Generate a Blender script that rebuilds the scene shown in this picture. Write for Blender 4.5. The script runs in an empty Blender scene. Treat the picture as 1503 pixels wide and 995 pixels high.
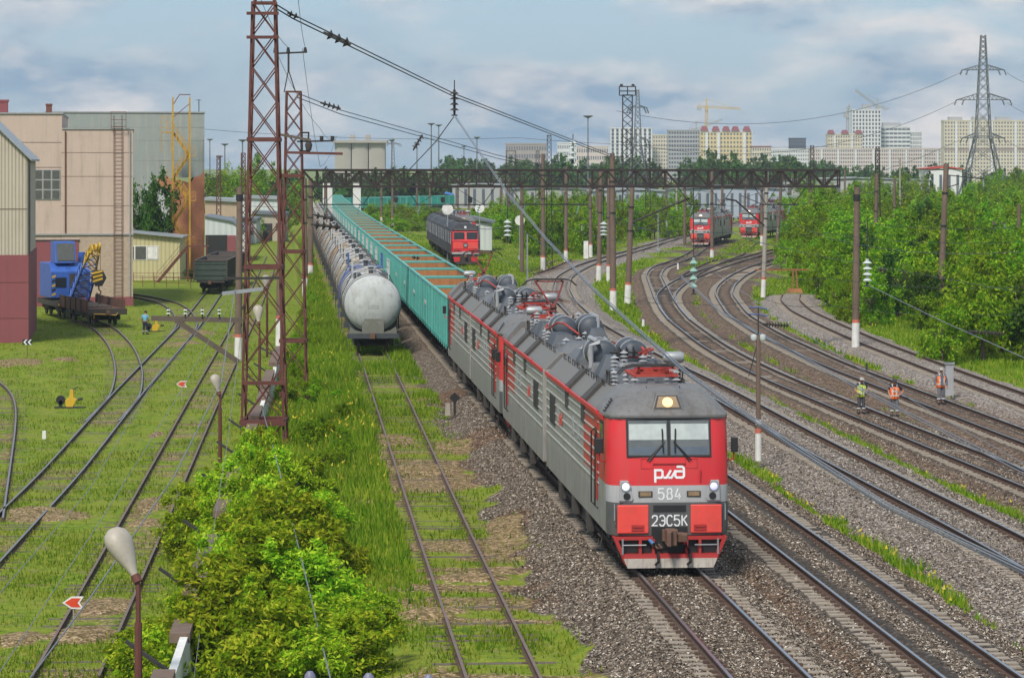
import bpy, math, random
import numpy as np
from mathutils import Vector, Matrix
random.seed(7); RNG = np.random.default_rng(11)
S = bpy.context.scene; COL = S.collection
R = math.radians
# ------------------------------------------------------------------ camera
F, U0, V0, CH = 4160.0, 751.5, 245.0, 10.3
cam = bpy.data.cameras.new('camera'); co = bpy.data.objects.new('camera', cam); COL.objects.link(co)
co.location = (0, 0, CH); co.rotation_euler = (R(90), 0, 0)
cam.sensor_fit = 'HORIZONTAL'; cam.sensor_width = 36; cam.lens = F / 1503 * 36
cam.shift_y = -(497.5 - V0) / 1503; cam.clip_start = 0.5; cam.clip_end = 30000
S.camera = co
# ------------------------------------------------------------------ sky, sun, exposure
SUN_EL, SUN_AZ = R(50), R(200)          # azimuth clockwise from +Y: behind the camera, a little left
W = bpy.data.worlds.new('World'); S.world = W; W.use_nodes = True
nt = W.node_tree; nt.nodes.clear()
def wn(t, **k):
    n = nt.nodes.new(t)
    for a, b in k.items(): setattr(n, a, b)
    return n
wo = wn('ShaderNodeOutputWorld'); bg = wn('ShaderNodeBackground'); bg.inputs[1].default_value = 0.1
sky = wn('ShaderNodeTexSky', sky_type='NISHITA', sun_disc=False, sun_elevation=SUN_EL, sun_rotation=SUN_AZ)
sky.air_density = 1.0; sky.dust_density = 1.0
tc = wn('ShaderNodeTexCoord')
mp = wn('ShaderNodeMapping'); mp.inputs['Scale'].default_value = (13, 13, 36); mp.inputs['Location'].default_value = (3.1, 0.4, 0.35)
n1 = wn('ShaderNodeTexNoise'); n1.inputs['Scale'].default_value = 1.0; n1.inputs['Detail'].default_value = 7; n1.inputs['Roughness'].default_value = .52; n1.inputs['Distortion'].default_value = .35
nt.links.new(tc.outputs['Generated'], mp.inputs[0]); nt.links.new(mp.outputs[0], n1.inputs['Vector'])
r1 = wn('ShaderNodeValToRGB'); r1.color_ramp.elements[0].position = .40; r1.color_ramp.elements[1].position = .57
nt.links.new(n1.outputs['Fac'], r1.inputs[0])
# cloud colour: grey-blue bases to soft white tops
mp2 = wn('ShaderNodeMapping'); mp2.inputs['Scale'].default_value = (19, 19, 52); mp2.inputs['Location'].default_value = (1.3, 2.2, 0.9)
n2 = wn('ShaderNodeTexNoise'); n2.inputs['Scale'].default_value = 1.0; n2.inputs['Detail'].default_value = 6; n2.inputs['Roughness'].default_value = .58
nt.links.new(tc.outputs['Generated'], mp2.inputs[0]); nt.links.new(mp2.outputs[0], n2.inputs['Vector'])
r2 = wn('ShaderNodeValToRGB')
r2.color_ramp.elements[0].position = .38; r2.color_ramp.elements[0].color = (1.6, 2.4, 3.25, 1)
r2.color_ramp.elements[1].position = .62; r2.color_ramp.elements[1].color = (4.9, 4.7, 4.6, 1)
nt.links.new(n2.outputs['Fac'], r2.inputs[0])
# open sky between clouds: the sky texture, held under a grey-blue veil
vm = wn('ShaderNodeMixRGB'); vm.inputs[0].default_value = .72; vm.inputs[2].default_value = (1.5, 2.5, 3.6, 1)
nt.links.new(sky.outputs[0], vm.inputs[1])
mx = wn('ShaderNodeMixRGB'); nt.links.new(r1.outputs[0], mx.inputs[0]); nt.links.new(vm.outputs[0], mx.inputs[1]); nt.links.new(r2.outputs[0], mx.inputs[2])
nt.links.new(mx.outputs[0], bg.inputs[0]); nt.links.new(bg.outputs[0], wo.inputs[0])
sl = bpy.data.lights.new('sun', 'SUN'); sl.energy = 2.2; sl.angle = R(12); sl.color = (1, .93, .82)
so = bpy.data.objects.new('sun', sl); COL.objects.link(so)
sd = Vector((math.sin(SUN_AZ) * math.cos(SUN_EL), math.cos(SUN_AZ) * math.cos(SUN_EL), math.sin(SUN_EL)))
so.rotation_euler = sd.to_track_quat('Z', 'Y').to_euler(); so.location = (0, -50, 80)
S.view_settings.view_transform = 'Standard'; S.view_settings.look = 'None'; S.view_settings.gamma = 1
S.view_settings.exposure = 0.85; S.view_settings.use_curve_mapping = False
S.cycles.use_denoising = True; S.cycles.max_bounces = 5; S.cycles.diffuse_bounces = 3; S.cycles.glossy_bounces = 2; S.cycles.transmission_bounces = 2; S.cycles.volume_bounces = 0

# ------------------------------------------------------------------ ground heights and pixel -> place
X1 = lambda Y: 4.08 - .0813 * (Y - 71.4) + 3e-6 * np.maximum(0, np.asarray(Y) - 250.) ** 2 * 5
XW = lambda Y: -7.76 - .06 * (np.minimum(np.asarray(Y, float), 260) - 71.5) - .0813 * np.maximum(np.asarray(Y, float) - 260, 0)   # the yard wall
_ht = [-400, -11.9, -11.3, -8, -5, -2.6, -1.6, 6, 10, 13, 16, 600]
_hz = [-.95, -.95, -.95, -.75, -.65, -.25, 0, 0, -.2, -.6, -1.0, -1.1]
def rail_z(X, Y):
    z = np.interp(np.asarray(X) - X1(Y), _ht, _hz); tt_ = np.asarray(X) - X1(Y)
    z = z + .33 * np.clip((np.asarray(Y, float) - 85) / 65, 0, 1) * np.clip(3.2 - np.abs(tt_ + 4.8), 0, 1.4) / 1.4 * (tt_ < -1.6); s_ = np.asarray(X) - XW(Y)
    return z + (np.minimum(-1.9, z) - z) * np.clip((-.05 - s_) / .35, 0, 1)
GD = .2                                   # ground lies this much below rail tops
def P(u, v, dz=0.0):
    """place on the ground (rail level + dz) seen at photo pixel u, v"""
    z = -.5
    for _ in range(25):
        Y = F * (CH - z - dz) / (v - V0); X = (u - U0) * Y / F
        z = .5 * z + .5 * float(rail_z(X, Y))
    return Vector((X, Y, z))
def G(X, Y): return float(rail_z(X, Y)) - GD
def ux(u, Y): return (u - U0) * Y / F     # lateral position at depth Y
def vz(v, Y): return CH - (v - V0) * Y / F  # height at depth Y
HEAD = math.atan(.0813)
# ------------------------------------------------------------------ mesh helpers
KIDS = {}
def adopt(o, parent): o.parent = parent; KIDS.setdefault(parent.name, []).append(o)
class MB:
    def __init__(s): s.v = []; s.f = []; s.m = []
    def add(s, vs, fs, mi=0):
        b = len(s.v); s.v += [tuple(p) for p in vs]; s.f += [tuple(i + b for i in f) for f in fs]; s.m += [mi] * len(fs); return s
    def box(s, x0, x1, y0, y1, z0, z1, mi=0):
        return s.add([(x0,y0,z0),(x1,y0,z0),(x1,y1,z0),(x0,y1,z0),(x0,y0,z1),(x1,y0,z1),(x1,y1,z1),(x0,y1,z1)],
              [(3,2,1,0),(4,5,6,7),(0,1,5,4),(1,2,6,5),(2,3,7,6),(3,0,4,7)], mi)
    def beam(s, a, b, w, h=None, mi=0, up=(0,0,1)):
        a = Vector(a); b = Vector(b); h = h or w; d = (b - a).normalized(); up = Vector(up)
        if abs(d.dot(up)) > .98: up = Vector((0,1,0))
        sx = d.cross(up).normalized() * w / 2; sz = sx.normalized().cross(d).normalized() * h / 2
        vs = [a-sx-sz, a+sx-sz, b+sx-sz, b-sx-sz, a-sx+sz, a+sx+sz, b+sx+sz, b-sx+sz]
        return s.add(vs, [(3,2,1,0),(4,5,6,7),(0,1,5,4),(1,2,6,5),(2,3,7,6),(3,0,4,7)], mi)
    def cyl(s, a, b, r, r2=None, n=10, mi=0, caps=True):
        a = Vector(a); b = Vector(b); r2 = r if r2 is None else r2; d = (b - a).normalized()
        q = Vector((1,0,0)) if abs(d.x) < .9 else Vector((0,1,0)); sx = d.cross(q).normalized(); sy = d.cross(sx)
        vs = []
        for p, rr in ((a, r), (b, r2)):
            for i in range(n):
                t = 2 * math.pi * i / n; vs.append(p + (sx * math.cos(t) + sy * math.sin(t)) * rr)
        fs = [(i, (i+1) % n, n + (i+1) % n, n + i) for i in range(n)]
        if caps: fs += [tuple(range(n))[::-1], tuple(range(n, 2*n))]
        return s.add(vs, fs, mi)
    def tube(s, pts, r, n=5, mi=0):
        pts = [Vector(p) for p in pts]; vs = []; fs = []
        for k, p in enumerate(pts):
            d = (pts[min(k+1, len(pts)-1)] - pts[max(k-1, 0)]).normalized()
            q = Vector((0,0,1)) if abs(d.z) < .9 else Vector((0,1,0)); sx = d.cross(q).normalized(); sy = d.cross(sx)
            rr = r[k] if isinstance(r, (list, tuple)) else r
            vs += [p + (sx * math.cos(2*math.pi*i/n) + sy * math.sin(2*math.pi*i/n)) * rr for i in range(n)]
        for k in range(len(pts) - 1):
            fs += [(k*n+i, k*n+(i+1) % n, (k+1)*n+(i+1) % n, (k+1)*n+i) for i in range(n)]
        fs += [tuple(range(n))[::-1], tuple(range((len(pts)-1)*n, len(pts)*n))]
        return s.add(vs, fs, mi)
    def lathe(s, prof, n=16, o=(0,0,0), axis='z', mi=0):
        o = Vector(o); vs = []
        for r, z in prof:
            for i in range(n):
                t = 2*math.pi*i/n; c, d = r*math.cos(t), r*math.sin(t)
                vs.append(o + Vector({'z': (c, d, z), 'y': (c, z, d), 'x': (z, c, d)}[axis]))
        fs = [(k*n+i, k*n+(i+1) % n, (k+1)*n+(i+1) % n, (k+1)*n+i) for k in range(len(prof)-1) for i in range(n)]
        fs += [tuple(range(n))[::-1], tuple(range((len(prof)-1)*n, len(prof)*n))]
        return s.add(vs, fs, mi)
    def prism(s, poly, axis, a, b, mi=0):
        n = len(poly)
        def pt(p, q): return {'x': (q, p[0], p[1]), 'y': (p[0], q, p[1]), 'z': (p[0], p[1], q)}[axis]
        vs = [pt(p, a) for p in poly] + [pt(p, b) for p in poly]
        return s.add(vs, [(i, (i+1) % n, n+(i+1) % n, n+i) for i in range(n)] + [tuple(range(n))[::-1], tuple(range(n, 2*n))], mi)
    def loft(s, rings, mi=0, caps=True):
        n = len(rings[0]); vs = [p for r in rings for p in r]
        fs = [(k*n+i, k*n+(i+1) % n, (k+1)*n+(i+1) % n, (k+1)*n+i) for k in range(len(rings)-1) for i in range(n)]
        if caps: fs += [tuple(range(n))[::-1], tuple(range((len(rings)-1)*n, len(rings)*n))]
        return s.add(vs, fs, mi)
    def insul(s, a, b, r, n=4, seg=10, mi=0):
        """a string of ribbed insulator sheds from a to b"""
        a = Vector(a); b = Vector(b)
        s.cyl(a, b, r*.3, n=6, mi=mi)
        for i in range(n):
            p = a.lerp(b, (i+.25)/n); q = a.lerp(b, (i+.62)/n); s.cyl(p, q, r, r*.45, n=seg, mi=mi)
        return s
    def mesh(s, name, mats, smooth=False):
        me = bpy.data.meshes.new(name); me.from_pydata(s.v, [], s.f)
        mats = mats if isinstance(mats, (list, tuple)) else [mats]
        for m in mats: me.materials.append(m)
        if len(mats) > 1: me.polygons.foreach_set('material_index', s.m)
        import bmesh
        bm = bmesh.new(); bm.from_mesh(me); bmesh.ops.recalc_face_normals(bm, faces=bm.faces); bm.to_mesh(me); bm.free()
        if smooth:
            me.polygons.foreach_set('use_smooth', [True] * len(me.polygons))
            try: me.set_sharp_from_angle(angle=R(38))
            except Exception: pass
        me.update(); return me
    def build(s, name, mats, parent=None, smooth=False, bevel=0, loc=None):
        o = bpy.data.objects.new(name, s.mesh(name, mats, smooth)); COL.objects.link(o)
        if parent: adopt(o, parent)
        if loc is not None: o.location = loc
        if bevel:
            b = o.modifiers.new('bevel', 'BEVEL'); b.width = bevel; b.segments = 2; b.limit_method = 'ANGLE'; b.angle_limit = R(40)
        return o
def npmesh(name, V, faces_n, mat, smooth=False):
    """fast mesh from numpy: V (N,3), every face uses faces_n consecutive verts"""
    me = bpy.data.meshes.new(name); N = len(V); nf = N // faces_n
    me.vertices.add(N); me.vertices.foreach_set('co', np.ascontiguousarray(V, np.float32).ravel())
    me.loops.add(N); me.loops.foreach_set('vertex_index', np.arange(N, dtype=np.int32))
    me.polygons.add(nf); me.polygons.foreach_set('loop_start', np.arange(0, N, faces_n, dtype=np.int32))
    me.polygons.foreach_set('loop_total', np.full(nf, faces_n, np.int32))
    for m in (mat if isinstance(mat, (list, tuple)) else [mat]): me.materials.append(m)
    me.update(calc_edges=True); return me
def tag(o, label=None, cat=None, group=None, kind=None):
    if label: o['label'] = label
    if cat: o['category'] = cat
    if group: o['group'] = group
    if kind: o['kind'] = kind
    return o
def thing(name, label, cat, loc=(0,0,0), rz=0, group=None):
    o = bpy.data.objects.new(name, None); COL.objects.link(o); o.location = loc; o.rotation_euler = (0, 0, rz); o.empty_display_size = .3
    return tag(o, label, cat, group)
def copy_tree(o, parent=None):
    c = o.copy(); COL.objects.link(c)
    if parent: adopt(c, parent)
    for ch in list(KIDS.get(o.name, ())): copy_tree(ch, c)
    return c
def dup(o, loc, rz, label, group=None):
    c = copy_tree(o); c.location = loc; c.rotation_euler = (0, 0, rz); c['label'] = label
    if group: c['group'] = group
    return c
def part(name, me, parent, loc=(0,0,0), rz=0, sc=None):
    o = bpy.data.objects.new(name, me); COL.objects.link(o); adopt(o, parent); o.location = loc; o.rotation_euler = (0,0,rz)
    if sc: o.scale = sc
    return o
# ------------------------------------------------------------------ materials
def nmat(name):
    m = bpy.data.materials.new(name); m.use_nodes = True; t = m.node_tree; b = t.nodes['Principled BSDF']; return m, t, b
def N(t, ty, ins=None, **k):
    n = t.nodes.new(ty)
    for a, b in k.items(): setattr(n, a, b)
    for a, b in (ins or {}).items():
        if isinstance(b, bpy.types.NodeSocket): t.links.new(b, n.inputs[a])
        else: n.inputs[a].default_value = b
    return n
def rgb(c): return (c[0], c[1], c[2], 1)
def ramp(t, fac, stops):
    r = t.nodes.new('ShaderNodeValToRGB'); e = r.color_ramp.elements
    while len(e) < len(stops): e.new(.5)
    for i, (p, c) in enumerate(stops): e[i].position = p; e[i].color = rgb(c) if not isinstance(c, (int, float)) else (c, c, c, 1)
    t.links.new(fac, r.inputs[0]); return r.outputs[0]
def mix(t, fac, a, b, bt='MIX'):
    n = t.nodes.new('ShaderNodeMixRGB'); n.blend_type = bt
    for i, x in enumerate((fac, a, b)):
        if isinstance(x, bpy.types.NodeSocket): t.links.new(x, n.inputs[i])
        else: n.inputs[i].default_value = x if i == 0 else rgb(x)
    return n.outputs[0]
def bump(t, b, h, st=.3, dist=.02):
    n = N(t, 'ShaderNodeBump', {'Height': h, 'Strength': st, 'Distance': dist}); t.links.new(n.outputs[0], b.inputs['Normal'])
def paint(name, col, rough=.55, metal=0, dirt=(.09,.07,.05), amt=.5, sc=1.0, streak=True, bmp=.15, ribs=None, rib_axis=1, seams=None, var=.0):
    """weathered paint: patchy tone, dirt blotches, vertical run-off streaks (in the thing's own space)"""
    m, t, b = nmat(name); tc = N(t, 'ShaderNodeTexCoord'); ob = tc.outputs['Object']
    n1 = N(t, 'ShaderNodeTexNoise', {'Vector': ob, 'Scale': .9*sc, 'Detail': 6, 'Roughness': .65})
    c = mix(t, ramp(t, n1.outputs[0], [(.3, 0), (.75, 1)]), [x*.82 for x in col], [min(1, x*1.12) for x in col])
    if var:
        oi = N(t, 'ShaderNodeObjectInfo'); hs = N(t, 'ShaderNodeHueSaturation', {'Color': c}); 
        mr = N(t, 'ShaderNodeMapRange', {'Value': oi.outputs['Random'], 'To Min': 1-var, 'To Max': 1+var}); t.links.new(mr.outputs[0], hs.inputs['Value']); c = hs.outputs[0]
    n2 = N(t, 'ShaderNodeTexNoise', {'Vector': ob, 'Scale': 3.2*sc, 'Detail': 8, 'Roughness': .72})
    c = mix(t, ramp(t, n2.outputs[0], [(.52, 0), (.78, amt)]), c, dirt)
    if streak:
        mp = N(t, 'ShaderNodeMapping', {'Vector': ob, 'Scale': (5*sc, 5*sc, .35*sc)})
        n3 = N(t, 'ShaderNodeTexNoise', {'Vector': mp.outputs[0], 'Scale': 1.6, 'Detail': 4, 'Roughness': .6})
        c = mix(t, ramp(t, n3.outputs[0], [(.5, 0), (.8, amt*.8)]), c, dirt)
    t.links.new(c, b.inputs['Base Color']); b.inputs['Roughness'].default_value = rough; b.inputs['Metallic'].default_value = metal
    h = n2.outputs[0]
    bump(t, b, h, bmp, .01)
    return m
def plain(name, col, rough=.6, metal=0, emit=0):
    m, t, b = nmat(name); tc = N(t, 'ShaderNodeTexCoord')
    n = N(t, 'ShaderNodeTexNoise', {'Vector': tc.outputs['Object'], 'Scale': 6, 'Detail': 5})
    c = mix(t, n.outputs[0], [x*.75 for x in col], [min(1, x*1.2) for x in col]); t.links.new(c, b.inputs['Base Color'])
    b.inputs['Roughness'].default_value = rough; b.inputs['Metallic'].default_value = metal
    if emit: b.inputs['Emission Color'].default_value = rgb(col); b.inputs['Emission Strength'].default_value = emit
    return m
M = {}
M['steel'] = plain('polished_steel', (.36,.38,.42), .28, .9)
M['rail_rust'] = paint('rail_rust', (.085,.05,.036), .85, 0, (.03,.02,.015), .6, 2, False)
M['rail_top_rust'] = paint('worn_rail_top', (.2,.14,.115), .55, .3, (.09,.05,.03), .6, 2, False)
M['concrete'] = paint('sleeper_concrete', (.30,.255,.205), .9, 0, (.1,.075,.055), .7, 2, False)
M['wood_sleeper'] = paint('old_timber', (.12,.095,.075), .95, 0, (.045,.035,.03), .7, 3, False)
M['dark_iron'] = paint('dark_iron', (.035,.033,.034), .7, .2, (.09,.055,.035), .5, 2)
M['black'] = plain('black_paint', (.018,.018,.02), .5)
M['rust_mast'] = paint('rusty_red_steel', (.12,.037,.028), .75, 0, (.05,.022,.015), .6, 1.5)
M['gantry'] = paint('dark_gantry_steel', (.026,.020,.020), .8, 0, (.07,.035,.025), .4, .8)
M['pole_brown'] = paint('brown_stained_concrete', (.165,.115,.088), .9, 0, (.07,.05,.04), .7, 1)
M['pole_grey'] = paint('grey_concrete', (.34,.31,.27), .9, 0, (.15,.11,.09), .6, 1)
M['white'] = paint('white_paint', (.72,.72,.70), .7, 0, (.3,.26,.22), .5, 1.5)
M['redband'] = paint('faded_red_paint', (.55,.14,.09), .7, 0, (.2,.1,.08), .5, 1)
M['galv'] = paint('galvanised_steel', (.36,.38,.40), .5, .4, (.18,.16,.14), .4, 1)
M['porcelain'] = plain('pale_porcelain', (.5,.55,.54), .25)
M['brown_porc'] = plain('brown_porcelain', (.10,.03,.025), .25)
M['green_glass'] = plain('green_glass_insulator', (.25,.42,.36), .15)
M['cable'] = plain('dark_cable', (.05,.055,.065), .5, .3)
M['cable_l'] = plain('grey_cable', (.22,.24,.27), .5, .4)
# ------------------------------------------------------------------ tracks (centre lines read off the photo, as X over Y)
YS = np.arange(36., 760., .5)
def line(pts, sig=7., lo=None, hi=None):
    """smooth X(Y) through photo points; ends run straight on"""
    w = sorted([tuple(P(u, v))[:2] if v < 2000 else None for u, v in pts], key=lambda p: p[1])
    y = np.array([p[1] for p in w]); x = np.array([p[0] for p in w])
    g = np.arange(y[0] - 60, y[-1] + 60, .5)
    s0 = (x[1]-x[0]) / (y[1]-y[0]); s1 = (x[-1]-x[-2]) / (y[-1]-y[-2])
    xx = np.interp(g, y, x); xx = np.where(g < y[0], x[0] + s0*(g-y[0]), xx); xx = np.where(g > y[-1], x[-1] + s1*(g-y[-1]), xx)
    k = np.exp(-.5 * (np.arange(-60, 61) * .5 / sig) ** 2); k /= k.sum()
    xp = np.concatenate([xx[0] + s0*.5*np.arange(-60, 0), xx, xx[-1] + s1*.5*np.arange(1, 61)])
    xs = np.convolve(xp, k, 'valid')
    lo = y[0] if lo is None else lo; hi = y[-1] if hi is None else hi
    m = (g >= lo) & (g <= hi); return g[m], xs[m]
def para(t, lo, hi):
    g = np.arange(lo, hi, .5); return g, X1(g) + t
TR = {}
TR['main'] = (para(0, 36, 720), 'concrete', 'bright')
TR['second'] = (para(4.3, 36, 720), 'concrete', 'bright')
TSID = lambda Y: np.minimum(-5.12 + .0042 * (np.asarray(Y, float) - 60), -4.45)
TR['siding'] = ((np.arange(36, 720, .5), X1(np.arange(36, 720, .5)) + TSID(np.arange(36, 720, .5))), 'wood_sleeper', 'rust')
TR['curve'] = (line([(1760,960),(1548,830),(1411,760),(1265.4,686.6),(1175,640),(1044,567),(945.7,520),(867,475),(851,461),(830.6,441),(823,420.6),(826.5,406.5),(840.6,397.5),(860.7,387.4),(891,378),(931,367),(971,355),(1009.6,343),(1060,330),(1130,318)], 6), 'concrete', 'bright')
TR['junction'] = (line([(1700,778),(1470,687),(1305,621),(1139,553),(1085,527),(1046,505),(997,468.6),(975.5,440),(959,402),(966,392),(987.5,384.5),(1012,375),(1028,364),(1060,350)], 5), 'concrete', 'bright')
TR['branch'] = (line([(997,468.6),(981,450),(976,432),(988.5,419.3),(1004.6,409.3),(1034.7,397.2),(1077,383),(1100,377),(1135,367),(1190,357)], 5), 'concrete', 'bright')
TR['spur'] = (line([(1004.6,409.3),(1020,398),(1050,384),(1080,374),(1100,358),(1115,350)], 5), 'wood_sleeper', 'rust')
TR['outer'] = (line([(1720,717),(1506,640),(1321,570),(1223,533),(1128,488.7),(1082,460),(1061.5,430),(1065.5,418),(1082,404),(1108,391.5),(1150,378),(1210,366)], 5), 'concrete', 'bright')
TR['dead_end'] = (line([(1700,660),(1525,591.7),(1399,546.8),(1282,502.5),(1223,477),(1176,455),(1158,438),(1162,430)], 4), 'concrete', 'rust')
TR['depot'] = (line([(679,388),(716,406),(765,424),(812,440)], 6, hi=700), 'wood_sleeper', 'rust')
TR['depot_branch'] = (line([(735,404),(760,402),(790,397),(830,380)], 6), 'wood_sleeper', 'rust')
TR['yard'] = (line([(-60,845),(83,700),(99.5,681),(185,579.4),(256.5,501),(278,478),(300,448),(322,418),(345,380)], 5), 'wood_sleeper', 'worn')
TR['crane_spur'] = (line([(150,617),(185,580),(190,545),(184,520),(175,503),(154.6,481),(120,466)], 4), 'wood_sleeper', 'worn')
TR['shop_spur'] = (line([(262,494),(274,480),(275,470),(266,455),(248,443),(202,433),(120,424)], 4), 'wood_sleeper', 'worn')
TR['yard_right'] = (line([(96,991),(243,700),(294,597),(358,472),(372,444),(386,412),(400,375)], 6), 'wood_sleeper', 'rust')
TR['yard_left'] = (line([(-30,760),(-4,635),(1,600),(-3,575),(-30,552),(-80,530)], 5), 'wood_sleeper', 'worn')
def tx(name, Y):
    g, x = TR[name][0]; return np.interp(Y, g, x)
# ------------------------------------------------------------------ ground sheet
def vnoise(x, y, s, seed):
    r = np.random.default_rng(seed); T = r.random((128, 128)); a = x / s; b = y / s
    i = np.floor(a).astype(int); j = np.floor(b).astype(int); fx = a - i; fy = b - j; fx = fx*fx*(3-2*fx); fy = fy*fy*(3-2*fy)
    g = lambda p, q: T[p % 128, q % 128]
    return (g(i,j)*(1-fx)+g(i+1,j)*fx)*(1-fy) + (g(i,j+1)*(1-fx)+g(i+1,j+1)*fx)*fy
def sm(a, b, x): t = np.clip((x - a) / (b - a), 0, 1); return t*t*(3-2*t)
HEAPS = [(P(a,b,-GD).x, P(a,b,-GD).y, c*P(a,b,-GD).y/F, d, w) for a,b,c,d,w in ((225,742,28,2.2,1.3),(212,770,22,1.2,1.2),(158,893,42,1.5,1.4),(118,934,45,1.4,1.4),(25,940,40,1.2,1.2),(70,760,60,1.8,1.1),(50,752,40,1.2,1.2),(290,490,26,3,1.1),(275,505,18,2,1.0),(230,640,12,1.4,1.1),(95,530,20,1.5,.9),(20,535,40,4,.8),(700,640,60,3,1.1),(560,650,50,2.4,1.1),(650,580,40,3,.9),(620,690,60,1.6,1.1),(745,760,30,3,1.2),(690,850,60,.8,1.2),(640,905,60,.7,1.1))]
MAINS = ['main','second','curve','junction','branch','outer','dead_end']
def fields(X, Y):
    """ground height and cover (grass, oil, soil, pale gravel) at places X, Y"""
    t = X - X1(Y); z = rail_z(X, Y) - .5 + .3 * sm(-9, -10.5, t)
    grass = np.full(X.shape, 0.); oil = np.zeros(X.shape); soil = np.zeros(X.shape); pale = np.zeros(X.shape)
    nz = vnoise(X, Y, 3.1, 1) * .6 + vnoise(X, Y, .9, 2) * .4; nb = vnoise(X, Y, 9., 3)
    dm = np.full(X.shape, 99.)
    bed = np.full(X.shape, -9.)
    for k, (ln, sl, kind) in TR.items():
        g, x = ln; xt = np.interp(Y, g, x); s = np.abs(np.gradient(x, g)); c = 1 / np.sqrt(1 + np.interp(Y, g, s) ** 2)
        d = np.abs(X - xt) * c; d = np.where((Y < g[0] - 1) | (Y > g[-1] + 1), 99., d)
        sd = (X - xt) * c
        rz = rail_z(xt, Y)
        if k in MAINS:
            w = 2.35 + (nz - .5) * .5
            if k == 'curve': d2 = np.where(sd < 0, d / 1.35, d / 1.25)
            elif k == 'main': d2 = np.where(sd < 0, d / 1.15, d)
            else: d2 = d
            dm = np.minimum(dm, d2)
            fill = {'main': .085, 'second': .11, 'curve': .06, 'junction': .05, 'branch': .05, 'outer': .06, 'dead_end': .10}[k]
            b = rz - GD - .55 * sm(1.5, 3.2, d) + fill * sm(.72, .45, d) * (.5 + nz) - .0 + (fill - .05) * .5 * sm(.9, 1.2, d) * sm(1.75, 1.35, d) * (nz > .6)
            if k != 'dead_end' and k != 'main': 
                f = {'second': 1., 'curve': .65, 'junction': 1.1, 'branch': 1., 'outer': .95}[k]
                oil = np.maximum(oil, f * np.exp(-((d - .55) / .30) ** 2)); oil = np.maximum(oil, .75 * f * np.exp(-((d - 1.25) / .4) ** 2))
            if k in ('junction', 'branch', 'outer'): soil = np.maximum(soil, .62 * sm(3.9, 2.0, d))
            if k in ('curve', 'dead_end'): pale = np.maximum(pale, sm(4.2, 2.4, d))
            if k == 'main': soil = np.maximum(soil, .45 * sm(2.5, .9, d))
            if k == 'second': soil = np.maximum(soil, .75 * sm(1.2, 1.9, d) * sm(2.9, 2.2, d))
        else:
            b = rz - GD + .04 - .2 * sm(1.4, 3., d)
            if k == 'siding':
                soil = np.maximum(soil, sm(3.6, 1.0, d) * (.20 + .75 * sm(.38, .62, vnoise(X * .35, Y, 1.1, 5)) * sm(.35, .6, vnoise(X, Y, 5.5, 6))))
            elif k.startswith('depot'): soil = np.maximum(soil, .8 * sm(2.6, 1., d))
            else: soil = np.maximum(soil, .55 * sm(1.5, .6, d) * sm(.4, .6, nz))
        bed = np.maximum(bed, np.where(d < 3.3, b, -9))
    z = np.where(bed > -8, np.maximum(bed, z + 0 * z), z); 
    for (u_, v_, rx, ry, w_) in HEAPS:
        e = ((X-u_)/rx)**2 + ((Y-v_)/ry)**2; soil = np.maximum(soil, w_*sm(1.6, .4, e + (nz-.5)*1.2)); z = z + .12*sm(1.3,.2,e)
    grass = sm(2.3, 2.9, dm + (nz - .5) * 1.1)
    grass = np.where(t < -2.4, sm(-2.5, -3.6, t + (nz - .5) * 2.2), grass)
    n2_ = vnoise(X, Y, 2.6, 8)*.65 + vnoise(X, Y, .7, 9)*.35
    x2 = X1(Y) + 4.3; grass = np.maximum(grass, np.exp(-((X - x2 - 2.45 - (nz-.5)*.5)/.30)**2) * sm(.36, .5, n2_) * (Y < 170))
    x3 = np.interp(Y, *TR['curve'][0]); grass = np.maximum(grass, .9*np.exp(-((X - x3 - 3.3 - (nz-.5)*.6)/.4)**2) * sm(.42, .56, n2_) * (Y < 260))
    z = z + np.where(grass > .5, .10, 0) * (bed < -8) + (nz - .5) * .12 * (bed < -8)
    return z, np.clip(grass, 0, 1), oil, soil, pale
ys = [42.]
while ys[-1] < 12000: ys.append(ys[-1] * (1.0042 if ys[-1] < 420 else 1.03 if ys[-1] < 1500 else 1.12))
ys = np.array(ys)
ts = np.concatenate([-np.geomspace(31, 5200, 42)[::-1], np.arange(-30, 36, .21), np.geomspace(36, 5200, 42)])
TT, YY = np.meshgrid(ts, ys); XX = TT + np.where(YY < 700, X1(YY), X1(700.) + 0 * YY)
ZZ, gr_, oi_, so_, pa_ = fields(XX, YY)
nr, nc = XX.shape
V = np.stack([XX, YY, ZZ], -1).reshape(-1, 3)
idx = np.arange(nr * nc).reshape(nr, nc)
Q = np.stack([idx[:-1,:-1], idx[:-1,1:], idx[1:,1:], idx[1:,:-1]], -1).reshape(-1, 4)
me = bpy.data.meshes.new('ground'); me.vertices.add(len(V)); me.vertices.foreach_set('co', V.astype(np.float32).ravel())
me.loops.add(Q.size); me.loops.foreach_set('vertex_index', Q.astype(np.int32).ravel())
me.polygons.add(len(Q)); me.polygons.foreach_set('loop_start', np.arange(0, Q.size, 4, dtype=np.int32)); me.polygons.foreach_set('loop_total', np.full(len(Q), 4, np.int32))
me.update(calc_edges=True); me.polygons.foreach_set('use_smooth', [True] * len(Q))
at = me.color_attributes.new('cover', 'FLOAT_COLOR', 'POINT')
at.data.foreach_set('color', np.stack([gr_, oi_, so_, pa_], -1).astype(np.float32).ravel())
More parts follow.
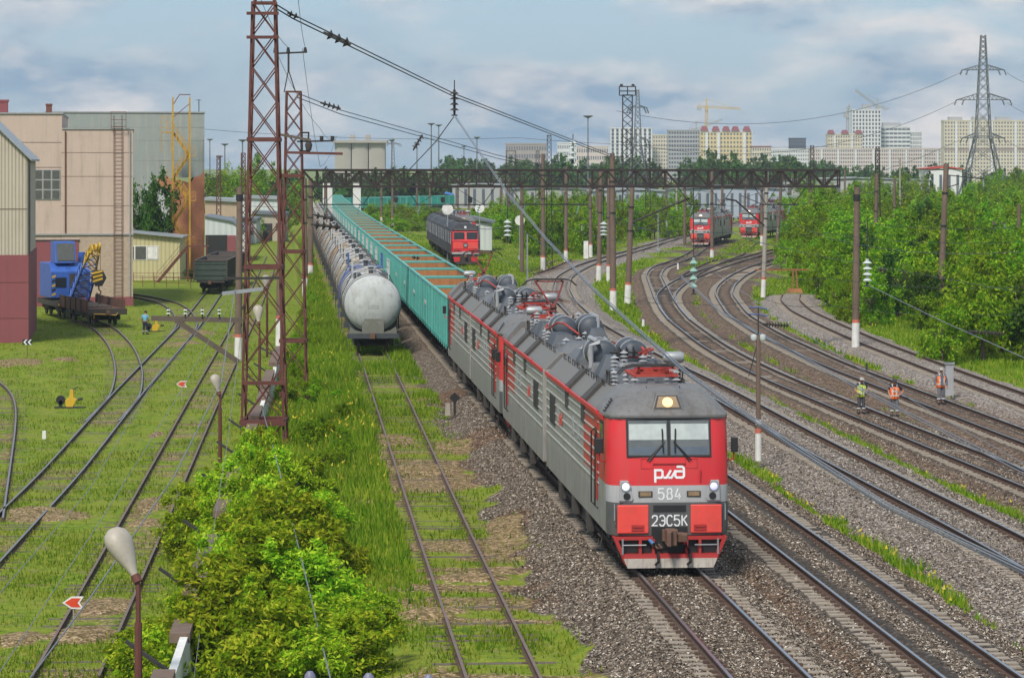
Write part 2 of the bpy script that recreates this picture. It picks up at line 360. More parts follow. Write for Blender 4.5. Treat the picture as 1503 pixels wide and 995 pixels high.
# ground material
m, t, b = nmat('ground_cover'); g_ = N(t, 'ShaderNodeNewGeometry'); pos = g_.outputs['Position']
ca = N(t, 'ShaderNodeVertexColor', layer_name='cover'); sp = N(t, 'ShaderNodeSeparateColor', {'Color': ca.outputs['Color']})
flat = N(t, 'ShaderNodeMapping', {'Vector': pos, 'Scale': (1, 1, 0)}).outputs[0]
vo = N(t, 'ShaderNodeTexVoronoi', {'Vector': flat, 'Scale': 11.}); vo2 = N(t, 'ShaderNodeTexVoronoi', {'Vector': flat, 'Scale': 23.})
sepv = N(t, 'ShaderNodeSeparateColor', {'Color': vo.outputs['Color']})
stone = ramp(t, sepv.outputs[0], [(0, (.03,.024,.02)), (.3, (.11,.078,.052)), (.6, (.25,.19,.135)), (.85, (.43,.35,.28)), (1, (.70,.62,.54))])
pstone = ramp(t, sepv.outputs[0], [(0, (.09,.075,.07)), (.3, (.29,.235,.20)), (.65, (.50,.43,.38)), (1, (.78,.72,.66))])
big = N(t, 'ShaderNodeTexNoise', {'Vector': flat, 'Scale': .35, 'Detail': 6, 'Roughness': .6}).outputs[0]
mid = N(t, 'ShaderNodeTexNoise', {'Vector': flat, 'Scale': 2.2, 'Detail': 7, 'Roughness': .7}).outputs[0]
fine = N(t, 'ShaderNodeTexNoise', {'Vector': flat, 'Scale': 14, 'Detail': 6, 'Roughness': .75}).outputs[0]
def thr(fac, w=.5, lo=.42, hi=.58, src=mid):
    """cover edge broken up by noise"""
    a = N(t, 'ShaderNodeMath', {0: src, 1: .5}, operation='SUBTRACT'); a2 = N(t, 'ShaderNodeMath', {0: a.outputs[0], 1: w}, operation='MULTIPLY')
    s_ = N(t, 'ShaderNodeMath', {0: fac, 1: a2.outputs[0]}, operation='ADD'); return ramp(t, s_.outputs[0], [(lo, 0), (hi, 1)])
c = mix(t, thr(ca.outputs['Alpha'], .9), stone, pstone)
edge = ramp(t, vo.outputs['Distance'], [(.2, 1), (.7, .18)])
c = mix(t, .85, c, edge, 'MULTIPLY')
c = mix(t, ramp(t, big, [(.35, 0), (.7, .45)]), c, (.16,.13,.11))
soilc = mix(t, .4, mix(t, fine, (.035,.020,.013), (.14,.085,.055)), mix(t, 1., stone, (.8,.58,.44), 'MULTIPLY'))
sf = N(t, 'ShaderNodeMath', {0: thr(sp.outputs[2], 1.1, .3, .8), 1: .8}, operation='MULTIPLY')
c = mix(t, sf.outputs[0], c, soilc)
oilc = mix(t, fine, (.012,.011,.012), (.075,.068,.062))
of = N(t, 'ShaderNodeMath', {0: thr(sp.outputs[1], 1.2, .25, .85), 1: .85}, operation='MULTIPLY')
c = mix(t, of.outputs[0], c, oilc)
st = N(t, 'ShaderNodeMapping', {'Vector': flat, 'Scale': (1, 1, 0)})
gcol = ramp(t, mid, [(.34, (.045,.095,.008)), (.45, (.11,.19,.012)), (.54, (.18,.255,.018)), (.66, (.29,.29,.05))])
gcol = mix(t, ramp(t, big, [(.42, 0), (.6, .75)]), gcol, mix(t, fine, (.12,.20,.012), (.30,.30,.05)))
dry = N(t, 'ShaderNodeTexNoise', {'Vector': flat, 'Scale': .8, 'Detail': 8, 'Roughness': .72}).outputs[0]
gcol = mix(t, ramp(t, dry, [(.54, 0), (.66, .8)]), gcol, mix(t, fine, (.12,.085,.05), (.31,.25,.16)))
gcol = mix(t, .55, gcol, ramp(t, fine, [(.3, (.2,.22,.2)), (.65, (1.35,1.3,1.2))]), 'MULTIPLY')
gsoil = N(t, 'ShaderNodeMath', {0: thr(sp.outputs[2], 2.6, .35, .65, mix(t, .5, dry, fine)), 1: .85}, operation='MULTIPLY')
gcol = mix(t, gsoil.outputs[0], gcol, mix(t, ramp(t, fine, [(.35,0),(.6,1)]), (.06,.038,.024), mix(t, 1., mix(t, .5, stone, pstone), (1.05,.82,.62), 'MULTIPLY')))
c = mix(t, thr(sp.outputs[0], .9), c, gcol)
t.links.new(c, b.inputs['Base Color']); b.inputs['Roughness'].default_value = .95; b.inputs['Specular IOR Level'].default_value = .15
hh = mix(t, .5, vo.outputs['Distance'], fine); bump(t, b, hh, .9, .05)
me.materials.append(m)
ground = bpy.data.objects.new('ground', me); COL.objects.link(ground); tag(ground, 'gravel ballast and rough grass ground of the rail yard', 'ground', kind='structure')
# ------------------------------------------------------------------ rails and sleepers
PROF = [(-.075,-.17),(.075,-.17),(.075,-.155),(.012,-.13),(.012,-.05),(.036,-.04),(.036,0),(-.036,0),(-.036,-.04),(-.012,-.05),(-.012,-.13),(-.075,-.155)]
def make_track(name, lo=None, hi=None):
    (g, x), slp, kind = TR[name]
    lo = lo or g[0]; hi = hi or g[-1]
    # even spacing along the line
    ds = np.concatenate([[0], np.cumsum(np.hypot(np.diff(x), np.diff(g)))])
    rm = {'bright': [M['rail_rust'], M['steel']], 'worn': [M['rail_rust'], M['steel_worn']], 'rust': [M['rail_rust'], M['rail_top_rust']]}[kind]
    root = thing('railway_track', None, None); root['kind'] = 'structure'
    n = int(ds[-1] / 1.5) + 2; q = np.linspace(0, ds[-1], n); yy = np.interp(q, ds, g); xx = np.interp(q, ds, x)
    tx_, ty_ = np.gradient(xx), np.gradient(yy); L = np.hypot(tx_, ty_); nx, ny = ty_ / L, -tx_ / L
    zz = rail_z(xx, yy)
    for sgn in (-1, 1):
        mb = MB(); rings = []
        for i in range(n):
            px, py = xx[i] + nx[i]*.797*sgn, yy[i] + ny[i]*.797*sgn
            rings.append([(px + nx[i]*a, py + ny[i]*a, zz[i] + h) for a, h in PROF])
        mb.loft(rings); k = len(PROF)
        for i in range(n - 1):
            mb.m[i*k + 6] = 1
        o = bpy.data.objects.new('rail', None)
        me = bpy.data.meshes.new('rail'); me.from_pydata(mb.v, [], mb.f)
        for mm in rm: me.materials.append(mm)
        me.polygons.foreach_set('material_index', mb.m); me.update()
        o = part('rail', me, root)
    step = .55 if slp == 'concrete' else .62
    qs = np.arange(.3, ds[-1], step); ys_ = np.interp(qs, ds, g); keep = ys_ < 330; qs = qs[keep]
    sy = np.interp(qs, ds, g); sx = np.interp(qs, ds, x); snx = np.interp(qs, q, nx); sny = np.interp(qs, q, ny); sz = rail_z(sx, sy)
    mb = MB(); rr = random.Random(name)
    for i in range(len(qs)):
        a = Vector((snx[i], sny[i], 0)); c = Vector((sx[i] + rr.uniform(-.03,.03), sy[i] + rr.uniform(-.03,.03), sz[i] - .235 + rr.uniform(-.012,.012))); w = 1.35 + rr.uniform(-.04,.04)
        mb.beam(c - a*w, c + a*w, .25, .14)
        if slp == 'concrete' and sy[i] < 150:
            for s2 in (-.95, -.65, .65, .95):
                p = c + a*s2; mb.beam(p - Vector((0,.07,0)), p + Vector((0,.07,0)), .11, .27, 1)
        elif sy[i] < 150:
            for s2 in (-.797, .797):
                p = c + a*s2; mb.beam(p - a*.18, p + a*.18, .16, .17, 1)
    o = mb.build('sleepers', [M[slp], M['rail_rust']], root); o['kind'] = 'stuff'
    return root
M['steel_worn'] = paint('worn_steel', (.30,.30,.32), .38, .7, (.12,.08,.06), .6, 3, False)
for k in TR: make_track(k)

# ------------------------------------------------------------------ lettering helpers
def text_mesh(s, size, depth, mat, bold=0):
    cu = bpy.data.curves.new('lettering', 'FONT'); cu.body = s; cu.size = size; cu.extrude = depth; cu.offset = bold; cu.align_x = 'CENTER'; cu.align_y = 'CENTER'; cu.resolution_u = 3; cu.space_character = 1.12
    o = bpy.data.objects.new('lettering', cu); COL.objects.link(o)
    dg = bpy.context.evaluated_depsgraph_get(); dg.update(); me = bpy.data.meshes.new_from_object(o.evaluated_get(dg))
    bpy.data.objects.remove(o); me.materials.clear(); me.materials.append(mat); return me
def stroke_part(strokes, w, dep, name, mat, parent, fn):
    """flat-cut strokes in a 2D plane mapped by fn(a, b, depth) to the surface"""
    mb = MB()
    for s in strokes:
        n = len(s); L = []
        for i in range(n):
            p = Vector(s[i]); d0 = (p - Vector(s[i-1])).normalized() if i else None; d1 = (Vector(s[i+1]) - p).normalized() if i < n-1 else None
            d = ((d0 or d1) + (d1 or d0)).normalized(); k = 1 / max(.5, (d0.dot(d) if d0 else 1)); nn = Vector((-d.y, d.x)) * w / 2 * k
            L.append((p + nn, p - nn))
        for i in range(n - 1):
            q = [L[i][0], L[i+1][0], L[i+1][1], L[i][1]]
            vs = [fn(a.x, a.y, 0) for a in q] + [fn(a.x, a.y, dep) for a in q]
            mb.add(vs, [(3,2,1,0),(4,5,6,7),(0,1,5,4),(1,2,6,5),(2,3,7,6),(3,0,4,7)])
    return mb.build(name, mat, parent)
LOGO = [[(0,-.30),(0,.30),(.30,.30),(.36,.24),(.36,.02),(.30,-.06),(.06,-.06)],
        [(.40,-.06),(.56,-.06),(.78,.30)], [(.64,-.06),(.80,-.06),(1.02,.30)],
        [(1.06,.46),(1.34,.46),(1.42,.38),(1.42,.02),(1.36,-.06),(1.06,-.06),(.99,.0),(.99,.18),(1.05,.24),(1.36,.24)]]
GLY = {'5': [[(.95,1),(.08,1),(.04,.56),(.3,.64),(.7,.62),(.96,.45),(.96,.2),(.7,.0),(.3,.0),(.02,.16)]],
 '8': [[(.5,.53),(.2,.58),(.1,.78),(.25,.98),(.75,.98),(.9,.78),(.8,.58),(.5,.53),(.15,.47),(.03,.25),(.2,.02),(.8,.02),(.97,.25),(.85,.47),(.5,.53)]],
 '4': [[(.72,0),(.72,.55)], [(.5,1),(.03,.26),(1,.26)]], '2': [[(.05,.74),(.15,.95),(.5,1),(.85,.95),(.95,.72),(.8,.48),(.04,.02),(.98,.02)]],
 'Э': [[(.03,.82),(.25,1),(.7,1),(.97,.75),(.97,.25),(.7,.0),(.25,.0),(.03,.18)], [(.35,.5),(.95,.5)]], 'С': [[(.97,.82),(.75,1),(.3,1),(.03,.75),(.03,.25),(.3,.0),(.75,.0),(.97,.18)]],
 'К': [[(.08,0),(.08,1)], [(.95,1),(.15,.48)], [(.35,.6),(.98,0)]]}
# ------------------------------------------------------------------ locomotive paints (coloured by place on the body)
def loco_paint(name, red, grey, low, front=None, dirt_amt=.75, end=99):
    m, t, b = nmat(name); tc = N(t, 'ShaderNodeTexCoord'); ob = tc.outputs['Object']; s = N(t, 'ShaderNodeSeparateXYZ', {0: ob}); x, y, z = s.outputs
    def gt(a, v): return N(t, 'ShaderNodeMath', {0: a, 1: v}, operation='GREATER_THAN').outputs[0]
    side = mix(t, gt(z, 1.78), low, grey)
    hi = gt(z, 2.19)
    if red:
        nearcab = N(t, 'ShaderNodeMath', {0: y, 1: 5.9}, operation='LESS_THAN').outputs[0]
        f = N(t, 'ShaderNodeMath', {0: hi, 1: nearcab}, operation='MULTIPLY').outputs[0]; side = mix(t, f, side, red)
    side = mix(t, gt(z, 3.86), side, (.15,.148,.142))
    if front:
        fr = mix(t, gt(z, 1.76), front[2], front[1]); fr = mix(t, hi, fr, front[0]); fr = mix(t, gt(z, 3.86), fr, (.30,.30,.30))
        isf = N(t, 'ShaderNodeMath', {0: y, 1: .50}, operation='LESS_THAN').outputs[0]; side = mix(t, isf, side, fr)
    n1 = N(t, 'ShaderNodeTexNoise', {'Vector': ob, 'Scale': 1.3, 'Detail': 6, 'Roughness': .65})
    mp = N(t, 'ShaderNodeMapping', {'Vector': ob, 'Scale': (4, 4, .3)}); n3 = N(t, 'ShaderNodeTexNoise', {'Vector': mp.outputs[0], 'Scale': 1.7, 'Detail': 6, 'Roughness': .65})
    c = mix(t, ramp(t, n1.outputs[0], [(.4, 0), (.8, dirt_amt*.6)]), side, (.16,.13,.10))
    c = mix(t, ramp(t, n3.outputs[0], [(.47, 0), (.75, dirt_amt)]), c, (.15,.12,.09))
    # road dirt that lies on the skirt
    mr = N(t, 'ShaderNodeMapRange', {'Value': z, 'From Min': .9, 'From Max': 2.4, 'To Min': .55, 'To Max': 0})
    nf = N(t, 'ShaderNodeMath', {0: mr.outputs[0], 1: n1.outputs[0]}, operation='MULTIPLY').outputs[0]
    c = mix(t, nf, c, (.17,.14,.11))
    t.links.new(c, b.inputs['Base Color']); b.inputs['Roughness'].default_value = .5
    bump(t, b, n1.outputs[0], .08, .02); return m
RED = (.60,.022,.03)
M['body'] = loco_paint('grey_red_locomotive_paint', (.56,.035,.028), (.335,.33,.315), (.30,.305,.305))
M['cab'] = loco_paint('red_cab_paint', (.56,.035,.028), (.335,.33,.315), (.30,.305,.305), (RED, (.40,.41,.43), (.068,.078,.09)), .22)
M['roof'] = paint('grimy_roof_paint', (.125,.135,.15), .55, .1, (.075,.06,.05), .85, 1.2, False, .2)
M['roof_dark'] = paint('dark_roof_housing', (.06,.072,.092), .55, .1, (.07,.055,.045), .6, 1.2, False, .2)
M['red'] = paint('red_paint', RED, .45, 0, (.2,.08,.06), .35, 1.2)
M['redpanel'] = paint('bright_red_hatch', (.78,.075,.06), .45, 0, (.35,.12,.09), .35, 1.5)
M['redbus'] = plain('red_busbar_paint', (.38,.045,.03), .6)
M['vent_shadow'] = paint('vent_recess_shade', (.05,.048,.046), .7, 0, (.1,.08,.06), .5, 3)  # dark colour paints the shade of the vent recesses onto raised boxes
M['lgrey'] = paint('light_grey_paint', (.36,.37,.39), .5, 0, (.16,.14,.12), .35, 1)
M['rib'] = paint('rib_highlight_stencil_pale', (.50,.51,.49), .55, 0, (.2,.17,.14), .5, 1.5)  # pale colour paints highlights along the corrugation; also plain stencil lettering
M['plow'] = paint('scuffed_white_plow', (.48,.44,.39), .8, 0, (.16,.10,.07), .8, 2)
M['redrust'] = paint('red_plow_paint', (.40,.025,.025), .6, 0, (.12,.06,.05), .5, 1.5)
M['panto_dark'] = paint('dark_red_pantograph_paint', (.20,.025,.025), .6, 0, (.08,.03,.03), .5, 2)
M['coupler'] = paint('rusty_coupler', (.15,.085,.06), .8, .1, (.06,.035,.03), .7, 3)
M['bogie'] = paint('dusty_black_bogie', (.045,.04,.038), .85, 0, (.11,.085,.065), .6, 2)
M['cap'] = paint('sooty_roof_cap', (.17,.168,.168), .45, .1, (.10,.075,.055), .95, 1.2, True, .1)
M['cool_white'] = plain('lettering_white', (.72,.74,.76), .5)  # own white of emblem, numbers, chevrons and diesel roof lamp
M['lamp_warm'] = plain('warm_headlamp', (1,.55,.2), .3, 0, 1.1)
M['lamp_white'] = plain('white_marker_lamp', (.74,.82,1), .3, 0, .55)
M['lamp_violet'] = plain('violet_marker_lamp', (.55,.55,.95), .3, 0, .45)
M['amber'] = paint('dirty_amber_lens', (.28,.19,.11), .4, 0, (.1,.07,.05), .5, 4)
def glassm():
    m, t, b = nmat('cab_glass'); tc = N(t, 'ShaderNodeTexCoord'); s = N(t, 'ShaderNodeSeparateXYZ', {0: tc.outputs['Object']})
    n = N(t, 'ShaderNodeTexNoise', {'Vector': tc.outputs['Object'], 'Scale': 3.5, 'Detail': 4})
    c = mix(t, n.outputs[0], (.05,.06,.065), (.14,.16,.165)); t.links.new(c, b.inputs['Base Color'])
    b.inputs['Roughness'].default_value = .08; b.inputs['Specular IOR Level'].default_value = .9; b.inputs['Coat Weight'].default_value = .5; return m
M['glass'] = glassm(); M['darkglass'] = plain('dark_window_glass', (.02,.025,.03), .1)
M['cream'] = plain('pale_cab_lining', (.45,.50,.50), .7)
M['blue_int'] = plain('blue_grey_desk', (.09,.12,.16), .6)
def slab(mb, p, u, w, a, b, c, mi=0):
    """box from corner frame: centre p, half extents along u, w and their normal"""
    u = Vector(u).normalized(); w = Vector(w).normalized(); n = u.cross(w); p = Vector(p); vs = []
    for k in (-1, 1):
        for i, j in ((-1,-1),(1,-1),(1,1),(-1,1)): vs.append(p + u*a*i + w*b*j + n*c*k)
    return mb.add(vs, [(3,2,1,0),(4,5,6,7),(0,1,5,4),(1,2,6,5),(2,3,7,6),(3,0,4,7)], mi)
def trapbox(mb, x0, x1, y0, y1, z0, z1, ins, insx=None, mi=0):
    i = ins; j = ins if insx is None else insx
    return mb.add([(x0,y0,z0),(x1,y0,z0),(x1,y1,z0),(x0,y1,z0),(x0+j,y0+i,z1),(x1-j,y0+i,z1),(x1-j,y1-i,z1),(x0+j,y1-i,z1)],
                  [(3,2,1,0),(4,5,6,7),(0,1,5,4),(1,2,6,5),(2,3,7,6),(3,0,4,7)], mi)
def bogie(parent, y, wheel_y=(-1.45, 1.45), r=.62, w=1.05, mat='bogie', sub=True):
    mb = MB()
    for s in (-1, 1):
        x = s * w
        mb.prism([(wheel_y[0]-.5,.62),(wheel_y[0]-.45,.86),(-.6,.95),(.6,.95),(wheel_y[1]+.45,.86),(wheel_y[1]+.5,.62),(.7,.55),(-.7,.55)], 'x', x-.07, x+.07)
        for wy in wheel_y: mb.box(x-.16*s if s<0 else x-.02, x+.02 if s<0 else x+.16, wy-.2, wy+.2, .42, .82); mb.cyl((x,wy-.32,.55),(x,wy-.32,.9),.1,n=8); mb.cyl((x,wy+.32,.55),(x,wy+.32,.9),.1,n=8)
        mb.box(x-.05, x+.05, -.35, .35, .4, .75)
    mb.box(-w, w, -.25, .25, .6, .9)
    mb.v = [(a, b + y, c) for a, b, c in mb.v]
    o = mb.build('bogie', M[mat], parent)
    for wy in wheel_y:
        k = MB()
        for s in (-1, 1): k.cyl((s*.74, y+wy, r), (s*.87, y+wy, r), r, n=20)
        k.cyl((-.74, y+wy, r), (.74, y+wy, r), .09, n=8); k.build('wheelset', M['dark_iron'], o if sub else parent, True)
    return o
def pantograph(parent, y, raised, flip=1):
    p = bpy.data.objects.new('pantograph', None)
    mb = MB()
    for s in (-1, 1):
        mb.beam((s*.55, y-.9, 4.78), (s*.55, y+.9, 4.78), .07)
        for e in (-.85, .85): mb.insul((s*.55, y+e, 4.4), (s*.55, y+e, 4.76), .13, 3, 8, 1)
    for e in (-.9, 0, .9): mb.beam((-.6, y+e, 4.79), (.6, y+e, 4.79), .07)
    p = mb.build('pantograph', [M['redbus'], M['lgrey']], parent)
    if raised: kn = Vector((0, y + 1.35*flip, 5.25)); hd = Vector((0, y - .15*flip, 6.12))
    else: kn = Vector((0, y + 1.2*flip, 4.92)); hd = Vector((0, y - .75*flip, 5.02))
    ba = Vector((0, y - .2*flip, 4.85))
    mb = MB()
    if raised: mb.beam(ba, kn, .13, .13)
    else:
        for s in (-1, 1): mb.beam(ba + Vector((s*.42,0,0)), kn + Vector((s*.12,0,0)), .06)
        mb.beam(kn-Vector((.3,0,0)), kn+Vector((.3,0,0)), .06)
    mb.build('lower_arm', M['redbus'] if not raised else M['panto_dark'], p)
    mb = MB()
    for s in (-1, 1):
        mb.beam(kn + Vector((s*.07,0,0)), hd + Vector((s*.52,0,-.05)), .05); 
    mid = kn.lerp(hd, .55); mb.beam(mid + Vector((-.3,0,0)), mid + Vector((.3,0,0)), .035)
    mb.beam(hd + Vector((-.55,0,-.05)), hd + Vector((.55,0,-.05)), .05)
    mb.build('upper_arm', M['panto_dark'] if raised else M['redrust'], p)
    mb = MB()
    for e in (-.2, .2):
        mb.beam(hd + Vector((-.6,e,.03)), hd + Vector((.6,e,.03)), .06, .05)
        for s in (-1, 1): mb.tube([hd + Vector((s*.6,e,.03)), hd + Vector((s*.82,e,-.03)), hd + Vector((s*1.0,e,-.2))], .02, 4)
    for s in (-1, 1): mb.beam(hd + Vector((s*.45,-.2,0)), hd + Vector((s*.45,.2,0)), .04)
    mb.build('contact_head', M['dark_iron'], p)
    return p
def make_section(label, raised, number=True, panto_y=3.6, detail=True):
    root = thing('electric_locomotive', label, 'locomotive')
    LEN = 16.9
    # --- body shell behind the cab
    prof = [(-1.57,.92),(-1.575,3.82),(-1.02,4.38),(1.02,4.38),(1.575,3.82),(1.57,.92)]
    mb = MB(); mb.prism(prof, 'y', .95, LEN); mb.build('body', M['body'], root, bevel=.03)
    # --- cab
    rings = []
    for z, yf, w in ((.92,.02,1.55),(1.1,0,1.575),(1.76,0,1.575),(2.19,.01,1.575),(2.9,.1,1.575),(3.5,.2,1.575),(3.90,.28,1.56)):
        rings.append([(-w,.96,z),(-w,yf+.5,z),(-w+.03,yf+.3,z),(-w+.14,yf+.12,z),(-w+.4,yf+.02,z),(-.6,yf,z),(.6,yf,z),(w-.4,yf+.02,z),(w-.14,yf+.12,z),(w-.03,yf+.3,z),(w,yf+.5,z),(w,.96,z)])
    mb = MB(); mb.loft(rings); mb.build('cab', M['cab'], root, True)
    # --- roof cap with the headlamp
    rings = []
    for z, yf, w, wb in ((3.905,.22,1.60,1.6),(3.96,.22,1.60,1.6),(4.10,.36,1.5,1.50),(4.34,.66,1.28,1.28),(4.52,1.0,1.10,1.12),(4.60,1.35,1.0,1.04)):
        rings.append([(-wb,2.5,z),(-w,yf+.5,z),(-w+.1,yf+.16,z),(-w+.35,yf+.02,z),(-.5,yf-.02,z),(.5,yf-.02,z),(w-.35,yf+.02,z),(w-.1,yf+.16,z),(w,yf+.5,z),(wb,2.5,z)])
    mb = MB(); mb.loft(rings); cp = mb.build('roof_cap', M['cap'], root, True)
    for s in (-1, 1): mb = MB(); mb.beam((s*.5, .35, 4.07), (s*.43, 1.30, 4.61), .02, .02); mb.build('seam', M['black'], cp)
    mb = MB(); mb.beam((-1.57, .78, 4.03), (-1.37, 1.02, 4.31), .02, .02)
    for k in range(5): mb.beam((-1.57+.05*k, .78+.06*k, 4.03+.07*k), (-1.57+.05*k, 1.12+.04*k, 4.03+.07*k), .03, .035)
    mb.build('louvre', M['black'], cp)
    mb = MB()
    mb.loft([[(-.44,.30,4.03),(.44,.30,4.03),(.44,.9,4.03),(-.44,.9,4.03)],[(-.40,.32,4.12),(.40,.32,4.12),(.40,.95,4.12),(-.40,.95,4.12)],[(-.27,.50,4.47),(.27,.50,4.47),(.27,1.2,4.47),(-.27,1.2,4.47)],[(-.22,.62,4.52),(.22,.62,4.52),(.22,1.2,4.52),(-.22,1.2,4.52)]])
    hl = mb.build('headlamp_housing', M['cap'], root, bevel=.02)
    def on_h(a, z, d=.012): f = (z-4.12)/.35; return (a, .32+.18*f - d, z)
    mb = MB(); mb.add([on_h(-.36,4.12),on_h(.36,4.12),on_h(.26,4.45),on_h(-.26,4.45),on_h(-.36,4.12,-.1),on_h(.36,4.12,-.1),on_h(.26,4.45,-.1),on_h(-.26,4.45,-.1)], [(0,1,2,3),(4,7,6,5),(0,4,5,1),(1,5,6,2),(2,6,7,3),(3,7,4,0)])
    mb.build('headlamp_surround', M['black'], hl)
    mb = MB(); c0 = Vector(on_h(0, 4.275, .02)); nrm = Vector((0,-.9,.43)).normalized()
    mb.add([on_h(-.30,4.15,.018),on_h(.30,4.15,.018),on_h(.22,4.42,.018),on_h(-.22,4.42,.018)], [(0,1,2,3)]); mb.build('headlamp_glass', M['amber'], hl)
    mb = MB(); mb.cyl(c0 + nrm*.0, c0 + nrm*.03, .135, .12, n=16); mb.build('headlamp', M['lamp_warm'], hl, True)
    # --- windscreen
    def on_f(a, z, d=0): return Vector((a, np.interp(z, [1.76,2.19,2.9,3.5,3.9], [0,.01,.1,.2,.28]) - d, z))
    def quad_slab(mb, a0, a1, z0, z1, d0, d1, mi=0):
        vs = [on_f(a0,z0,d0),on_f(a1,z0,d0),on_f(a1,z1,d0),on_f(a0,z1,d0),on_f(a0,z0,d1),on_f(a1,z0,d1),on_f(a1,z1,d1),on_f(a0,z1,d1)]
        return mb.add(vs, [(0,1,2,3),(4,7,6,5),(0,4,5,1),(1,5,6,2),(2,6,7,3),(3,7,4,0)], mi)
    mb = MB(); quad_slab(mb, -1.09, 1.09, 2.90, 3.87, -.02, .015); ws = mb.build('windscreen', M['black'], root, bevel=.012)
    for a0, a1 in ((-1.04,-.04),(.04,1.04)):
        mb = MB(); quad_slab(mb, a0, a1, 2.95, 3.82, .0, .022); pn = mb.build('pane', M['glass'], ws)
        if detail:
            mb = MB(); quad_slab(mb, a0+.02, a1-.02, 3.34, 3.74, .0, .025); mb.build('sun_blind', M['cream'], pn)
            mb = MB(); quad_slab(mb, a0+.02, a1-.02, 2.97, 3.16, .0, .025); mb.build('driver_desk', M['blue_int'], pn)
    if detail:
        for s in (-1, 1):
            mb = MB(); p0 = on_f(s*.52, 2.80, .03); p1 = on_f(s*.12, 3.30, .06); mb.tube([p0, p1], .018, 5); mb.tube([p0 + Vector((s*.06,0,.02)), p1], .012, 4)
            mb.tube([on_f(s*.15, 3.02, .06), on_f(s*.17, 3.62, .06)], .02, 5); mb.build('wiper', M['black'], root)
        mb = MB()
        for s in (-1, 1):
            for e in ((.42,2.62,.42,2.86),(.72,2.62,.72,2.86)): mb.beam(on_f(s*e[0],e[1],.003), on_f(s*e[2],e[3],.003), .012)
            for z in (2.62,2.86): mb.beam(on_f(s*.42,z,.003), on_f(s*.72,z,.003), .012)
        mb.beam(on_f(-.42,2.74,.02), on_f(.42,2.74,.02), .025); mb.build('panel_outline', M['redrust'], root)
        mb = MB(); mb.tube([on_f(.78,2.3,.04), on_f(.80,2.58,.04)], .018, 5); mb.build('grab_handle', M['redrust'], root)
    # --- front markings
    fy = lambda a, b_, d: tuple(on_f(a, b_, .004 + d))
    stroke_part([[( (p[0]-.70)*.52, 2.42 + (p[1])*.52) for p in s] for s in LOGO], .058, .006, 'emblem', M['cool_white'], root, fy)
    if number:
        def glyphs(s, h, w, gap, z0, sw):
            x = -(len(s)*w + (len(s)-1)*gap)/2
            for ch in s: stroke_part([[(x + a*w, z0 + b_*h) for a, b_ in st_] for st_ in GLY[ch]], sw, .006, 'number', M['cool_white'], root, fy); x += w + gap
        glyphs('584', .27, .15, .065, 1.84, .036); glyphs('2ЭС5К', .26, .145, .045, 1.17, .034)
    for s in (-1, 1):
        mb = MB(); mb.prism([(s*1.27,2.32),(s*1.06,2.32),(s*.93,1.86),(s*.96,1.80),(s*1.30,1.80)] if True else [], 'y', -.03, .1); lp = mb.build('lamp_plate', M['lgrey'], root, bevel=.015)
        mb = MB(); mb.cyl((s*1.13,-.028,2.17),(s*1.13,-.05,2.17),.13,n=16); mb.build('lamp_rim', M['galv'], lp, True)
        mb = MB(); mb.cyl((s*1.13,-.05,2.17),(s*1.13,-.075,2.17),.095,.06,n=16); mb.build('marker_lamp', M['lamp_white'] if s < 0 else M['lamp_violet'], lp, True)
        mb = MB(); mb.cyl((s*1.10,-.028,1.93),(s*1.10,-.055,1.93),.09,n=14); mb.build('buffer_lamp', M['black'], lp, True)
        mb = MB(); mb.box(s*.62-.18, s*.62+.18, -.02, .1, 1.90, 2.05); o = mb.build('lamp_frame', M['bogie'], root, bevel=.01); mb = MB(); mb.box(s*.62-.14, s*.62+.14, -.03, 0, 1.925, 2.03); mb.build('lens', M['amber'], o)
        mb = MB(); mb.box(s*.94-.40, s*.94+.40, -.03, .06, .98, 1.70); hp = mb.build('front_hatch', M['redpanel'], root, bevel=.025)
        mb = MB(); mb.box(s*.94-.16+(.12 if s<0 else -.16), s*.94+.16+(.12 if s<0 else -.16), -.055, -.02, 1.05, 1.20); mb.beam((s*.94-.13+(.12 if s<0 else -.16),-.06,1.15),(s*.94+.13+(.12 if s<0 else -.16),-.06,1.15),.03); mb.build('hatch_handle', M['redrust'], hp)
        mb = MB(); mb.tube([(s*1.42,-.0,1.72),(s*1.42,-.07,1.68),(s*1.42,-.07,1.32),(s*1.42,.0,1.28)], .016, 5); mb.build('grab_handle', M['galv'], root)
    mb = MB(); mb.box(-.42, .42, -.012, .05, 1.52, 1.69); mb.build('vent_slot', M['black'], root)
    # --- drawgear
    mb = MB(); mb.box(-.46, .46, -.008, .3, .60, 1.14); mb.build('coupler_pocket', M['black'], root)
    mb = MB(); mb.box(-.2,.2,-.15,.2,.78,1.08); mb.box(-.14,.12,-.52,-.1,.72,1.12); mb.add([(-.14,-.52,.72),(.02,-.52,.72),(-.06,-.72,.72),(-.16,-.66,.72),(-.14,-.52,1.10),(.02,-.52,1.10),(-.06,-.72,1.10),(-.16,-.66,1.10)], [(3,2,1,0),(4,5,6,7),(0,1,5,4),(1,2,6,5),(2,3,7,6),(3,0,4,7)])
    mb.box(.12,.34,-.42,-.12,.80,1.02); mb.beam((.34,-.42,.95),(.30,-.62,.92),.14,.2); mb.build('coupler', M['coupler'], root, bevel=.02)
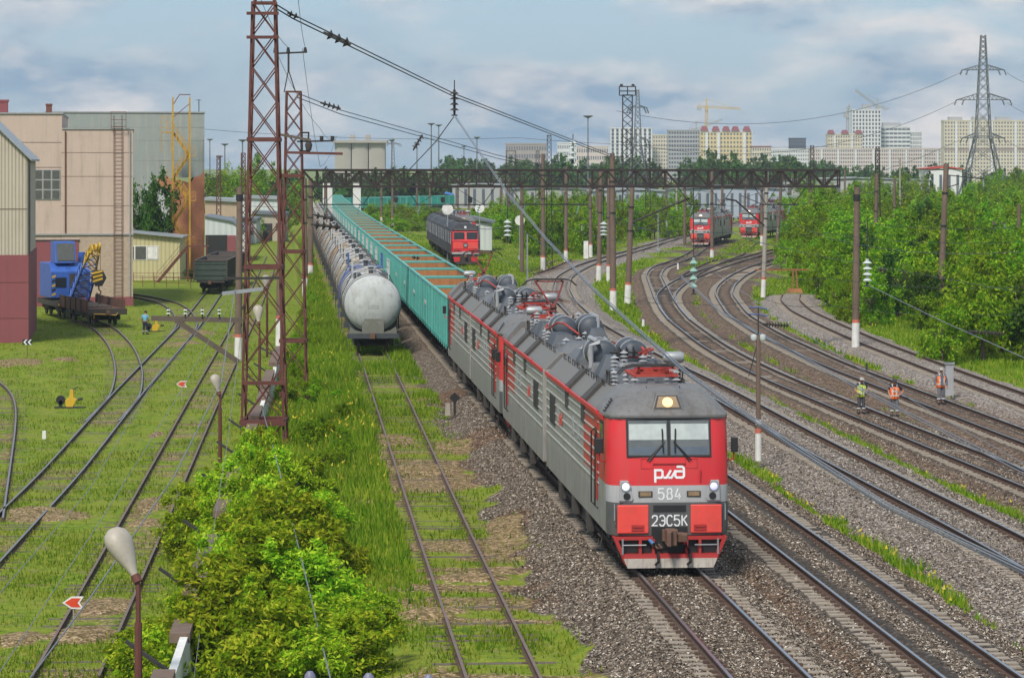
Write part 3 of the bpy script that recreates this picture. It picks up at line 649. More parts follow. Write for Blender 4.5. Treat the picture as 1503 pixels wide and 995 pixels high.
    for s, x in ((-1,-.42),(1,.40)):
        mb = MB(); mb.tube([(x-.12*s*0-.1,.02,.78),(x-.02,-.2,.72),(x+.08,-.28,.5),(x+.10,-.3,.3),(x+.02,-.26,.2)], .04, 6); mb.build('brake_hose', M['black'], root, True)
        mb = MB(); mb.cyl((x-.14,.0,.86),(x-.02,-.2,.73),.05,n=7); mb.build('hose_tap', plain('hose_tap_paint', (.05,.16,.35) if s < 0 else (.45,.04,.06), .5), root)
    mb = MB(); mb.tube([(-.30,-.1,.72),(-.22,-.2,.62),(-.34,-.2,.62),(-.42,-.1,.72)], .025, 5); mb.build('uncoupling_rod', M['coupler'], root)
    # --- plough
    mb = MB()
    for s in (-1, 1):
        mb.prism([(s*1.46,.90),(s*1.36,.90),(s*1.08,.20),(s*1.16,.20)], 'y', -.14, .34)
        mb.prism([(s*1.4,.90),(s*.44,.90),(s*.44,.82),(s*1.38,.82)], 'y', -.1, .05)
        for x in (.80,.46): mb.box(min(s*x,s*(x-.07)), max(s*x,s*(x-.07)), -.12, .02, .42, .84)
        mb.add([(s*1.43,-.14,.9),(s*1.43,.6,.9),(s*1.18,.6,.3),(s*1.14,-.14,.3)], [(0,1,2,3)])
    mb.box(-1.22,1.22,-.15,.04,.40,.47); pl = mb.build('snow_plough', M['redrust'], root)
    mb = MB(); mb.box(-1.3,1.3,.06,.2,.35,.9); mb.build('plough_back', M['black'], pl)
    mb = MB(); mb.add([(-1.24,-.16,.46),(1.24,-.16,.46),(1.20,-.17,.36),(-1.20,-.17,.36)], [(0,1,2,3)]); mb.build('red_strip', M['redrust'], pl)
    mb = MB(); mb.prism([(-1.20,.36),(1.20,.36),(1.10,.12),(-1.10,.12)], 'y', -.185, -.14); mb.build('plough_lip', M['plow'], pl)
    if detail:
        for s in (-1,1): mb = MB(); mb.tube([(s*1.22,-.16,.46),(s*1.22,-.16,.86)],.025,5); mb.tube([(s*1.22,-.17,.70),(s*.62,-.17,.70)],.018,5); mb.build('uncoupling_lever', M['galv'], root)
    # --- sides
    for s in (-1, 1):
        X = s*1.578
        mb = MB()
        for k in range(7):
            z = 2.02 + k*.265; y0 = .9 if k > 0 else 2.3
            mb.box(min(X, X+s*.018), max(X, X+s*.018), 3.2, LEN-.15, z, z+.045)
            mb.box(min(X, X+s*.018), max(X, X+s*.018), 2.05, 2.4, z, z+.035)
        mb.build('side_ribs', M['rib'], root)  # ridges are solid; the light they catch is put into their colour
        mb = MB(); mb.box(min(X, X+s*.05), max(X, X+s*.05), 1.0, LEN-.05, 3.79, 3.90)
        for k in range(2): mb.box(min(X+s*.03,X+s*.09), max(X+s*.03,X+s*.09), 2+k*7.5, 6+k*7.5, 3.84, 3.94)
        mb.build('gutter', M['red'], root)
        mb = MB(); mb.box(min(X-s*.06, X+s*.012), max(X-s*.06, X+s*.012), 1.0, 1.75, 2.92, 3.72); o = mb.build('side_window', M['black'], root); mb = MB(); mb.box(min(X, X+s*.02), max(X, X+s*.02), 1.07, 1.68, 2.99, 3.65); mb.build('pane', M['glass'], o)
        mb = MB(); mb.box(min(X, X+s*.008), max(X, X+s*.008), 2.38, 3.08, 1.55, 3.6); dr = mb.build('door', M['red'], root); mb = MB(); mb.box(min(X, X+s*.014), max(X, X+s*.014), 2.5, 2.96, 2.75, 3.45); mb.build('door_window', M['darkglass'], dr)
        for yy in (2.28, 3.18):
            mb = MB(); mb.tube([(X,yy,1.35),(X+s*.08,yy,1.42),(X+s*.08,yy,3.3),(X,yy,3.37)], .022, 5); mb.build('handrail', M['black'], root)
        for yy in (6.0, 10.4):
            mb = MB(); mb.box(min(X-s*.05, X+s*.022), max(X-s*.05, X+s*.022), yy-.42, yy+.42, 3.28, 3.96)
            mb.add([(s*1.60,yy-.42,3.93),(s*1.60,yy+.42,3.93),(s*1.06,yy+.42,4.47),(s*1.06,yy-.42,4.47),(s*1.48,yy-.42,3.86),(s*1.48,yy+.42,3.86),(s*.98,yy+.42,4.36),(s*.98,yy-.42,4.36)], [(0,1,2,3),(4,7,6,5),(0,4,5,1),(1,5,6,2),(2,6,7,3),(3,7,4,0)])
            mb.build('vent_grille', M['vent_shadow'], root)
        mb = MB(); mb.box(min(X-s*.02, X+s*.03), max(X-s*.02, X+s*.03), 13.9, 15.4, 2.45, 3.35); gr = mb.build('louvre', M['bogie'], root)
        for k in range(3): mb = MB(); mb.box(min(X, X+s*.04), max(X, X+s*.04), 13.95+k*.5, 14.35+k*.5, 2.52, 3.28); mb.build('slats', M['dark_iron'], gr)
        for yy in (7.2, 8.6, 12.9): mb = MB(); mb.box(min(X, X+s*.015), max(X, X+s*.015), yy-.25, yy+.25, 2.7, 3.2); mb.build('side_panel', M['lgrey'], root)
        def fs(a, b_, d, s=s): return (s*(1.60 + d), 12.1 + s*a*-1*-1*(1 if s>0 else 1), b_)
        stroke_part([[((p[0]-.70)*.6*(1), 2.72 + p[1]*.6) for p in q] for q in LOGO], .07, .006, 'emblem', M['redpanel'], root, lambda a, b_, d, s=s: (s*(1.60+d), 12.1 + s*a, b_))
        # mirrors
        mb = MB(); mb.tube([(X,.62,2.75),(X+s*.16,.55,2.8),(X+s*.16,.52,3.0)], .022, 5); mi_ = mb.build('mirror', M['redrust'], root); mb = MB(); mb.box(min(X+s*.08,X+s*.26), max(X+s*.08,X+s*.26), .46, .56, 2.98, 3.36); mb.build('mirror_head', M['black'], mi_, bevel=.02)
        for yy in (4.6, 8.4, 12.2): mb = MB(); mb.box(min(X, X-s*.15), max(X, X-s*.15), yy, yy+.7, .45, .92); mb.build('sandbox', M['bogie'], root)
        mb = MB(); mb.tube([(s*1.4,2.4,.92),(s*1.5,2.4,.3),(s*1.5,3.0,.3),(s*1.4,3.0,.92)], .022, 5); mb.tube([(s*1.5,2.4,.6),(s*1.5,3.0,.6)], .022, 5); mb.build('footstep', M['bogie'], root)
    mb = MB(); mb.box(-1.2,1.2,.4,LEN-.2,.62,1.0); mb.box(-1.35,1.35,6.6,9.9,.35,.8); mb.build('underframe', M['bogie'], root)
    bogie(root, 3.7, (-1.5,1.5), .62, 1.1); bogie(root, 13.2, (-1.5,1.5), .62, 1.1)
    mb = MB(); mb.box(-1.3,1.3,LEN,LEN+.3,1.0,3.7); mb.build('gangway', M['black'], root)
    # --- roof gear
    def house(x0,x1,y0,y1,z1,ins,m='roof_dark',z0=4.37): k = MB(); trapbox(k,x0,x1,y0,y1,z0,z1,ins); return k.build('roof_housing', M[m], root, bevel=.02)
    house(-1.0,1.0,5.2,6.9,4.74,.25); house(-1.05,-.25,7.2,8.4,5.0,.3); house(.2,1.0,7.3,8.7,4.85,.22)
    house(-1.0,.9,9.4,10.0,4.66,.1,'roof'); house(-1.05,-.1,12.4,13.6,4.95,.28); house(.15,1.05,12.2,14.2,4.8,.2); house(-1.0,1.0,14.4,16.6,4.66,.3,'roof')
    for x in (-.55, .35):
        mb = MB(); mb.lathe([(.001,9.9),(.30,9.93),(.40,10.02),(.42,10.1),(.42,11.75),(.40,11.83),(.30,11.92),(.001,11.95)], 18, (x,0,4.85), 'y'); rv = mb.build('reservoir', M['roof_dark'], root, True)
        for yy in (10.3, 11.5):
            mb = MB(); mb.lathe([(.425,yy-.05),(.44,yy-.05),(.44,yy+.05),(.425,yy+.05)], 18, (x,0,4.85), 'y'); mb.box(x-.3,x+.3,yy-.05,yy+.05,4.37,4.6)
            mb.build('strap', M['lgrey'], rv)
    mb = MB(); mb.tube([(-.95,9.7,4.5),(-.95,9.7,5.15),(-.75,9.7,5.25),(-.75,11.9,5.25),(-.75,11.9,4.5)], .07, 6); mb.build('roof_pipe', M['lgrey'], root, True)
    rr = random.Random(5)
    for x, y in ((-.7,6.0),(.1,6.1),(.75,5.7),(-.2,8.0),(.55,8.2),(-.1,9.0),(.7,9.1),(.9,10.6),(.9,11.6),(-.3,12.1),(.5,13.2),(-.6,13.0),(.2,14.8),(-.6,15.2),(.7,15.6),(-.85,4.9),(.85,4.9)):
        z0 = 4.37 if y > 8.9 or y < 5 else 4.7
        mb = MB(); mb.insul((x,y,z0),(x,y,z0+.42),.13,4,8); mb.build('insulator', M['lgrey'], root)
    mb = MB(); mb.tube([(.1,6.1,5.15),(.5,7.0,5.2),(.55,8.2,5.15),(.3,8.5,5.0),(.7,9.1,4.82),(.5,9.5,5.1),(.9,10.6,4.85),(.9,11.6,4.85),(.65,12.4,5.1),(.5,13.2,5.1),(.2,14.8,4.85)], .035, 5)
    mb.tube([(-.2,8.0,5.1),(-.1,9.0,4.85),(.7,9.1,4.85)], .03, 5); mb.tube([(.75,5.7,5.15),(.9,4.9,4.85)], .03, 5); mb.build('busbar', M['redbus'], root)
    for k in range(26):
        x = rr.uniform(-.9,.9); y = rr.uniform(4.6,16.3); mb = MB(); trapbox(mb,x-.12,x+.12,y-.12,y+.12,4.37,4.37+rr.uniform(.12,.4),.03); mb.build('roof_fitting', M['roof'], root)
    for k in range(10):
        x = rr.uniform(-.95,.95); y = rr.uniform(5,15); mb = MB(); mb.tube([(x,y,4.37),(x,y+.05,4.47),(x,y+1.15,4.47),(x,y+1.2,4.37)],.03,4); mb.build('roof_conduit', M['roof'], root)
    mb = MB(); mb.lathe([(.001,-.3),(.12,-.28),(.16,-.2),(.16,.2),(.12,.28),(.001,.3)],12,(.78,4.9,5.12),'x'); mb.build('arrester', M['lamp_violet'] if False else M['galv'], root, True)
    mb = MB(); 
    for x in (-.2,0,.2): mb.cyl((x-.03,8.9,5.0),(x+.03,8.9,5.0),.19,.08,n=12)
    mb.tube([(-.5,8.9,5.0),(.5,8.9,5.0)],.03,5); mb.build('string_insulator', M['dark_iron'], root)
    for s in (-1,1):
        for k in range(9): 
            y = 5.1+k*1.3; mb = MB(); mb.tube([(s*1.1,y,4.33),(s*1.1,y,4.5),(s*1.1,y+.5,4.5),(s*1.1,y+.5,4.33)],.016,4); mb.build('grab_handle', M['bogie'], root)
        mb = MB(); mb.tube([(s*1.0,4.7,4.4),(s*1.0,4.7,4.75),(s*1.0,5.3,4.75),(s*1.0,5.3,4.4)],.035,5); mb.build('roof_rail', M['bogie'], root)
    pantograph(root, panto_y, raised, 1)
    return root
def place(o, y, t=0., z=0., rz=HEAD): o.location = (float(X1(y)) + t, y, z); o.rotation_euler = (0,0,rz); return o
u = Vector((-math.sin(HEAD), math.cos(HEAD), 0))
def along(y0, s): 
    yy = y0 + s*math.cos(HEAD); return (float(X1(yy)), yy, 0)
Y0 = 72.2
GRP = 'electric locomotive sections heading the ore train'
loco1 = make_section('leading red and grey electric locomotive numbered 584 with its headlamp lit', False); loco1['group'] = GRP
loco1.location = along(Y0, 0); loco1.rotation_euler = (0,0,HEAD)
loco2 = make_section('second electric locomotive section, with a raised pantograph over its rear cab', True, False, 2.6, False); loco2['group'] = GRP
loco2.location = along(Y0, 35.0); loco2.rotation_euler = (0,0,HEAD+math.pi)
loco3 = dup(loco1, along(Y0, 35.6), HEAD, 'third grey electric locomotive section with red cab side close behind the leading pair', GRP)
loco4 = dup(loco2, along(Y0, 70.2), HEAD+math.pi, 'rearmost grey electric locomotive section coupled to the first teal open wagon', GRP)
# ------------------------------------------------------------------ teal open wagons
M['teal'] = paint('teal_wagon_paint', (.017,.275,.235), .6, 0, (.06,.09,.075), .6, .8, True, .1, var=.12)
M['teal_rail'] = paint('teal_rim_paint', (.12,.42,.38), .55, 0, (.16,.13,.1), .6, 1.5, False)
M['ore_rust'] = paint('rusted_inner_steel', (.42,.185,.068), .85, 0, (.12,.055,.03), .6, 1.0, True, .1, var=.15)
M['ore_floor'] = paint('rusted_wagon_floor', (.16,.075,.035), .9, 0, (.07,.04,.03), .7, 1.2, False)
def coupler(root, y, s):
    mb = MB(); mb.box(-.12,.12,min(y,y+s*.45),max(y,y+s*.45),.92,1.16); mb.box(-.2,.1,min(y+s*.3,y+s*.5),max(y+s*.3,y+s*.5),.86,1.2); mb.build('coupler', M['coupler'], root, bevel=.02)
def make_gondola(label, cat='wagon', side='teal', rim='teal_rail', inner='ore_rust', floor='ore_floor', near=True, L=13.0, H=3.72, ribs=8):
    root = thing('open_wagon', label, cat); W_ = 1.55; z0 = 1.25
    for s in (-1, 1):
        mb = MB(); x = s*W_
        mb.box(min(x-s*.05,x), max(x-s*.05,x), 0, L, z0, H-.06)
        for k in range(ribs): 
            y = L*(k)/(ribs-1); y = min(max(y,.08),L-.08); mb.box(min(x,x+s*.07), max(x,x+s*.07), y-.07, y+.07, z0-.1, H-.06, 1)
        if near:
            for k in range(ribs-1):
                for e in (.2,.36,.52,.68,.84): y = L*(k+e)/(ribs-1); mb.box(min(x,x+s*.025), max(x,x+s*.025), y-.04, y+.04, z0+.15, H-.15)
        mb.box(min(x,x+s*.05), max(x,x+s*.05), 0, L, z0-.05, z0+.12)
        sd = mb.build('side_wall', [M[side], M[rim]], root)
        mb = MB(); mb.box(min(x-s*.065,x-s*.052), max(x-s*.065,x-s*.052), .09, L-.09, z0+.1, H-.1); mb.build('inner_lining', M[inner], sd)
        mb = MB(); mb.box(min(x-s*.10,x+s*.05), max(x-s*.10,x+s*.05), -.03, L+.03, H-.06, H+.04); mb.build('top_rim', M[rim], root)
    for y, s in ((0,-1),(L,1)):
        mb = MB(); mb.box(-W_+.05, W_-.05, min(y,y-s*.06), max(y,y-s*.06), z0, H-.06)
        for z in (1.75,2.3,2.85): mb.box(-W_+.05, W_-.05, min(y,y+s*.06), max(y,y+s*.06), z-.06, z+.06)
        e = mb.build('end_wall', M[side], root)
        mb = MB(); mb.box(-W_+.08, W_-.08, min(y-s*.065,y-s*.08), max(y-s*.065,y-s*.08), z0+.1, H-.1); mb.build('inner_lining', M[inner], e)
        mb = MB(); mb.box(-W_+.10, W_-.10, y-.07, y+.07, H-.055, H+.045); mb.build('top_rim', M[rim], root)
        coupler(root, y, s)
    mb = MB(); mb.box(-W_+.05, W_-.05, .06, L-.06, z0-.02, z0+.06); mb.build('floor', M[floor], root)
    mb = MB(); mb.box(-.25,.25,.2,L-.2,.85,1.22); mb.box(-1.35,1.35,.05,.35,1.0,1.22); mb.box(-1.35,1.35,L-.35,L-.05,1.0,1.22)
    for k in range(6): mb.box(-1.4,1.4,1+k*2.2-.1,1+k*2.2+.1,1.05,1.22)
    mb.build('underframe', M['bogie'], root)
    for y in (2.1, L-2.1): bogie(root, y, (-.92,.92), .475, 1.02)
    return root
GW = 'teal open wagons in the ore train'
yw = 142.9 - 0
g0 = make_gondola('first teal open wagon, coupled behind the last grey locomotive section')
g0['group'] = GW; g0.location = along(yw, 0); g0.rotation_euler = (0,0,HEAD)
def simple_gondola():
    """far wagons: sides with ribs, ends, lining, rims and running gear as parts"""
    root = thing('open_wagon', 'x', 'wagon'); L = 13.0; H = 3.72; W_ = 1.55; z0 = 1.25
    mb = MB()
    for s in (-1,1):
        x = s*W_; mb.box(min(x-s*.05,x), max(x-s*.05,x), 0, L, z0, H-.06)
        for k in range(8): y = min(max(L*k/7,.08),L-.08); mb.box(min(x,x+s*.07), max(x,x+s*.07), y-.07, y+.07, z0-.1, H-.06, 1)
    for y,s in ((0,-1),(L,1)): mb.box(-W_+.05, W_-.05, min(y,y-s*.06), max(y,y-s*.06), z0, H-.06)
    mb.build('body', [M['teal'], M['teal_rail']], root)
    mb = MB()
    for s in (-1,1): x=s*W_; mb.box(min(x-s*.065,x-s*.052), max(x-s*.065,x-s*.052), .09, L-.09, z0+.1, H-.1)
    for y,s in ((0,-1),(L,1)): mb.box(-W_+.08, W_-.08, min(y-s*.065,y-s*.08), max(y-s*.065,y-s*.08), z0+.1, H-.1)
    mb.box(-W_+.05, W_-.05, .08, L-.08, z0, z0+.06); mb.build('inner_lining', M['ore_rust'], root)
    mb = MB()
    for s in (-1,1): x=s*W_; mb.box(min(x-s*.10,x+s*.05), max(x-s*.10,x+s*.05), -.03, L+.03, H-.06, H+.04)
    for y in (0,L): mb.box(-W_+.10, W_-.10, y-.07, y+.07, H-.055, H+.045)
    mb.build('top_rim', M['teal_rail'], root)
    mb = MB(); mb.box(-1.1,1.1,.3,L-.3,.4,1.2); mb.build('underframe', M['bogie'], root)
    return root
PITCH = 13.75
sg = None
for k in range(1, 38):
    p = along(yw, k*PITCH)
    lab = ('second teal open wagon in the ore train, %s' % 'counted back from the grey locomotives') if k == 1 else 'third teal open wagon behind the grey locomotives' if k == 2 else 'rust-lined empty teal open wagon in the long ore train'
    if k < 9:
        gw_ = dup(g0, p, HEAD, lab, GW)
        if k < 5:
            t_ = part('wagon_number', text_mesh('5%03d %04d' % (RNG.integers(100,999), RNG.integers(1000,9999)), .42, .004, M['rib']), gw_, (-1.625, 6.5, 2.5)); t_.rotation_euler = (R(90),0,R(-90))
    elif sg is None: sg = simple_gondola(); sg.location = p; sg.rotation_euler = (0,0,HEAD); sg['label'] = lab; sg['group'] = GW
    else: dup(sg, p, HEAD, lab, GW)
# teal wagons standing across, far behind
for k in range(6):
    o = dup(sg, (ux(508 + k*17, 690.), 690 + k*10, -1.0), R(-52), 'distant teal open wagon standing beyond the pillars of the far crossing', 'distant teal open wagons')
# ------------------------------------------------------------------ tank wagons on the grassy siding
def tank_mats(name, base, band, bw=0):
    m = paint(name, base, .45, .05, (.14,.11,.085), .5, .9, True, .1); return m
M['tank_grey'] = paint('pale_blue_grey_tank_paint', (.46,.48,.48), .8, 0, (.17,.145,.11), .6, .8, True, .08)
M['tank_blue'] = paint('blue_tank_band', (.055,.105,.28), .5, 0, (.2,.2,.19), .4, 1)
M['tank_cream'] = paint('stained_cream_tank_paint', (.56,.49,.37), .6, 0, (.13,.09,.06), .7, 1.2)
M['tank_silver'] = paint('dull_silver_tank_paint', (.46,.465,.46), .6, 0, (.18,.14,.10), .65, 1.2)
M['tank_ochre'] = paint('oil_stained_ochre_tank_paint', (.40,.28,.17), .65, 0, (.10,.065,.04), .8, 1.4)
M['tank_frame'] = paint('tank_underframe_paint', (.045,.055,.068), .7, 0, (.12,.10,.08), .6, 2)
M['tank_plate'] = paint('olive_grey_plate', (.16,.165,.14), .6, 0, (.1,.09,.07), .5, 1.5)
def make_tank(label, m, band=None, near=True):
    root = thing('tank_wagon', label, 'tank wagon'); L = 10.8; z = 2.78; r = 1.62
    prof = [(.001,.12),(.5,.15),(.95,.25),(1.3,.42),(1.52,.62),(r,.86),(r,L-.86),(1.52,L-.62),(1.3,L-.42),(.95,L-.25),(.5,L-.15),(.001,L-.12)]
    mb = MB(); mb.lathe(prof, 36, (0,0,z), 'y'); b = mb.build('barrel', M[m], root, True)
    for y in (1.0, 3.2, L-3.2, L-1.0):
        mb = MB(); mb.lathe([(r+.005,y-.05),(r+.03,y-.05),(r+.03,y+.05),(r+.005,y+.05)], 36, (0,0,z), 'y'); mb.build('strap', M['tank_frame'] if y in (1.0, L-1.0) else M['coupler'], b, True)
    if band:
        for y0, y1 in band:
            mb = MB(); mb.lathe([(r+.002,y0),(r+.012,y0),(r+.012,y1),(r+.002,y1)], 36, (0,0,z), 'y'); mb.build('paint_band', M['tank_blue'], b, True)
    mb = MB(); mb.lathe([(.35,0),(.35,.28),(.42,.28),(.42,.36),(.2,.42),(.001,.44)], 16, (0,L/2,z+r-.06)); mb.build('hatch', M['tank_silver'], root, True)
    mb = MB(); mb.cyl((0,L/2-1.2,z+r-.05),(0,L/2-1.2,z+r+.3),.14,n=10); mb.cyl((0,L/2-1.2,z+r+.3),(0,L/2-1.2,z+r+.36),.2,n=10); mb.build('valve', M['tank_frame'], root)
    for s in (-1,1):
        mb = MB(); mb.box(min(s*.55,s*1.05),max(s*.55,s*1.05),L/2-1.6,L/2+1.6,z+r-.12,z+r-.07); wk = mb.build('walkway', M['tank_blue'] if band else M['tank_frame'], root)
        mb = MB()
        for y in (L/2-1.5,L/2,L/2+1.5): mb.beam((s*1.05,y,z+r-.12),(s*1.05,y,z+r+.75),.05)
        for h in (.35,.75): mb.beam((s*1.05,L/2-1.5,z+r+h),(s*1.05,L/2+1.5,z+r+h),.045)
        mb.build('guard_rail', M['tank_blue'] if band else M['tank_silver'], wk)
        mb = MB()
        for y in (L/2-.25,L/2+.25): mb.tube([(s*1.08,y,z+r-.1),(s*1.66,y,z+.3),(s*1.66,y,1.1)],.02,4)
        for k in range(9): mb.beam((s*1.66,L/2-.25,1.2+k*.22),(s*1.66,L/2+.25,1.2+k*.22),.025)
        mb.build('ladder', M['tank_blue'] if band else M['tank_frame'], root)
    mb = MB(); mb.box(-.28,.28,-.05,L+.05,.82,1.1)
    for y in (0,L): mb.box(-1.45,1.45,y-.12,y+.12,.86,1.14)
    mb.build('underframe', M['tank_frame'], root)
    for y, s in ((1.4,-1),(L-1.4,1)):
        mb = MB(); mb.prism([(-1.3,1.05),(1.3,1.05),(1.42,1.9),(1.1,1.62),(.6,1.3),(0,1.2),(-.6,1.3),(-1.1,1.62),(-1.42,1.9)], 'y', y-.35, y+.35); mb.build('saddle', M['tank_frame'], root)
        bogie(root, y+.35*-s, (-.92,.92), .475, 1.02, sub=near)
    for y, s in ((0,-1),(L,1)): coupler(root, y, s)
    if near:
        mb = MB(); mb.prism([(-.62,1.12),(.62,1.12),(.62,1.75),(.45,1.98),(-.45,1.98),(-.62,1.75)], 'y', .02, .55); pl = mb.build('end_plate', M['tank_plate'], root, bevel=.02)
        for sx in (-1,1):
            mb = MB(); mb.prism([(sx*.62,1.12),(sx*1.35,1.12),(sx*1.30,1.5),(sx*1.0,1.3),(sx*.62,1.2)], 'y', .05, .5); mb.build('end_saddle', M['tank_plate'], root)
            mb = MB(); mb.tube([(sx*1.4,-.1,1.1),(sx*1.5,-.1,1.0),(sx*1.5,-.1,.5),(sx*1.2,-.1,.5),(sx*1.2,-.1,1.0)],.02,4); mb.build('footstep', M['tank_frame'], root)
        for w, h, z_, y_ in ((.62,.05,3.32,.36),(.85,.05,3.24,.30),(.5,.04,3.17,.27),(.7,.05,2.62,.12),(.55,.04,2.55,.12),(.26,.05,1.72,-.0),(.34,.04,1.64,-.0),(.30,.05,1.72,-.0)):
            pass
        def stencil(s, sz, x, y, z_): t_ = part('stencil', text_mesh(s, sz, .003, M['rib']), root, (x, y, z_)); t_.rotation_euler = (R(90),0,0)
        stencil('ПРОПАН', .13, 0, .32, 3.60); stencil('СЖИЖЕННЫЙ ГАЗ', .11, .02, .255, 3.46); stencil('ОПАСНО', .10, .0, .2, 3.34)
        stencil('С ГОРКИ НЕ', .10, 0, .10, 2.72); stencil('СПУСКАТЬ', .10, 0, .10, 2.60)
        stencil('72.0 т', .10, -.38, .01, 1.80); stencil('21.3 т', .09, -.38, .01, 1.68); stencil('12.02 м', .09, .36, .01, 1.78); stencil('54.5', .09, .36, .01, 1.68)
        mb = MB()
        for sx in (-1,1): 
            mb.beam((sx*.9,.85,z+1.36),(sx*.9,.85,z+1.95),.04); 
        mb.beam((-.9,.85,z+1.95),(.9,.85,z+1.95),.04); mb.build('guard_rail', M['tank_silver'], root)
    return root
GT = 'tank wagons standing on the grassy siding'
sid = lambda y: (float(X1(y) + TSID(y)), y, float(rail_z(X1(y)+TSID(y), y)))
t0 = make_tank('pale blue-grey tank wagon nearest on the siding, its round end towards the viewer', 'tank_grey')
tb = make_tank('tank wagon with blue bands and blue railings, second on the siding', 'tank_silver', [(.9,2.4),(4.0,6.9)], False)
tc_ = make_tank('stained cream tank wagon third on the grassy siding', 'tank_cream', None, False)
ts_ = make_tank('dull silver tank wagon with rust streaks, fourth on the siding', 'tank_silver', None, False)
to_ = make_tank('oil stained ochre tank wagon in the siding row', 'tank_ochre', None, False)
yt = 160.5; TP = 12.0
for o, k in ((t0,0),(tb,1),(tc_,2),(ts_,3),(to_,5)):
    o.location = sid(yt + k*TP*math.cos(HEAD)); o.rotation_euler = (0,0,HEAD); o['group'] = GT
NAME = {'c': (tc_,'cream tank wagon with dark stains further along the siding'), 's': (ts_,'dull silver tank wagon further along the siding'), 'o': (to_,'ochre oil stained tank wagon further along the siding'), 'b': (tb,'blue banded tank wagon further along the siding')}
for i, ch in enumerate('sosscsoscscosccsoscocs'):
    if 4 + i == 5: continue
    o, lab = NAME[ch]; dup(o, sid(yt + (4+i)*TP*math.cos(HEAD)), HEAD, lab, GT)
# ------------------------------------------------------------------ dark diesel locomotives and the red ones waiting at the right
M['diesel'] = paint('sooty_grey_diesel_paint', (.085,.088,.092), .6, 0, (.05,.045,.04), .6, .8)
M['diesel_roof'] = paint('black_diesel_roof', (.025,.027,.032), .6, 0, (.09,.075,.06), .5, .8)
def make_diesel(label, front=True):
    root = thing('diesel_locomotive', label, 'locomotive'); L = 17.3
    mb = MB(); mb.prism([(-1.42,1.3),(-1.45,3.75),(-1.1,4.25),(-.5,4.5),(.5,4.5),(1.1,4.25),(1.45,3.75),(1.42,1.3)], 'y', 1.9 if front else .1, L); mb.build('body', M['diesel'], root, bevel=.03)
    mb = MB(); mb.prism([(-1.47,3.74),(-1.12,4.27),(-.5,4.53),(.5,4.53),(1.12,4.27),(1.47,3.74)], 'y', 2.2, L-.2); mb.build('roof', M['diesel_roof'], root, bevel=.03)
    if front:
        W_ = 1.42; rings = []
        for z, yf, w in ((1.3,.0,1.42),(2.6,0,1.42),(2.7,.12,1.42),(3.55,.42,1.36),(3.75,.5,1.3)):
            rings.append([(-1.44,2.0,z),(-w,yf+.2,z),(-w+.12,yf,z),(w-.12,yf,z),(w,yf+.2,z),(1.44,2.0,z)])
        mb = MB(); mb.loft(rings); mb.build('cab', M['red'], root)
        rings = []
        for z, yf, w in ((3.73,.34,1.42),(3.9,.42,1.4),(4.3,1.1,1.0),(4.45,1.7,.6)):
            rings.append([(-w,2.2,z),(-w,yf+.2,z),(-w+.2,yf,z),(w-.2,yf,z),(w,yf+.2,z),(w,2.2,z)])
        mb = MB(); mb.loft(rings); mb.build('cab_roof', M['diesel_roof'], root)
        for s in (-1,1):
            mb = MB(); mb.add([(s*.12,.10,2.82),(s*1.25,.10,2.82),(s*1.22,.30,3.52),(s*.12,.30,3.52),(s*.12,.3,2.82),(s*1.25,.3,2.82),(s*1.22,.5,3.52),(s*.12,.5,3.52)], [(0,1,2,3),(4,7,6,5),(0,4,5,1),(1,5,6,2),(2,6,7,3),(3,7,4,0)]); mb.build('windscreen', M['darkglass'], root)
            mb = MB(); mb.box(s*.78-.55,s*.78+.55,-.03,.05,1.78,2.45); mb.build('front_panel', M['redpanel'], root, bevel=.02)
            mb = MB(); mb.box(s*.9-.35,s*.9+.35,-.02,.05,1.52,1.62); mb.build('vent_slot', M['black'], root)
            mb = MB(); mb.prism([(s*1.3,.9),(s*.6,.9),(s*.6,.5),(s*1.0,.3),(s*1.2,.4)], 'y', -.05, .2); mb.build('snow_plough', M['red'], root)
        mb = MB(); mb.cyl((0,-.06,2.15),(0,.05,2.15),.24,n=18); lp = mb.build('headlamp', M['bogie'], root, True); mb = MB(); mb.cyl((0,-.08,2.15),(0,-.055,2.15),.17,n=16); mb.build('lens', M['galv'], lp)
        mb = MB(); mb.cyl((0,.5,4.05),(0,.62,4.05),.14,n=12); mb.build('roof_lamp', M['cool_white'], root)
        mb = MB(); mb.box(-1.45,1.45,-.06,.3,1.2,1.42); mb.box(-.4,.4,-.08,-.02,1.32,1.5); mb.build('buffer_beam', M['lgrey'], root)
        mb = MB(); mb.box(-1.25,1.25,.05,.2,.4,1.2); mb.build('front_shield', M['bogie'], root)
        mb = MB(); mb.prism([(-1.1,.42),(1.1,.42),(.95,.16),(-.95,.16)],'y',-.2,-.1); mb.build('plough_lip', M['bogie'], root)
    for k in range(7):
        for s in (-1,1): mb = MB(); mb.box(min(s*1.43,s*1.48),max(s*1.43,s*1.48),3+k*2,4.2+k*2,2.2,3.5); mb.build('side_louvre', M['diesel_roof'] if k % 2 else M['lgrey'], root)
    for k in range(4): mb = MB(); mb.lathe([(.6,0),(.62,.18),(.4,.22),(.001,.2)],14,(0,4+k*3.6,4.48)); mb.build('roof_fan', M['bogie'], root)
    mb = MB(); mb.box(-1.5,1.5,.1,L,1.15,1.32); mb.box(-1.2,1.2,6,11,.4,1.2); mb.build('underframe', M['bogie'], root)
    bogie(root, 3.4, (-1.6,0,1.6), .52, 1.1); bogie(root, L-3.4, (-1.6,0,1.6), .52, 1.1)
    coupler(root, 0, -1); coupler(root, L, 1)
    return root
hd = math.atan(.068); gd = 'dark diesel locomotive sections'
px = lambda y: -4.86 - .068*(y-300)
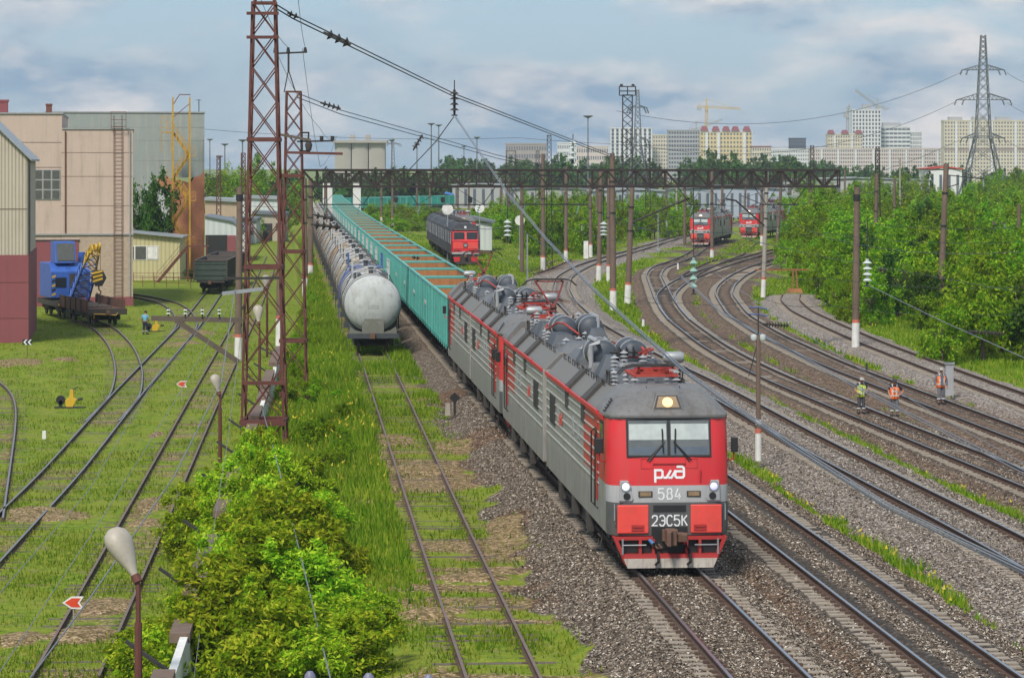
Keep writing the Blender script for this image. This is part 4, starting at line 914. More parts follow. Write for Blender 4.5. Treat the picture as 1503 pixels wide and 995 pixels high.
d1 = make_diesel('dark grey diesel locomotive with red nose standing in front of the bushes'); d1['group'] = gd
d2 = make_diesel('dark grey diesel rear section coupled behind the red-nosed one', False); d2['group'] = gd
zz = lambda x, y: float(rail_z(x, y))
for k, o in enumerate((d1, d2, None, None)):
    y = 301 + k*18.0; p = (px(y), y, zz(px(y), y))
    if o: o.location = p; o.rotation_euler = (0,0,hd)
    else: dup(d2, p, hd, 'sooty diesel section %s the row of dark diesels' % ('third in' if k == 2 else 'last in'), gd)
GR = 'red-fronted electric locomotives waiting on the depot tracks'
def parked(src, u_, Y, rz, label):
    x = ux(u_, Y); return dup(src, (x, Y, zz(x, Y)), rz, label, GR)
back = lambda o, rz, d=35.0: (o.location[0] - math.sin(rz)*d, o.location[1] + math.cos(rz)*d, o.location[2])
pA = parked(loco1, 1028, 408, R(-9.5), 'red-fronted electric locomotive parked left of the other, at the end of the junction track')
b_ = dup(loco2, back(pA, R(-9.5)), R(-9.5)+math.pi, 'grey rear section of the left parked red-fronted electric locomotive', GR)
pB = parked(loco1, 1099, 449, R(-12.6), 'red-fronted electric locomotive parked on the right, partly behind concrete poles')
b_ = dup(loco2, back(pB, R(-12.6)), R(-12.6)+math.pi, 'grey rear section of the right parked red-fronted electric locomotive', GR)
pC = parked(loco1, 681, 365, R(4), 'red-cornered electric locomotive showing just behind the dark diesel', )
# their number boards differ from the train's: drop the lettering of the leading one
for o in (loco3, pA, pB, pC):
    for ch in list(KIDS[o.name]):
        if ch.name.startswith('number'): KIDS[o.name].remove(ch); bpy.data.objects.remove(ch)
        
# headlamps out on all but the leading engine
M['lamp_off'] = plain('unlit_lamp_glass', (.30,.31,.32), .15)
for nm in ('headlamp','marker_lamp'):
    for o in list(bpy.data.objects):
        if o.type == 'MESH' and o.name.split('.')[0] == nm:
            r_ = o
            while r_.parent: r_ = r_.parent
            if r_.name.startswith('electric') and r_ is not loco1:
                key = o.data.name + '_unlit'
                me = bpy.data.meshes.get(key)
                if me is None: me = o.data.copy(); me.name = key; me.materials.clear(); me.materials.append(M['lamp_off'])
                o.data = me
# ------------------------------------------------------------------ yard wall
mb = MB()
w = thing('concrete_wall', 'low whitewashed concrete wall with a brown coping running beneath the rusty masts', 'wall')
for k in range(22):
    y0 = 46 + k*5.2; y1 = y0 + 5.17; xa, xb = float(XW(y0)), float(XW(y1)); top = .1 if k % 3 else -.05
    mb = MB(); vs = [(xa-.05,y0,-2.3),(xa+.12,y0,-2.3),(xb+.12,y1,-2.3),(xb-.05,y1,-2.3),(xa-.05,y0,top),(xa+.12,y0,top),(xb+.12,y1,top),(xb-.05,y1,top)]
    mb.add(vs, [(3,2,1,0),(4,5,6,7),(0,1,5,4),(1,2,6,5),(2,3,7,6),(3,0,4,7)]); pn = mb.build('wall_panel', M['white'], w)
    if k % 4 != 2:
        mb = MB(); vs = [(xa-.28,y0,top+.01),(xa+.16,y0,top+.01),(xb+.16,y1,top+.01),(xb-.28,y1,top+.01),(xa-.28,y0,top+.22),(xa+.16,y0,top+.22),(xb+.16,y1,top+.22),(xb-.28,y1,top+.22)]
        mb.add(vs, [(3,2,1,0),(4,5,6,7),(0,1,5,4),(1,2,6,5),(2,3,7,6),(3,0,4,7)]); mb.build('coping', M['pole_brown'], pn)
    if k % 2 == 0: mb = MB(); mb.beam((xa-.1,y0+.6,top+.1),(xa-.95,y0+.9,top+.62),.07); mb.build('angle_bracket', M['dark_iron'], w)
# ------------------------------------------------------------------ lattice masts
def lattice(name, label, cat, X, Y, zb, zt, wb, wt, n, m='rust_mast', t=.09, plates=(), group=None, rz=0, br=.055):
    root = thing(name, label, cat, (X, Y, zb), rz, group); H = zt - zb
    hw = lambda z: .5*(wb + (wt-wb)*z/H)
    for sx in (-1,1):
        for sy in (-1,1): mb = MB(); mb.beam((sx*hw(0),sy*hw(0),0),(sx*hw(H),sy*hw(H),H),t); mb.build('leg', M[m], root)
    # panels shrink upward with the width
    zs = [0]; 
    q = (wt/wb) ** (1/n); sizes = [q**i for i in range(n)]; k = H/sum(sizes)
    for s in sizes: zs.append(zs[-1] + s*k)
    for ax in (0,1):
        for sd in (-1,1):
            mb = MB()
            for i in range(n):
                a, b = zs[i], zs[i+1]
                def pt(e, z): h = hw(z); return (e*h, sd*h, z) if ax == 0 else (sd*h, e*h, z)
                mb.beam(pt(-1,a), pt(1,b), br, br*.8); mb.beam(pt(1,a), pt(-1,b), br, br*.8)
                if i in plates: mb.beam(pt(-1,a), pt(1,a), .18, .16)
            mb.beam(pt(-1,H), pt(1,H), br*1.6); mb.build('bracing', M[m], root)
    return root
y = 113.; m1 = lattice('lattice_mast', 'tall rusty red lattice mast nearest the viewer, straddling the wall', 'mast', ux(388, y), y, -2.1, vz(5, y), 1.75, .88, 11, plates=(1, 4, 7))
def mp_(u_, v_, yy, o=m1): return (ux(u_, yy) - o.location[0], yy - o.location[1], vz(v_, yy) - o.location[2])
mb = MB(); mb.beam(mp_(372,8,112.5), mp_(389,-40,113), .1); mb.beam(mp_(405,8,112.5), mp_(389,-40,113), .1); mb.beam(mp_(389,-40,113), mp_(389,-110,113), .1); mb.build('mast_top', M['rust_mast'], m1)
for v_ in (20, 55): mb = MB(); mb.beam(mp_(362,v_,112.4), mp_(409,v_,112.4), .14, .12); mb.build('cross_bar', M['rust_mast'], m1)
for v_ in (562, 622): mb = MB(); mb.beam(mp_(355,v_,112.1), mp_(420,v_,112.1), .22, .14); mb.build('cross_bar', M['rust_mast'], m1)
mb = MB(); mb.beam(mp_(222,467,111.8), mp_(356,470,112), .15, .2); mb.build('cross_arm', M['wood_sleeper'], m1)
mb = MB(); mb.beam(mp_(258,470,111.7), mp_(350,531,112), .16, .2); mb.build('arm_strut', M['wood_sleeper'], m1)
for u_ in (247, 272, 297, 322): 
    mb = MB(); mb.cyl(mp_(u_,466,111.8), mp_(u_,452,111.8), .03, n=6); mb.insul(mp_(u_,462,111.8), mp_(u_,452,111.8), .09, 2, 8, 1); mb.build('pin_insulator', [M['dark_iron'], M['porcelain']], m1)
mb = MB(); mb.beam(mp_(328,409,111.9), mp_(410,408,112), .1); mb.build('cross_arm', M['dark_iron'], m1)
mb = MB(); mb.beam(mp_(326,431,111.6), mp_(386,424,111.8), .12, .14); mb.build('cross_arm', M['galv'], m1)
y = 134.; m2 = lattice('lattice_mast', 'second rusty lattice mast behind, topped by a T-shaped insulator arm', 'mast', ux(431, y), y, -1.1, vz(135, y), 1.25, .66, 12, t=.07, plates=(2, 5, 8), br=.045)
q = lambda u_, v_, yy=133.6: mp_(u_, v_, yy, m2)
mb = MB(); mb.beam(q(417,136), q(423,105), .05); mb.beam(q(434,136), q(424,105), .05); mb.beam(q(423.5,105), q(423.5,76), .09); mb.beam(q(404,79), q(449,77), .08)
for u_ in (404, 423, 448): mb.cyl(q(u_,78), q(u_,70), .1, .06, n=8)
mb.build('top_arm', M['dark_iron'], m2)
mb = MB(); mb.beam(q(412,198), q(456,206), .16, .12); mb.build('platform', M['wood_sleeper'], m2)
mb = MB()
for u_ in (443, 453): mb.beam(q(u_,195), q(u_-1,222), .08)
mb.beam(q(442,195), q(454,195), .08); mb.beam(q(440,222), q(455,222), .08); mb.build('equipment_frame', M['dark_iron'], m2)
mb = MB(); mb.lathe([(.001,0),(.12,.02),(.18,.3),(.12,.42),(.001,.45)], 10, q(453,222)); mb.build('transformer', M['bogie'], m2, True)
mb = MB(); mb.beam(q(420,224), q(503,226), .12); mb.build('cross_arm', M['rust_mast'], m2)
mb = MB(); mb.beam(q(436,208), q(489,207), .08)
for u_ in (472,488): mb.cyl(q(u_,207), q(u_,200), .09, n=8)
mb.build('cross_arm', M['dark_iron'], m2)
# ------------------------------------------------------------------ portal gantries
def gantry(label, Y, u0, u1, vt, vb, deep=1.1, legs=(), n=26, m='gantry', t=.15):
    x0, x1 = ux(u0, Y), ux(u1, Y); zt, zb = vz(vt, Y), vz(vb, Y)
    root = thing('portal_gantry', label, 'gantry', (x0, Y, zb)); L = x1-x0; n = int(n*1.45); h = zt-zb
    for yy in (-deep/2, deep/2):
        for z in (0, h): mb = MB(); mb.beam((0,yy,z), (L,yy,z), t); mb.build('chord', M[m], root)
    for yy in (-deep/2, deep/2):
        mb = MB()
        for i in range(n+1):
            x = L*i/n; mb.beam((x,yy,0),(x,yy,h), t*.6)
            if i < n: mb.beam((x,yy,0 if (i < n/2) ^ (i % 2 == 0) else h), (L*(i+1)/n,yy,h if (i < n/2) ^ (i % 2 == 0) else 0), t*.6)
        mb.build('web_bracing', M[m], root)
    for z in (0, h):
        mb = MB()
        for i in range(n):
            x = L*i/n; mb.beam((x,-deep/2,z),(L*(i+1)/n,deep/2,z), t*.5); mb.beam((x,-deep/2,z),(x,deep/2,z), t*.5)
        mb.build('lacing', M[m], root)
    for (lu, lv, ly) in legs:
        p = P(lu, lv, -GD); lx = p.x - x0; mb = MB(); zg = p.z - .4 - zb
        mb.cyl((lx, ly, zg), (lx + .1, ly, -.02), .25, .19, n=10); lg = mb.build('leg', M['pole_brown'], root, True)
        mb = MB(); mb.cyl((lx, ly, zg + .02), (lx+.02, ly, zg + 1.75), .262, .25, n=10); mb.build('white_base', M['white'], lg, True)
        mb = MB(); mb.cyl((lx+.02, ly, zg + 1.75), (lx+.02, ly, zg + 1.95), .254, .25, n=10); mb.build('red_band', M['redband'], lg, True)
        mb = MB(); mb.cyl((lx+.08, ly, -.9), (lx+.09, ly, -.5), .235, n=10); mb.build('collar', M['black'], lg)
    return root, x0, zb, L
ga, gx, gz, gL = gantry('long dark steel gantry spanning all the tracks on brown concrete legs', 181.0, 444, 1231, 250, 274, legs=((425,477,-.35),(449,474,.2),(1213,487,0)))
def ginv(u_): return ux(u_, 181.0) - gx
for (ua, ub) in ((468,540),(606,716),(1006,1066),(1118,1172),(760,862)):
    xa, xb = ginv(ua), ginv(ub); d = -1.15
    mb = MB(); mb.beam((xa,0,d),(xb,0,d),.07); mb.beam((xa+.3,0,d),(xa-.5,0,0),.05); mb.beam((xb-.3,0,d),(xb+.5,0,0),.05); mb.beam((xa+.3,0,d),((xa+xb)/2-.2,0,0),.03); mb.beam((xb-.3,0,d),((xa+xb)/2+.2,0,0),.03); mb.build('hanger_bar', M['black'], ga)
    for e in (xa+.5, xb-.5): mb = MB(); mb.insul((e,0,d),(e-.2,0,d-.6),.11,4,8); mb.build('insulator', M['green_glass'], ga)
mb = MB(); mb.tube([(ginv(928),0,-2.3),(ginv(980),0,-1.3),(ginv(1012),0,-.75)],.06,5); mb.build('cantilever', M['dark_iron'], ga)
mb = MB(); mb.tube([(ginv(1066),0,-.8),(ginv(1080),0,-.9),(ginv(1122),0,-2.5)],.06,5); mb.build('cantilever', M['dark_iron'], ga)
gb, *_ = gantry('farther dark gantry seen just below the long one', 305.0, 474, 770, 255, 268, legs=(), n=22, t=.13)
for lu in (478, 766):
    x = ux(lu, 305.) - gb.location[0]; mb = MB(); mb.cyl((x,0,-gb.location[2]+G(ux(lu,305.),305.)),(x,0,0),.22,.18,n=8); mb.build('leg', M['pole_brown'], gb)
gc, *_ = gantry('farthest gantry over the junction tracks at the right', 420.0, 870, 1195, 262, 271, legs=(), n=22, t=.14)
for lu in (876, 1005, 1190):
    x = ux(lu, 420.) - gc.location[0]; mb = MB(); mb.cyl((x,0,-gc.location[2]+G(ux(lu,420.),420.)),(x,0,0),.24,.18,n=8); mb.build('leg', M['pole_brown'], gc)
# ------------------------------------------------------------------ catenary poles
def pole(label, u0, vb, u1, vt, m='pole_brown', r=.21, base=True, arms=(), group=None, collars=2, base_h=1.6):
    p = P(u0, vb, -GD); Y = p.y; p.z = G(p.x, Y) - .15
    top = Vector((ux(u1, Y), Y, vz(vt, Y))) - p; root = thing('catenary_pole', label, 'pole', p, 0, group)
    mb = MB(); mb.cyl((0,0,0), top, r*1.12, r*.82, n=10); sh = mb.build('shaft', M[m], root, True); d = top.normalized()
    if base:
        mb = MB(); mb.cyl(d*.01, d*base_h, r*1.19, r*1.15, n=10); mb.build('white_base', M['white'], root, True)
        mb = MB(); mb.cyl(d*base_h, d*(base_h+.2), r*1.16, r*1.14, n=10); mb.build('red_band', M['redband'], root, True)
    for k in range(collars):
        f = .62 + .2*k; mb = MB(); mb.cyl(top*f - d*.06, top*f + d*.06, r*1.1, n=10); mb.build('collar', M['black'], root)
    for (f, dx, dz, brace) in arms:
        a = top*f; mb = MB(); mb.beam(a, a + Vector((dx,0,dz)), .07)
        if brace: mb.beam(top*min(.99, f+brace), a + Vector((dx*.85,0,dz*.85)), .035)
        ar = mb.build('cantilever', M['dark_iron'], root)
        e = a + Vector((dx*.9,0,dz*.9)); mb = MB(); mb.insul(e, e + Vector((.05*np.sign(dx),0,-.62)), .13, 4, 8); mb.build('insulator', M['porcelain'], ar)
    return root
cp = {}
cp['a'] = pole('brown pole with white foot and insulator yoke on top, centre of the yard', 900, 453, 898.6, 225, r=.25, arms=((.97,-.7,.1,0),(.97,.7,.1,0)))
cp['b'] = pole('slightly leaning brown pole right of the yoke-topped pole', 921, 443, 928, 273, r=.25, arms=((.60,3.4,1.2,.2),))
cp['c'] = pole('brown pole left of the yoke-topped pole, with a grey cabinet at its foot', 878.7, 411, 882, 250, r=.24, arms=((.5,-2.,.1,0),))
pole('slim brown pole tight behind the yoke-topped pole', 893, 412, 893, 262, r=.19, collars=1)
pole('tall brown pole standing behind the lattice mast in the centre', 797, 397, 797, 226, r=.25, arms=((.72,2.2,.0,.1),))
pole('brown pole with white foot at the outside of the curve', 830.5, 386, 831, 245, r=.22, arms=((.55,-1.8,0,0),))
pole('brown pole with white foot before the bushes beyond the curve', 867, 376, 866, 262, r=.22, collars=1)
pole('pale concrete pole with striped plate beside the outer track', 1120, 434, 1126, 250, 'pole_grey', r=.19, arms=((.72,-2.2,.9,.12),(.55,1.2,0,0)))
pole('leaning dark brown pole right of the pale striped one', 1139, 377, 1148, 250, r=.21, base=False)
pole('brown pole with white foot in front of the right parked locomotive', 1118, 361, 1118, 262, r=.22)
pole('brown pole in front of the left parked locomotive, round shunting signal at its foot', 1045, 379, 1045, 248, r=.22, base_h=1.2)
pole('pale concrete pole with red band left of the parked locomotives', 993, 341, 993, 268, 'pole_grey', r=.2, base_h=1.1)
pole('brown pole with white foot behind the bushes, left of the parked locomotives', 978, 344, 978, 255, r=.2, base_h=1.4)
pole('tall leaning brown pole rising out of the thicket at the right', 1379, 478, 1389, 240, r=.23, base=False, arms=((.96,-1.9,.05,.03),(.85,1.0,.3,0),(.93,3.,-.35,.05)))
pole('brown pole in the thicket with a lattice head', 1284, 398, 1287, 255, r=.22, base=False, arms=((.9,1.8,-.1,0),(.8,-2.4,.2,.1)))
pole('slim brown pole deeper in the thicket, right of the lattice-headed one', 1312, 372, 1313, 262, r=.2, base=False, collars=1)
pole('short brown pole with bracket deep in the right thicket', 1459, 412, 1459, 325, r=.2, base=False, arms=((.95,1.2,.1,0),))
pole('thin pale pole deep in the right thicket', 1321, 350, 1321, 232, 'pole_grey', r=.16, base=False, collars=1)
pole('brown pole at the right edge of the thicket tops', 1493, 420, 1496, 300, r=.2, base=False, collars=1)
pole('brown pole in the thicket left of the buffer stop', 1092, 330, 1095, 258, r=.22, base=False)
pole('brown pole with white foot beside the tank wagons', 456, 411, 456, 262, r=.26, arms=((.78,1.6,.3,0),))
pole('grey brown pole with white foot just right of the second rusty mast', 448, 432, 447, 262, r=.24)
for i, (u_, vb, vt) in enumerate(((560,330,268),(576,332,262),(631,318,262),(672,330,262),(688,335,260),(736,345,262),(747,352,262),(1160,318,262),(1215,315,262),(1240,330,250),(612,315,268),(1060,352,258),(1005,330,262))):
    pole('distant brown catenary pole beyond the gantry', u_, vb, u_, vt, r=.22, group='distant catenary poles beyond the gantry', collars=1, base_h=1.5)
# lattice poles of the middle distance
def lat(label, u_, vb, vt, wb, wt, n, m='gantry', t=.07, **k):
    p = P(u_, vb, -GD); return lattice('lattice_mast', label, 'mast', p.x, p.y, G(p.x, p.y) - .2, vz(vt, p.y), wb, wt, n, m, t, br=.05, **k)
lat('slim dark lattice mast right behind the tall centre pole', 806, 396, 199, .75, .42, 22)
lat('thin dark lattice mast left of the slim centre one', 789, 372, 222, .6, .4, 18)
lat('broad dark lattice mast above the bushes left of centre', 750, 352, 222, 1.7, 1.5, 9, t=.1)
lat('dark lattice mast by the gantry, right of the tall twin towers', 951, 350, 213, .9, .6, 14)
lat('dark lattice mast near the right end of the gantry', 1192, 352, 214, .8, .5, 14)
lat('tapering dark lattice head above the thicket', 1288, 380, 216, .9, .4, 14)
lat('slim lattice mast before the brick shed', 321, 372, 229, .7, .5, 16, 'rust_mast')
lat('thin rusty lattice mast left of the white shed', 357, 400, 225, .6, .45, 18, 'rust_mast')
def far_lattice(name, label, cat, u_, Y, vt, wb, wt, n, m='gantry', t=.16, br=.12, zb=-1.3):
    return lattice(name, label, cat, ux(u_, Y), Y, zb, vz(vt, Y), wb, wt, n, m, t, br=br)
tw = far_lattice('floodlight_tower', 'tall dark lattice tower with a caged platform at its top', 'tower', 921, 560., 140, 1.9, 1.9, 16)
mb = MB(); h = vz(140,560.)+1.3
mb.box(-1.6,1.6,-1.3,1.3,h-.1,h)
for z in (.8,1.7):
    for a,b in (((-1.6,-1.3),(1.6,-1.3)),((1.6,-1.3),(1.6,1.3)),((1.6,1.3),(-1.6,1.3)),((-1.6,1.3),(-1.6,-1.3))): mb.beam((*a,h+z),(*b,h+z),.14)
for x in (-1.6,0,1.6):
    for yy in (-1.3,1.3): mb.beam((x,yy,h),(x,yy,h+1.75),.12)
mb.build('platform', M['gantry'], tw)
for x in (-1.2,1.1): mb = MB(); trapbox(mb,x-.35,x+.35,-.3,.3,h+1.7,h+2.2,.1); mb.build('floodlight', M['gantry'], tw)
def pylon(label, u_, Y, vt, wb, n, arms, m='galv', t=.3, br=.16, vk=None, wk=None):
    zt = vz(vt, Y); vk = vk or vt + (270-vt)*.6; wk = wk or wb*.26
    r_ = lattice('transmission_pylon', label, 'pylon', ux(u_, Y), Y, -1.5, vz(vk, Y), wb, wk, max(4, n//3), m, t, br=br)
    # slender upper shaft above the splayed legs
    z0 = vz(vk, Y) + 1.5; z1 = zt + 1.5; wt = wk*.3; hw = lambda z: .5*(wk + (wt-wk)*(z-z0)/(z1-z0))
    for sx in (-1,1):
        for sy in (-1,1): mb = MB(); mb.beam((sx*wk/2,sy*wk/2,z0),(sx*wt/2,sy*wt/2,z1),t*.8); mb.build('upper_leg', M[m], r_)
    k_ = n; q_ = (wt/wk)**(1/k_); sz = [q_**i for i in range(k_)]; sc = (z1-z0)/sum(sz); zs = [z0]
    for s_ in sz: zs.append(zs[-1]+s_*sc)
    for ax in (0,1):
        for sd in (-1,1):
            mb = MB()
            for i in range(k_):
                def pt(e, z): h = hw(z); return (e*h, sd*h, z) if ax == 0 else (sd*h, e*h, z)
                mb.beam(pt(-1,zs[i]),pt(1,zs[i+1]),br*.8); mb.beam(pt(1,zs[i]),pt(-1,zs[i+1]),br*.8)
            mb.build('upper_bracing', M[m], r_)
    for (va, half) in arms:
        z = vz(va, Y) + 1.5; hw_ = hw(z); mb = MB()
        for s in (-1,1):
            tip = (s*half,0,z)
            for sy in (-1,1): mb.beam((s*hw_,sy*hw_,z),tip,t*.6); mb.beam((s*hw_,sy*hw_,z+half*.24),tip,t*.6)
            for f in (.2,.4,.6,.8):
                x = s*(hw_+(half-hw_)*f); mb.beam((x,0,z),(x,0,z+half*.24*(1-f)),t*.45); mb.beam((x,0,z),(s*(hw_+(half-hw_)*(f-.2)),0,z+half*.24*(1.2-f)),t*.45)
            for e in (half, half*.72): mb.insul((s*e,0,z),(s*e+s*.5,0,z-1.3),.32,3,6)
        mb.beam((-hw_,-hw_,z),(hw_,-hw_,z),t*.5); mb.build('cross_arm', M[m], r_)
    return r_
M['pylon'] = paint('weathered_pylon_steel', (.15,.165,.18), .6, .2, (.1,.09,.08), .3, .3)
pylon('tall grey transmission pylon with three cross arms at the right', 1443, 700., 52, 12.5, 13, ((103,5.2),(147,6.6),(203,5.2)), 'pylon', .3, .15, 200, 3.6)
pylon('slender dark pylon close behind the caged lattice tower', 936, 620., 132, 6.5, 12, ((158,1.9),(205,2.1)), 'pylon', .2, .12)
pylon('distant pylon right of the silo', 577, 1500., 204, 7., 9, ((212,4.),), 'pylon', .35, .2)
def lamp_mast(label, u_, Y, vt, group=None, r=.16, heads=True):
    x = ux(u_, Y); root = thing('lamp_mast', label, 'lamp mast', (x, Y, -1.3), 0, group); H = vz(vt, Y)+1.3
    mb = MB(); mb.cyl((0,0,0),(0,0,H),r*1.5,r*.7,n=8); mb.build('shaft', M['pylon'], root)
    mb = MB(); mb.lathe([(.2,H-.5),(1.2,H),(1.2,H+.18),(.15,H+.25)],10); mb.build('lamp_ring', M['pylon'], root)
    return root
for u_, Y, vt in ((633,900.,182),(644,980.,184),(575,1000.,206),(612,1050.,212),(700,1000.,202),(330,900.,212),(356,800.,206),(322,950.,230),(308,1050.,205),(681,1200.,215)):
    lamp_mast('slim distant floodlight mast against the sky', u_, Y, vt, 'distant floodlight masts on the skyline', .22)
lamp_mast('single tall floodlight mast left of the caged tower', 863, 700., 171)
# ------------------------------------------------------------------ lamps on the yard side
def yard_lamp(label, u_, v_base_head, Y, up=(-.55,.35,1.0), sc=1.0):
    x = ux(u_, Y); zj = vz(v_base_head, Y); zb = G(x, Y) - .1; root = thing('street_lamp', label, 'street lamp', (x, Y, zb))
    h = zj - zb; mb = MB(); mb.cyl((0,0,0),(0,0,h*.8),.085,.075,n=8); mb.tube([(0,0,h*.8),(0,0,h-.25),(-.02,.02,h-.1),(-.05,.04,h)],.05,6); mb.build('lamp_post', M['rust_mast'], root, True)
    d = Vector(up).normalized(); q_ = d.to_track_quat('Z','Y').to_matrix().to_4x4()
    mb = MB(); mb.lathe([(.001,-.06),(.07,-.05),(.085,.02),(.09,.12),(.15,.28),(.24,.5),(.30,.72),(.31,.85),(.26,1.0),(.14,1.09),(.001,1.12)],20)
    mb.v = [tuple(Matrix.Translation((-.05,.04,h)) @ q_ @ Vector((a*sc,b*sc*.8,c*sc))) for a,b,c in mb.v]; hd_ = mb.build('lamp_head', M['lampshell'], root, True)
    mb = MB(); mb.lathe([(.075,-.1),(.092,-.1),(.092,.06),(.075,.06)],12); mb.v = [tuple(Matrix.Translation((-.05,.04,h)) @ q_ @ Vector((a,b,c))) for a,b,c in mb.v]; mb.build('clamp', M['rust_mast'], hd_)
    return root
M['lampshell'] = paint('weathered_beige_lamp_shell', (.40,.36,.30), .5, .0, (.2,.17,.13), .5, 2, False)
yard_lamp('big weathered teardrop street lamp in the lower left, nearest the viewer', 203, 848, 56.)
yard_lamp('teardrop street lamp left of the tall rusty mast', 323, 577, 119., (-.3,.3,1), .75)
yard_lamp('teardrop street lamp seen through the nearest rusty mast', 381, 474, 152., (-.1,.4,1), .9)
yard_lamp('small far teardrop street lamp behind the nearest rusty mast', 392, 425, 185., (-.1,.4,1), .9)
# ------------------------------------------------------------------ signals and trackside posts
def signal(label, u_, vb, vt, heads=1, lat_=False, disc=False):
    p = P(u_, vb, -GD); Y = p.y; p.z = G(p.x, Y); h = vz(vt, Y) - p.z; root = thing('railway_signal', label, 'signal', p)
    mb = MB(); mb.cyl((0,0,-.1),(0,0,h),.08,.07,n=8); mb.box(-.25,.25,-.25,.25,-.1,.35); mb.build('post', M['pole_grey' if not lat_ else 'galv'], root)
    if disc: mb = MB(); mb.cyl((0,-.12,h+.2),(0,-.06,h+.2),.62,n=20); mb.build('signal_disc', M['white'], root)
    for k in range(heads):
        z = h - .3 - k*1.2; mb = MB(); mb.prism([(-.34,-.5),(.34,-.5),(.42,0),(.34,.5),(-.34,.5),(-.42,0)], 'y', -.25, -.1); mb.v = [(a,b_,c_+z) for a,b_,c_ in mb.v]
        hd_ = mb.build('signal_head', M['black'], root)
        for e in (-.24,.24): mb = MB(); mb.cyl((0,-.26,z+e),(0,-.42,z+e),.14,n=10,caps=False); mb.cyl((0,-.25,z+e),(0,-.27,z+e),.12,n=10); mb.build('lens_hood', M['dark_iron'], hd_)
    return root
signal('two-headed black railway signal standing beside the teal wagons', 581, 331, 281, 2)
signal('black signal head above the dark diesel locomotive', 650, 340, 291, 1)
signal('black round-topped signal above the dark diesel, right of the first', 690, 345, 291, 1)
signal('post with pale disc just left of the diesel cab', 657, 386, 310, 0, True, True)
signal('post with pale disc right of the diesel cab', 704, 374, 308, 0, True, True)
signal('tall post with pale disc before the bushes', 763, 380, 326, 0, True, True)
signal('white marker post with red band and lamps near the curve', 774, 417, 344, 0, True)
p = P(664,606,-GD); ls = thing('shunting_signal', 'low shunting signal by the siding, a black diamond board beside a small grey block', 'signal', (p.x,p.y,G(p.x,p.y)))
mb = MB(); trapbox(mb,-.32,-.08,-.12,.12,-.1,.42,.03); mb.build('block', M['pole_grey'], ls); mb = MB(); mb.cyl((.1,0,-.1),(.1,0,.55),.05,n=7); mb.build('post', M['dark_iron'], ls); mb = MB(); mb.prism([(.1,.42),(.34,.66),(.1,.90),(-.14,.66)],'y',-.09,-.05); mb.build('board', M['black'], ls)
signal('thin grey twin-lamp post between the parked locomotive and the curve', 966, 368, 313, 0, True)
def post(name, label, cat, u_, vb, h, r, m, band=None, box=False, extra=None, w=None):
    p = P(u_, vb, -GD); p.z = G(p.x, p.y) - .05; root = thing(name, label, cat, p); mb = MB()
    if box: trapbox(mb, -r, r, -r*.8, r*.8, 0, h, .01)
    else: mb.cyl((0,0,0),(0,0,h),r,r*.9,n=8)
    mb.build('post', M[m], root, bevel=.01 if box else 0)
    if band: mb = MB(); mb.cyl((0,0,h*band[0]),(0,0,h*band[1]),r*1.06,n=8) if not box else mb.box(-r*1.05,r*1.05,-r*.85,r*.85,h*band[0],h*band[1]); mb.build('band', M[band[2]], root)
    if extra: extra(root, h)
    return root
def ex_cab(root, h):
    mb = MB(); mb.box(-.25,.25,-.2,.2,h-.1,h-.0); mb.build('lid', M['galv'], root); mb = MB(); mb.box(-.15,-.13,-.19,-.16,.6,.9); mb.build('handle', M['black'], root)
    for s in (-1,1): mb = MB(); mb.box(s*.17-.03,s*.17+.03,-.15,.15,-.1,.01); mb.build('foot', M['galv'], root)
post('relay_cabinet', 'narrow pale grey relay cabinet behind the rightmost worker', 'cabinet', 1393, 579, 1.68, .21, 'cabinet' if False else 'lgrey', None, True, ex_cab)
def ex_mast(root, h):
    for s in (-1,1): mb = MB(); mb.lathe([(.001,-.13),(.1,-.1),(.13,0),(.1,.1),(.001,.13)],10,(s*.16,0,h-.1)); mb.build('insulator', M['porcelain'], root, True)
    mb = MB(); mb.beam((-.25,0,h-.1),(.25,0,h-.1),.05); mb.beam((0,0,h),(0,0,h+1.0),.05); mb.build('top_bar', M['dark_iron'], root)
    for z in (.75,1.0): mb = MB(); mb.tube([(-.35,0,h+z),(.05,0,h+z-.02),(.32,0,h+z-.08)],.03,5); mb.build('blue_bracket', M['tank_blue'], root)
    mb = MB(); mb.beam((0,-.01,h-.2),(-.35,-.02,h-1.5),.03); mb.build('stay', M['dark_iron'], root)
    mb = MB(); mb.cyl((0,0,0),(0,0,1.0),.115,n=10); mb.build('white_base', M['white'], root); mb = MB(); mb.cyl((0,0,1.0),(0,0,1.16),.118,n=10); mb.build('red_band', M['redband'], root); mb = MB(); mb.cyl((0,0,1.3),(0,0,1.48),.105,n=10); mb.build('white_band', M['white'], root)
post('cable_post', 'thin brown post with two insulators, white foot and red band, beside the leading locomotive', 'post', 1113, 674, 4.55, .085, 'pole_brown', None, False, ex_mast)
post('marker_post', 'small white marker stake in the grass of the left yard', 'marker', 65, 644, .42, .09, 'white', None, True)
post('marker_post', 'white marker stake in the grass between the curved tracks', 'marker', 995, 395, .7, .1, 'white', None, True)
post('marker_post', 'tall white board post before the bushes outside the curve', 'marker', 860, 379, 2.2, .3, 'white', None, True)
post('marker_post', 'white stake in weeds beside the junction curve', 'marker', 944, 478, .5, .09, 'white', None, True)
post('marker_post', 'short white post by the yard mast, far left of the tanks', 'marker', 1272, 545, .5, .06, 'dark_iron', None, True)
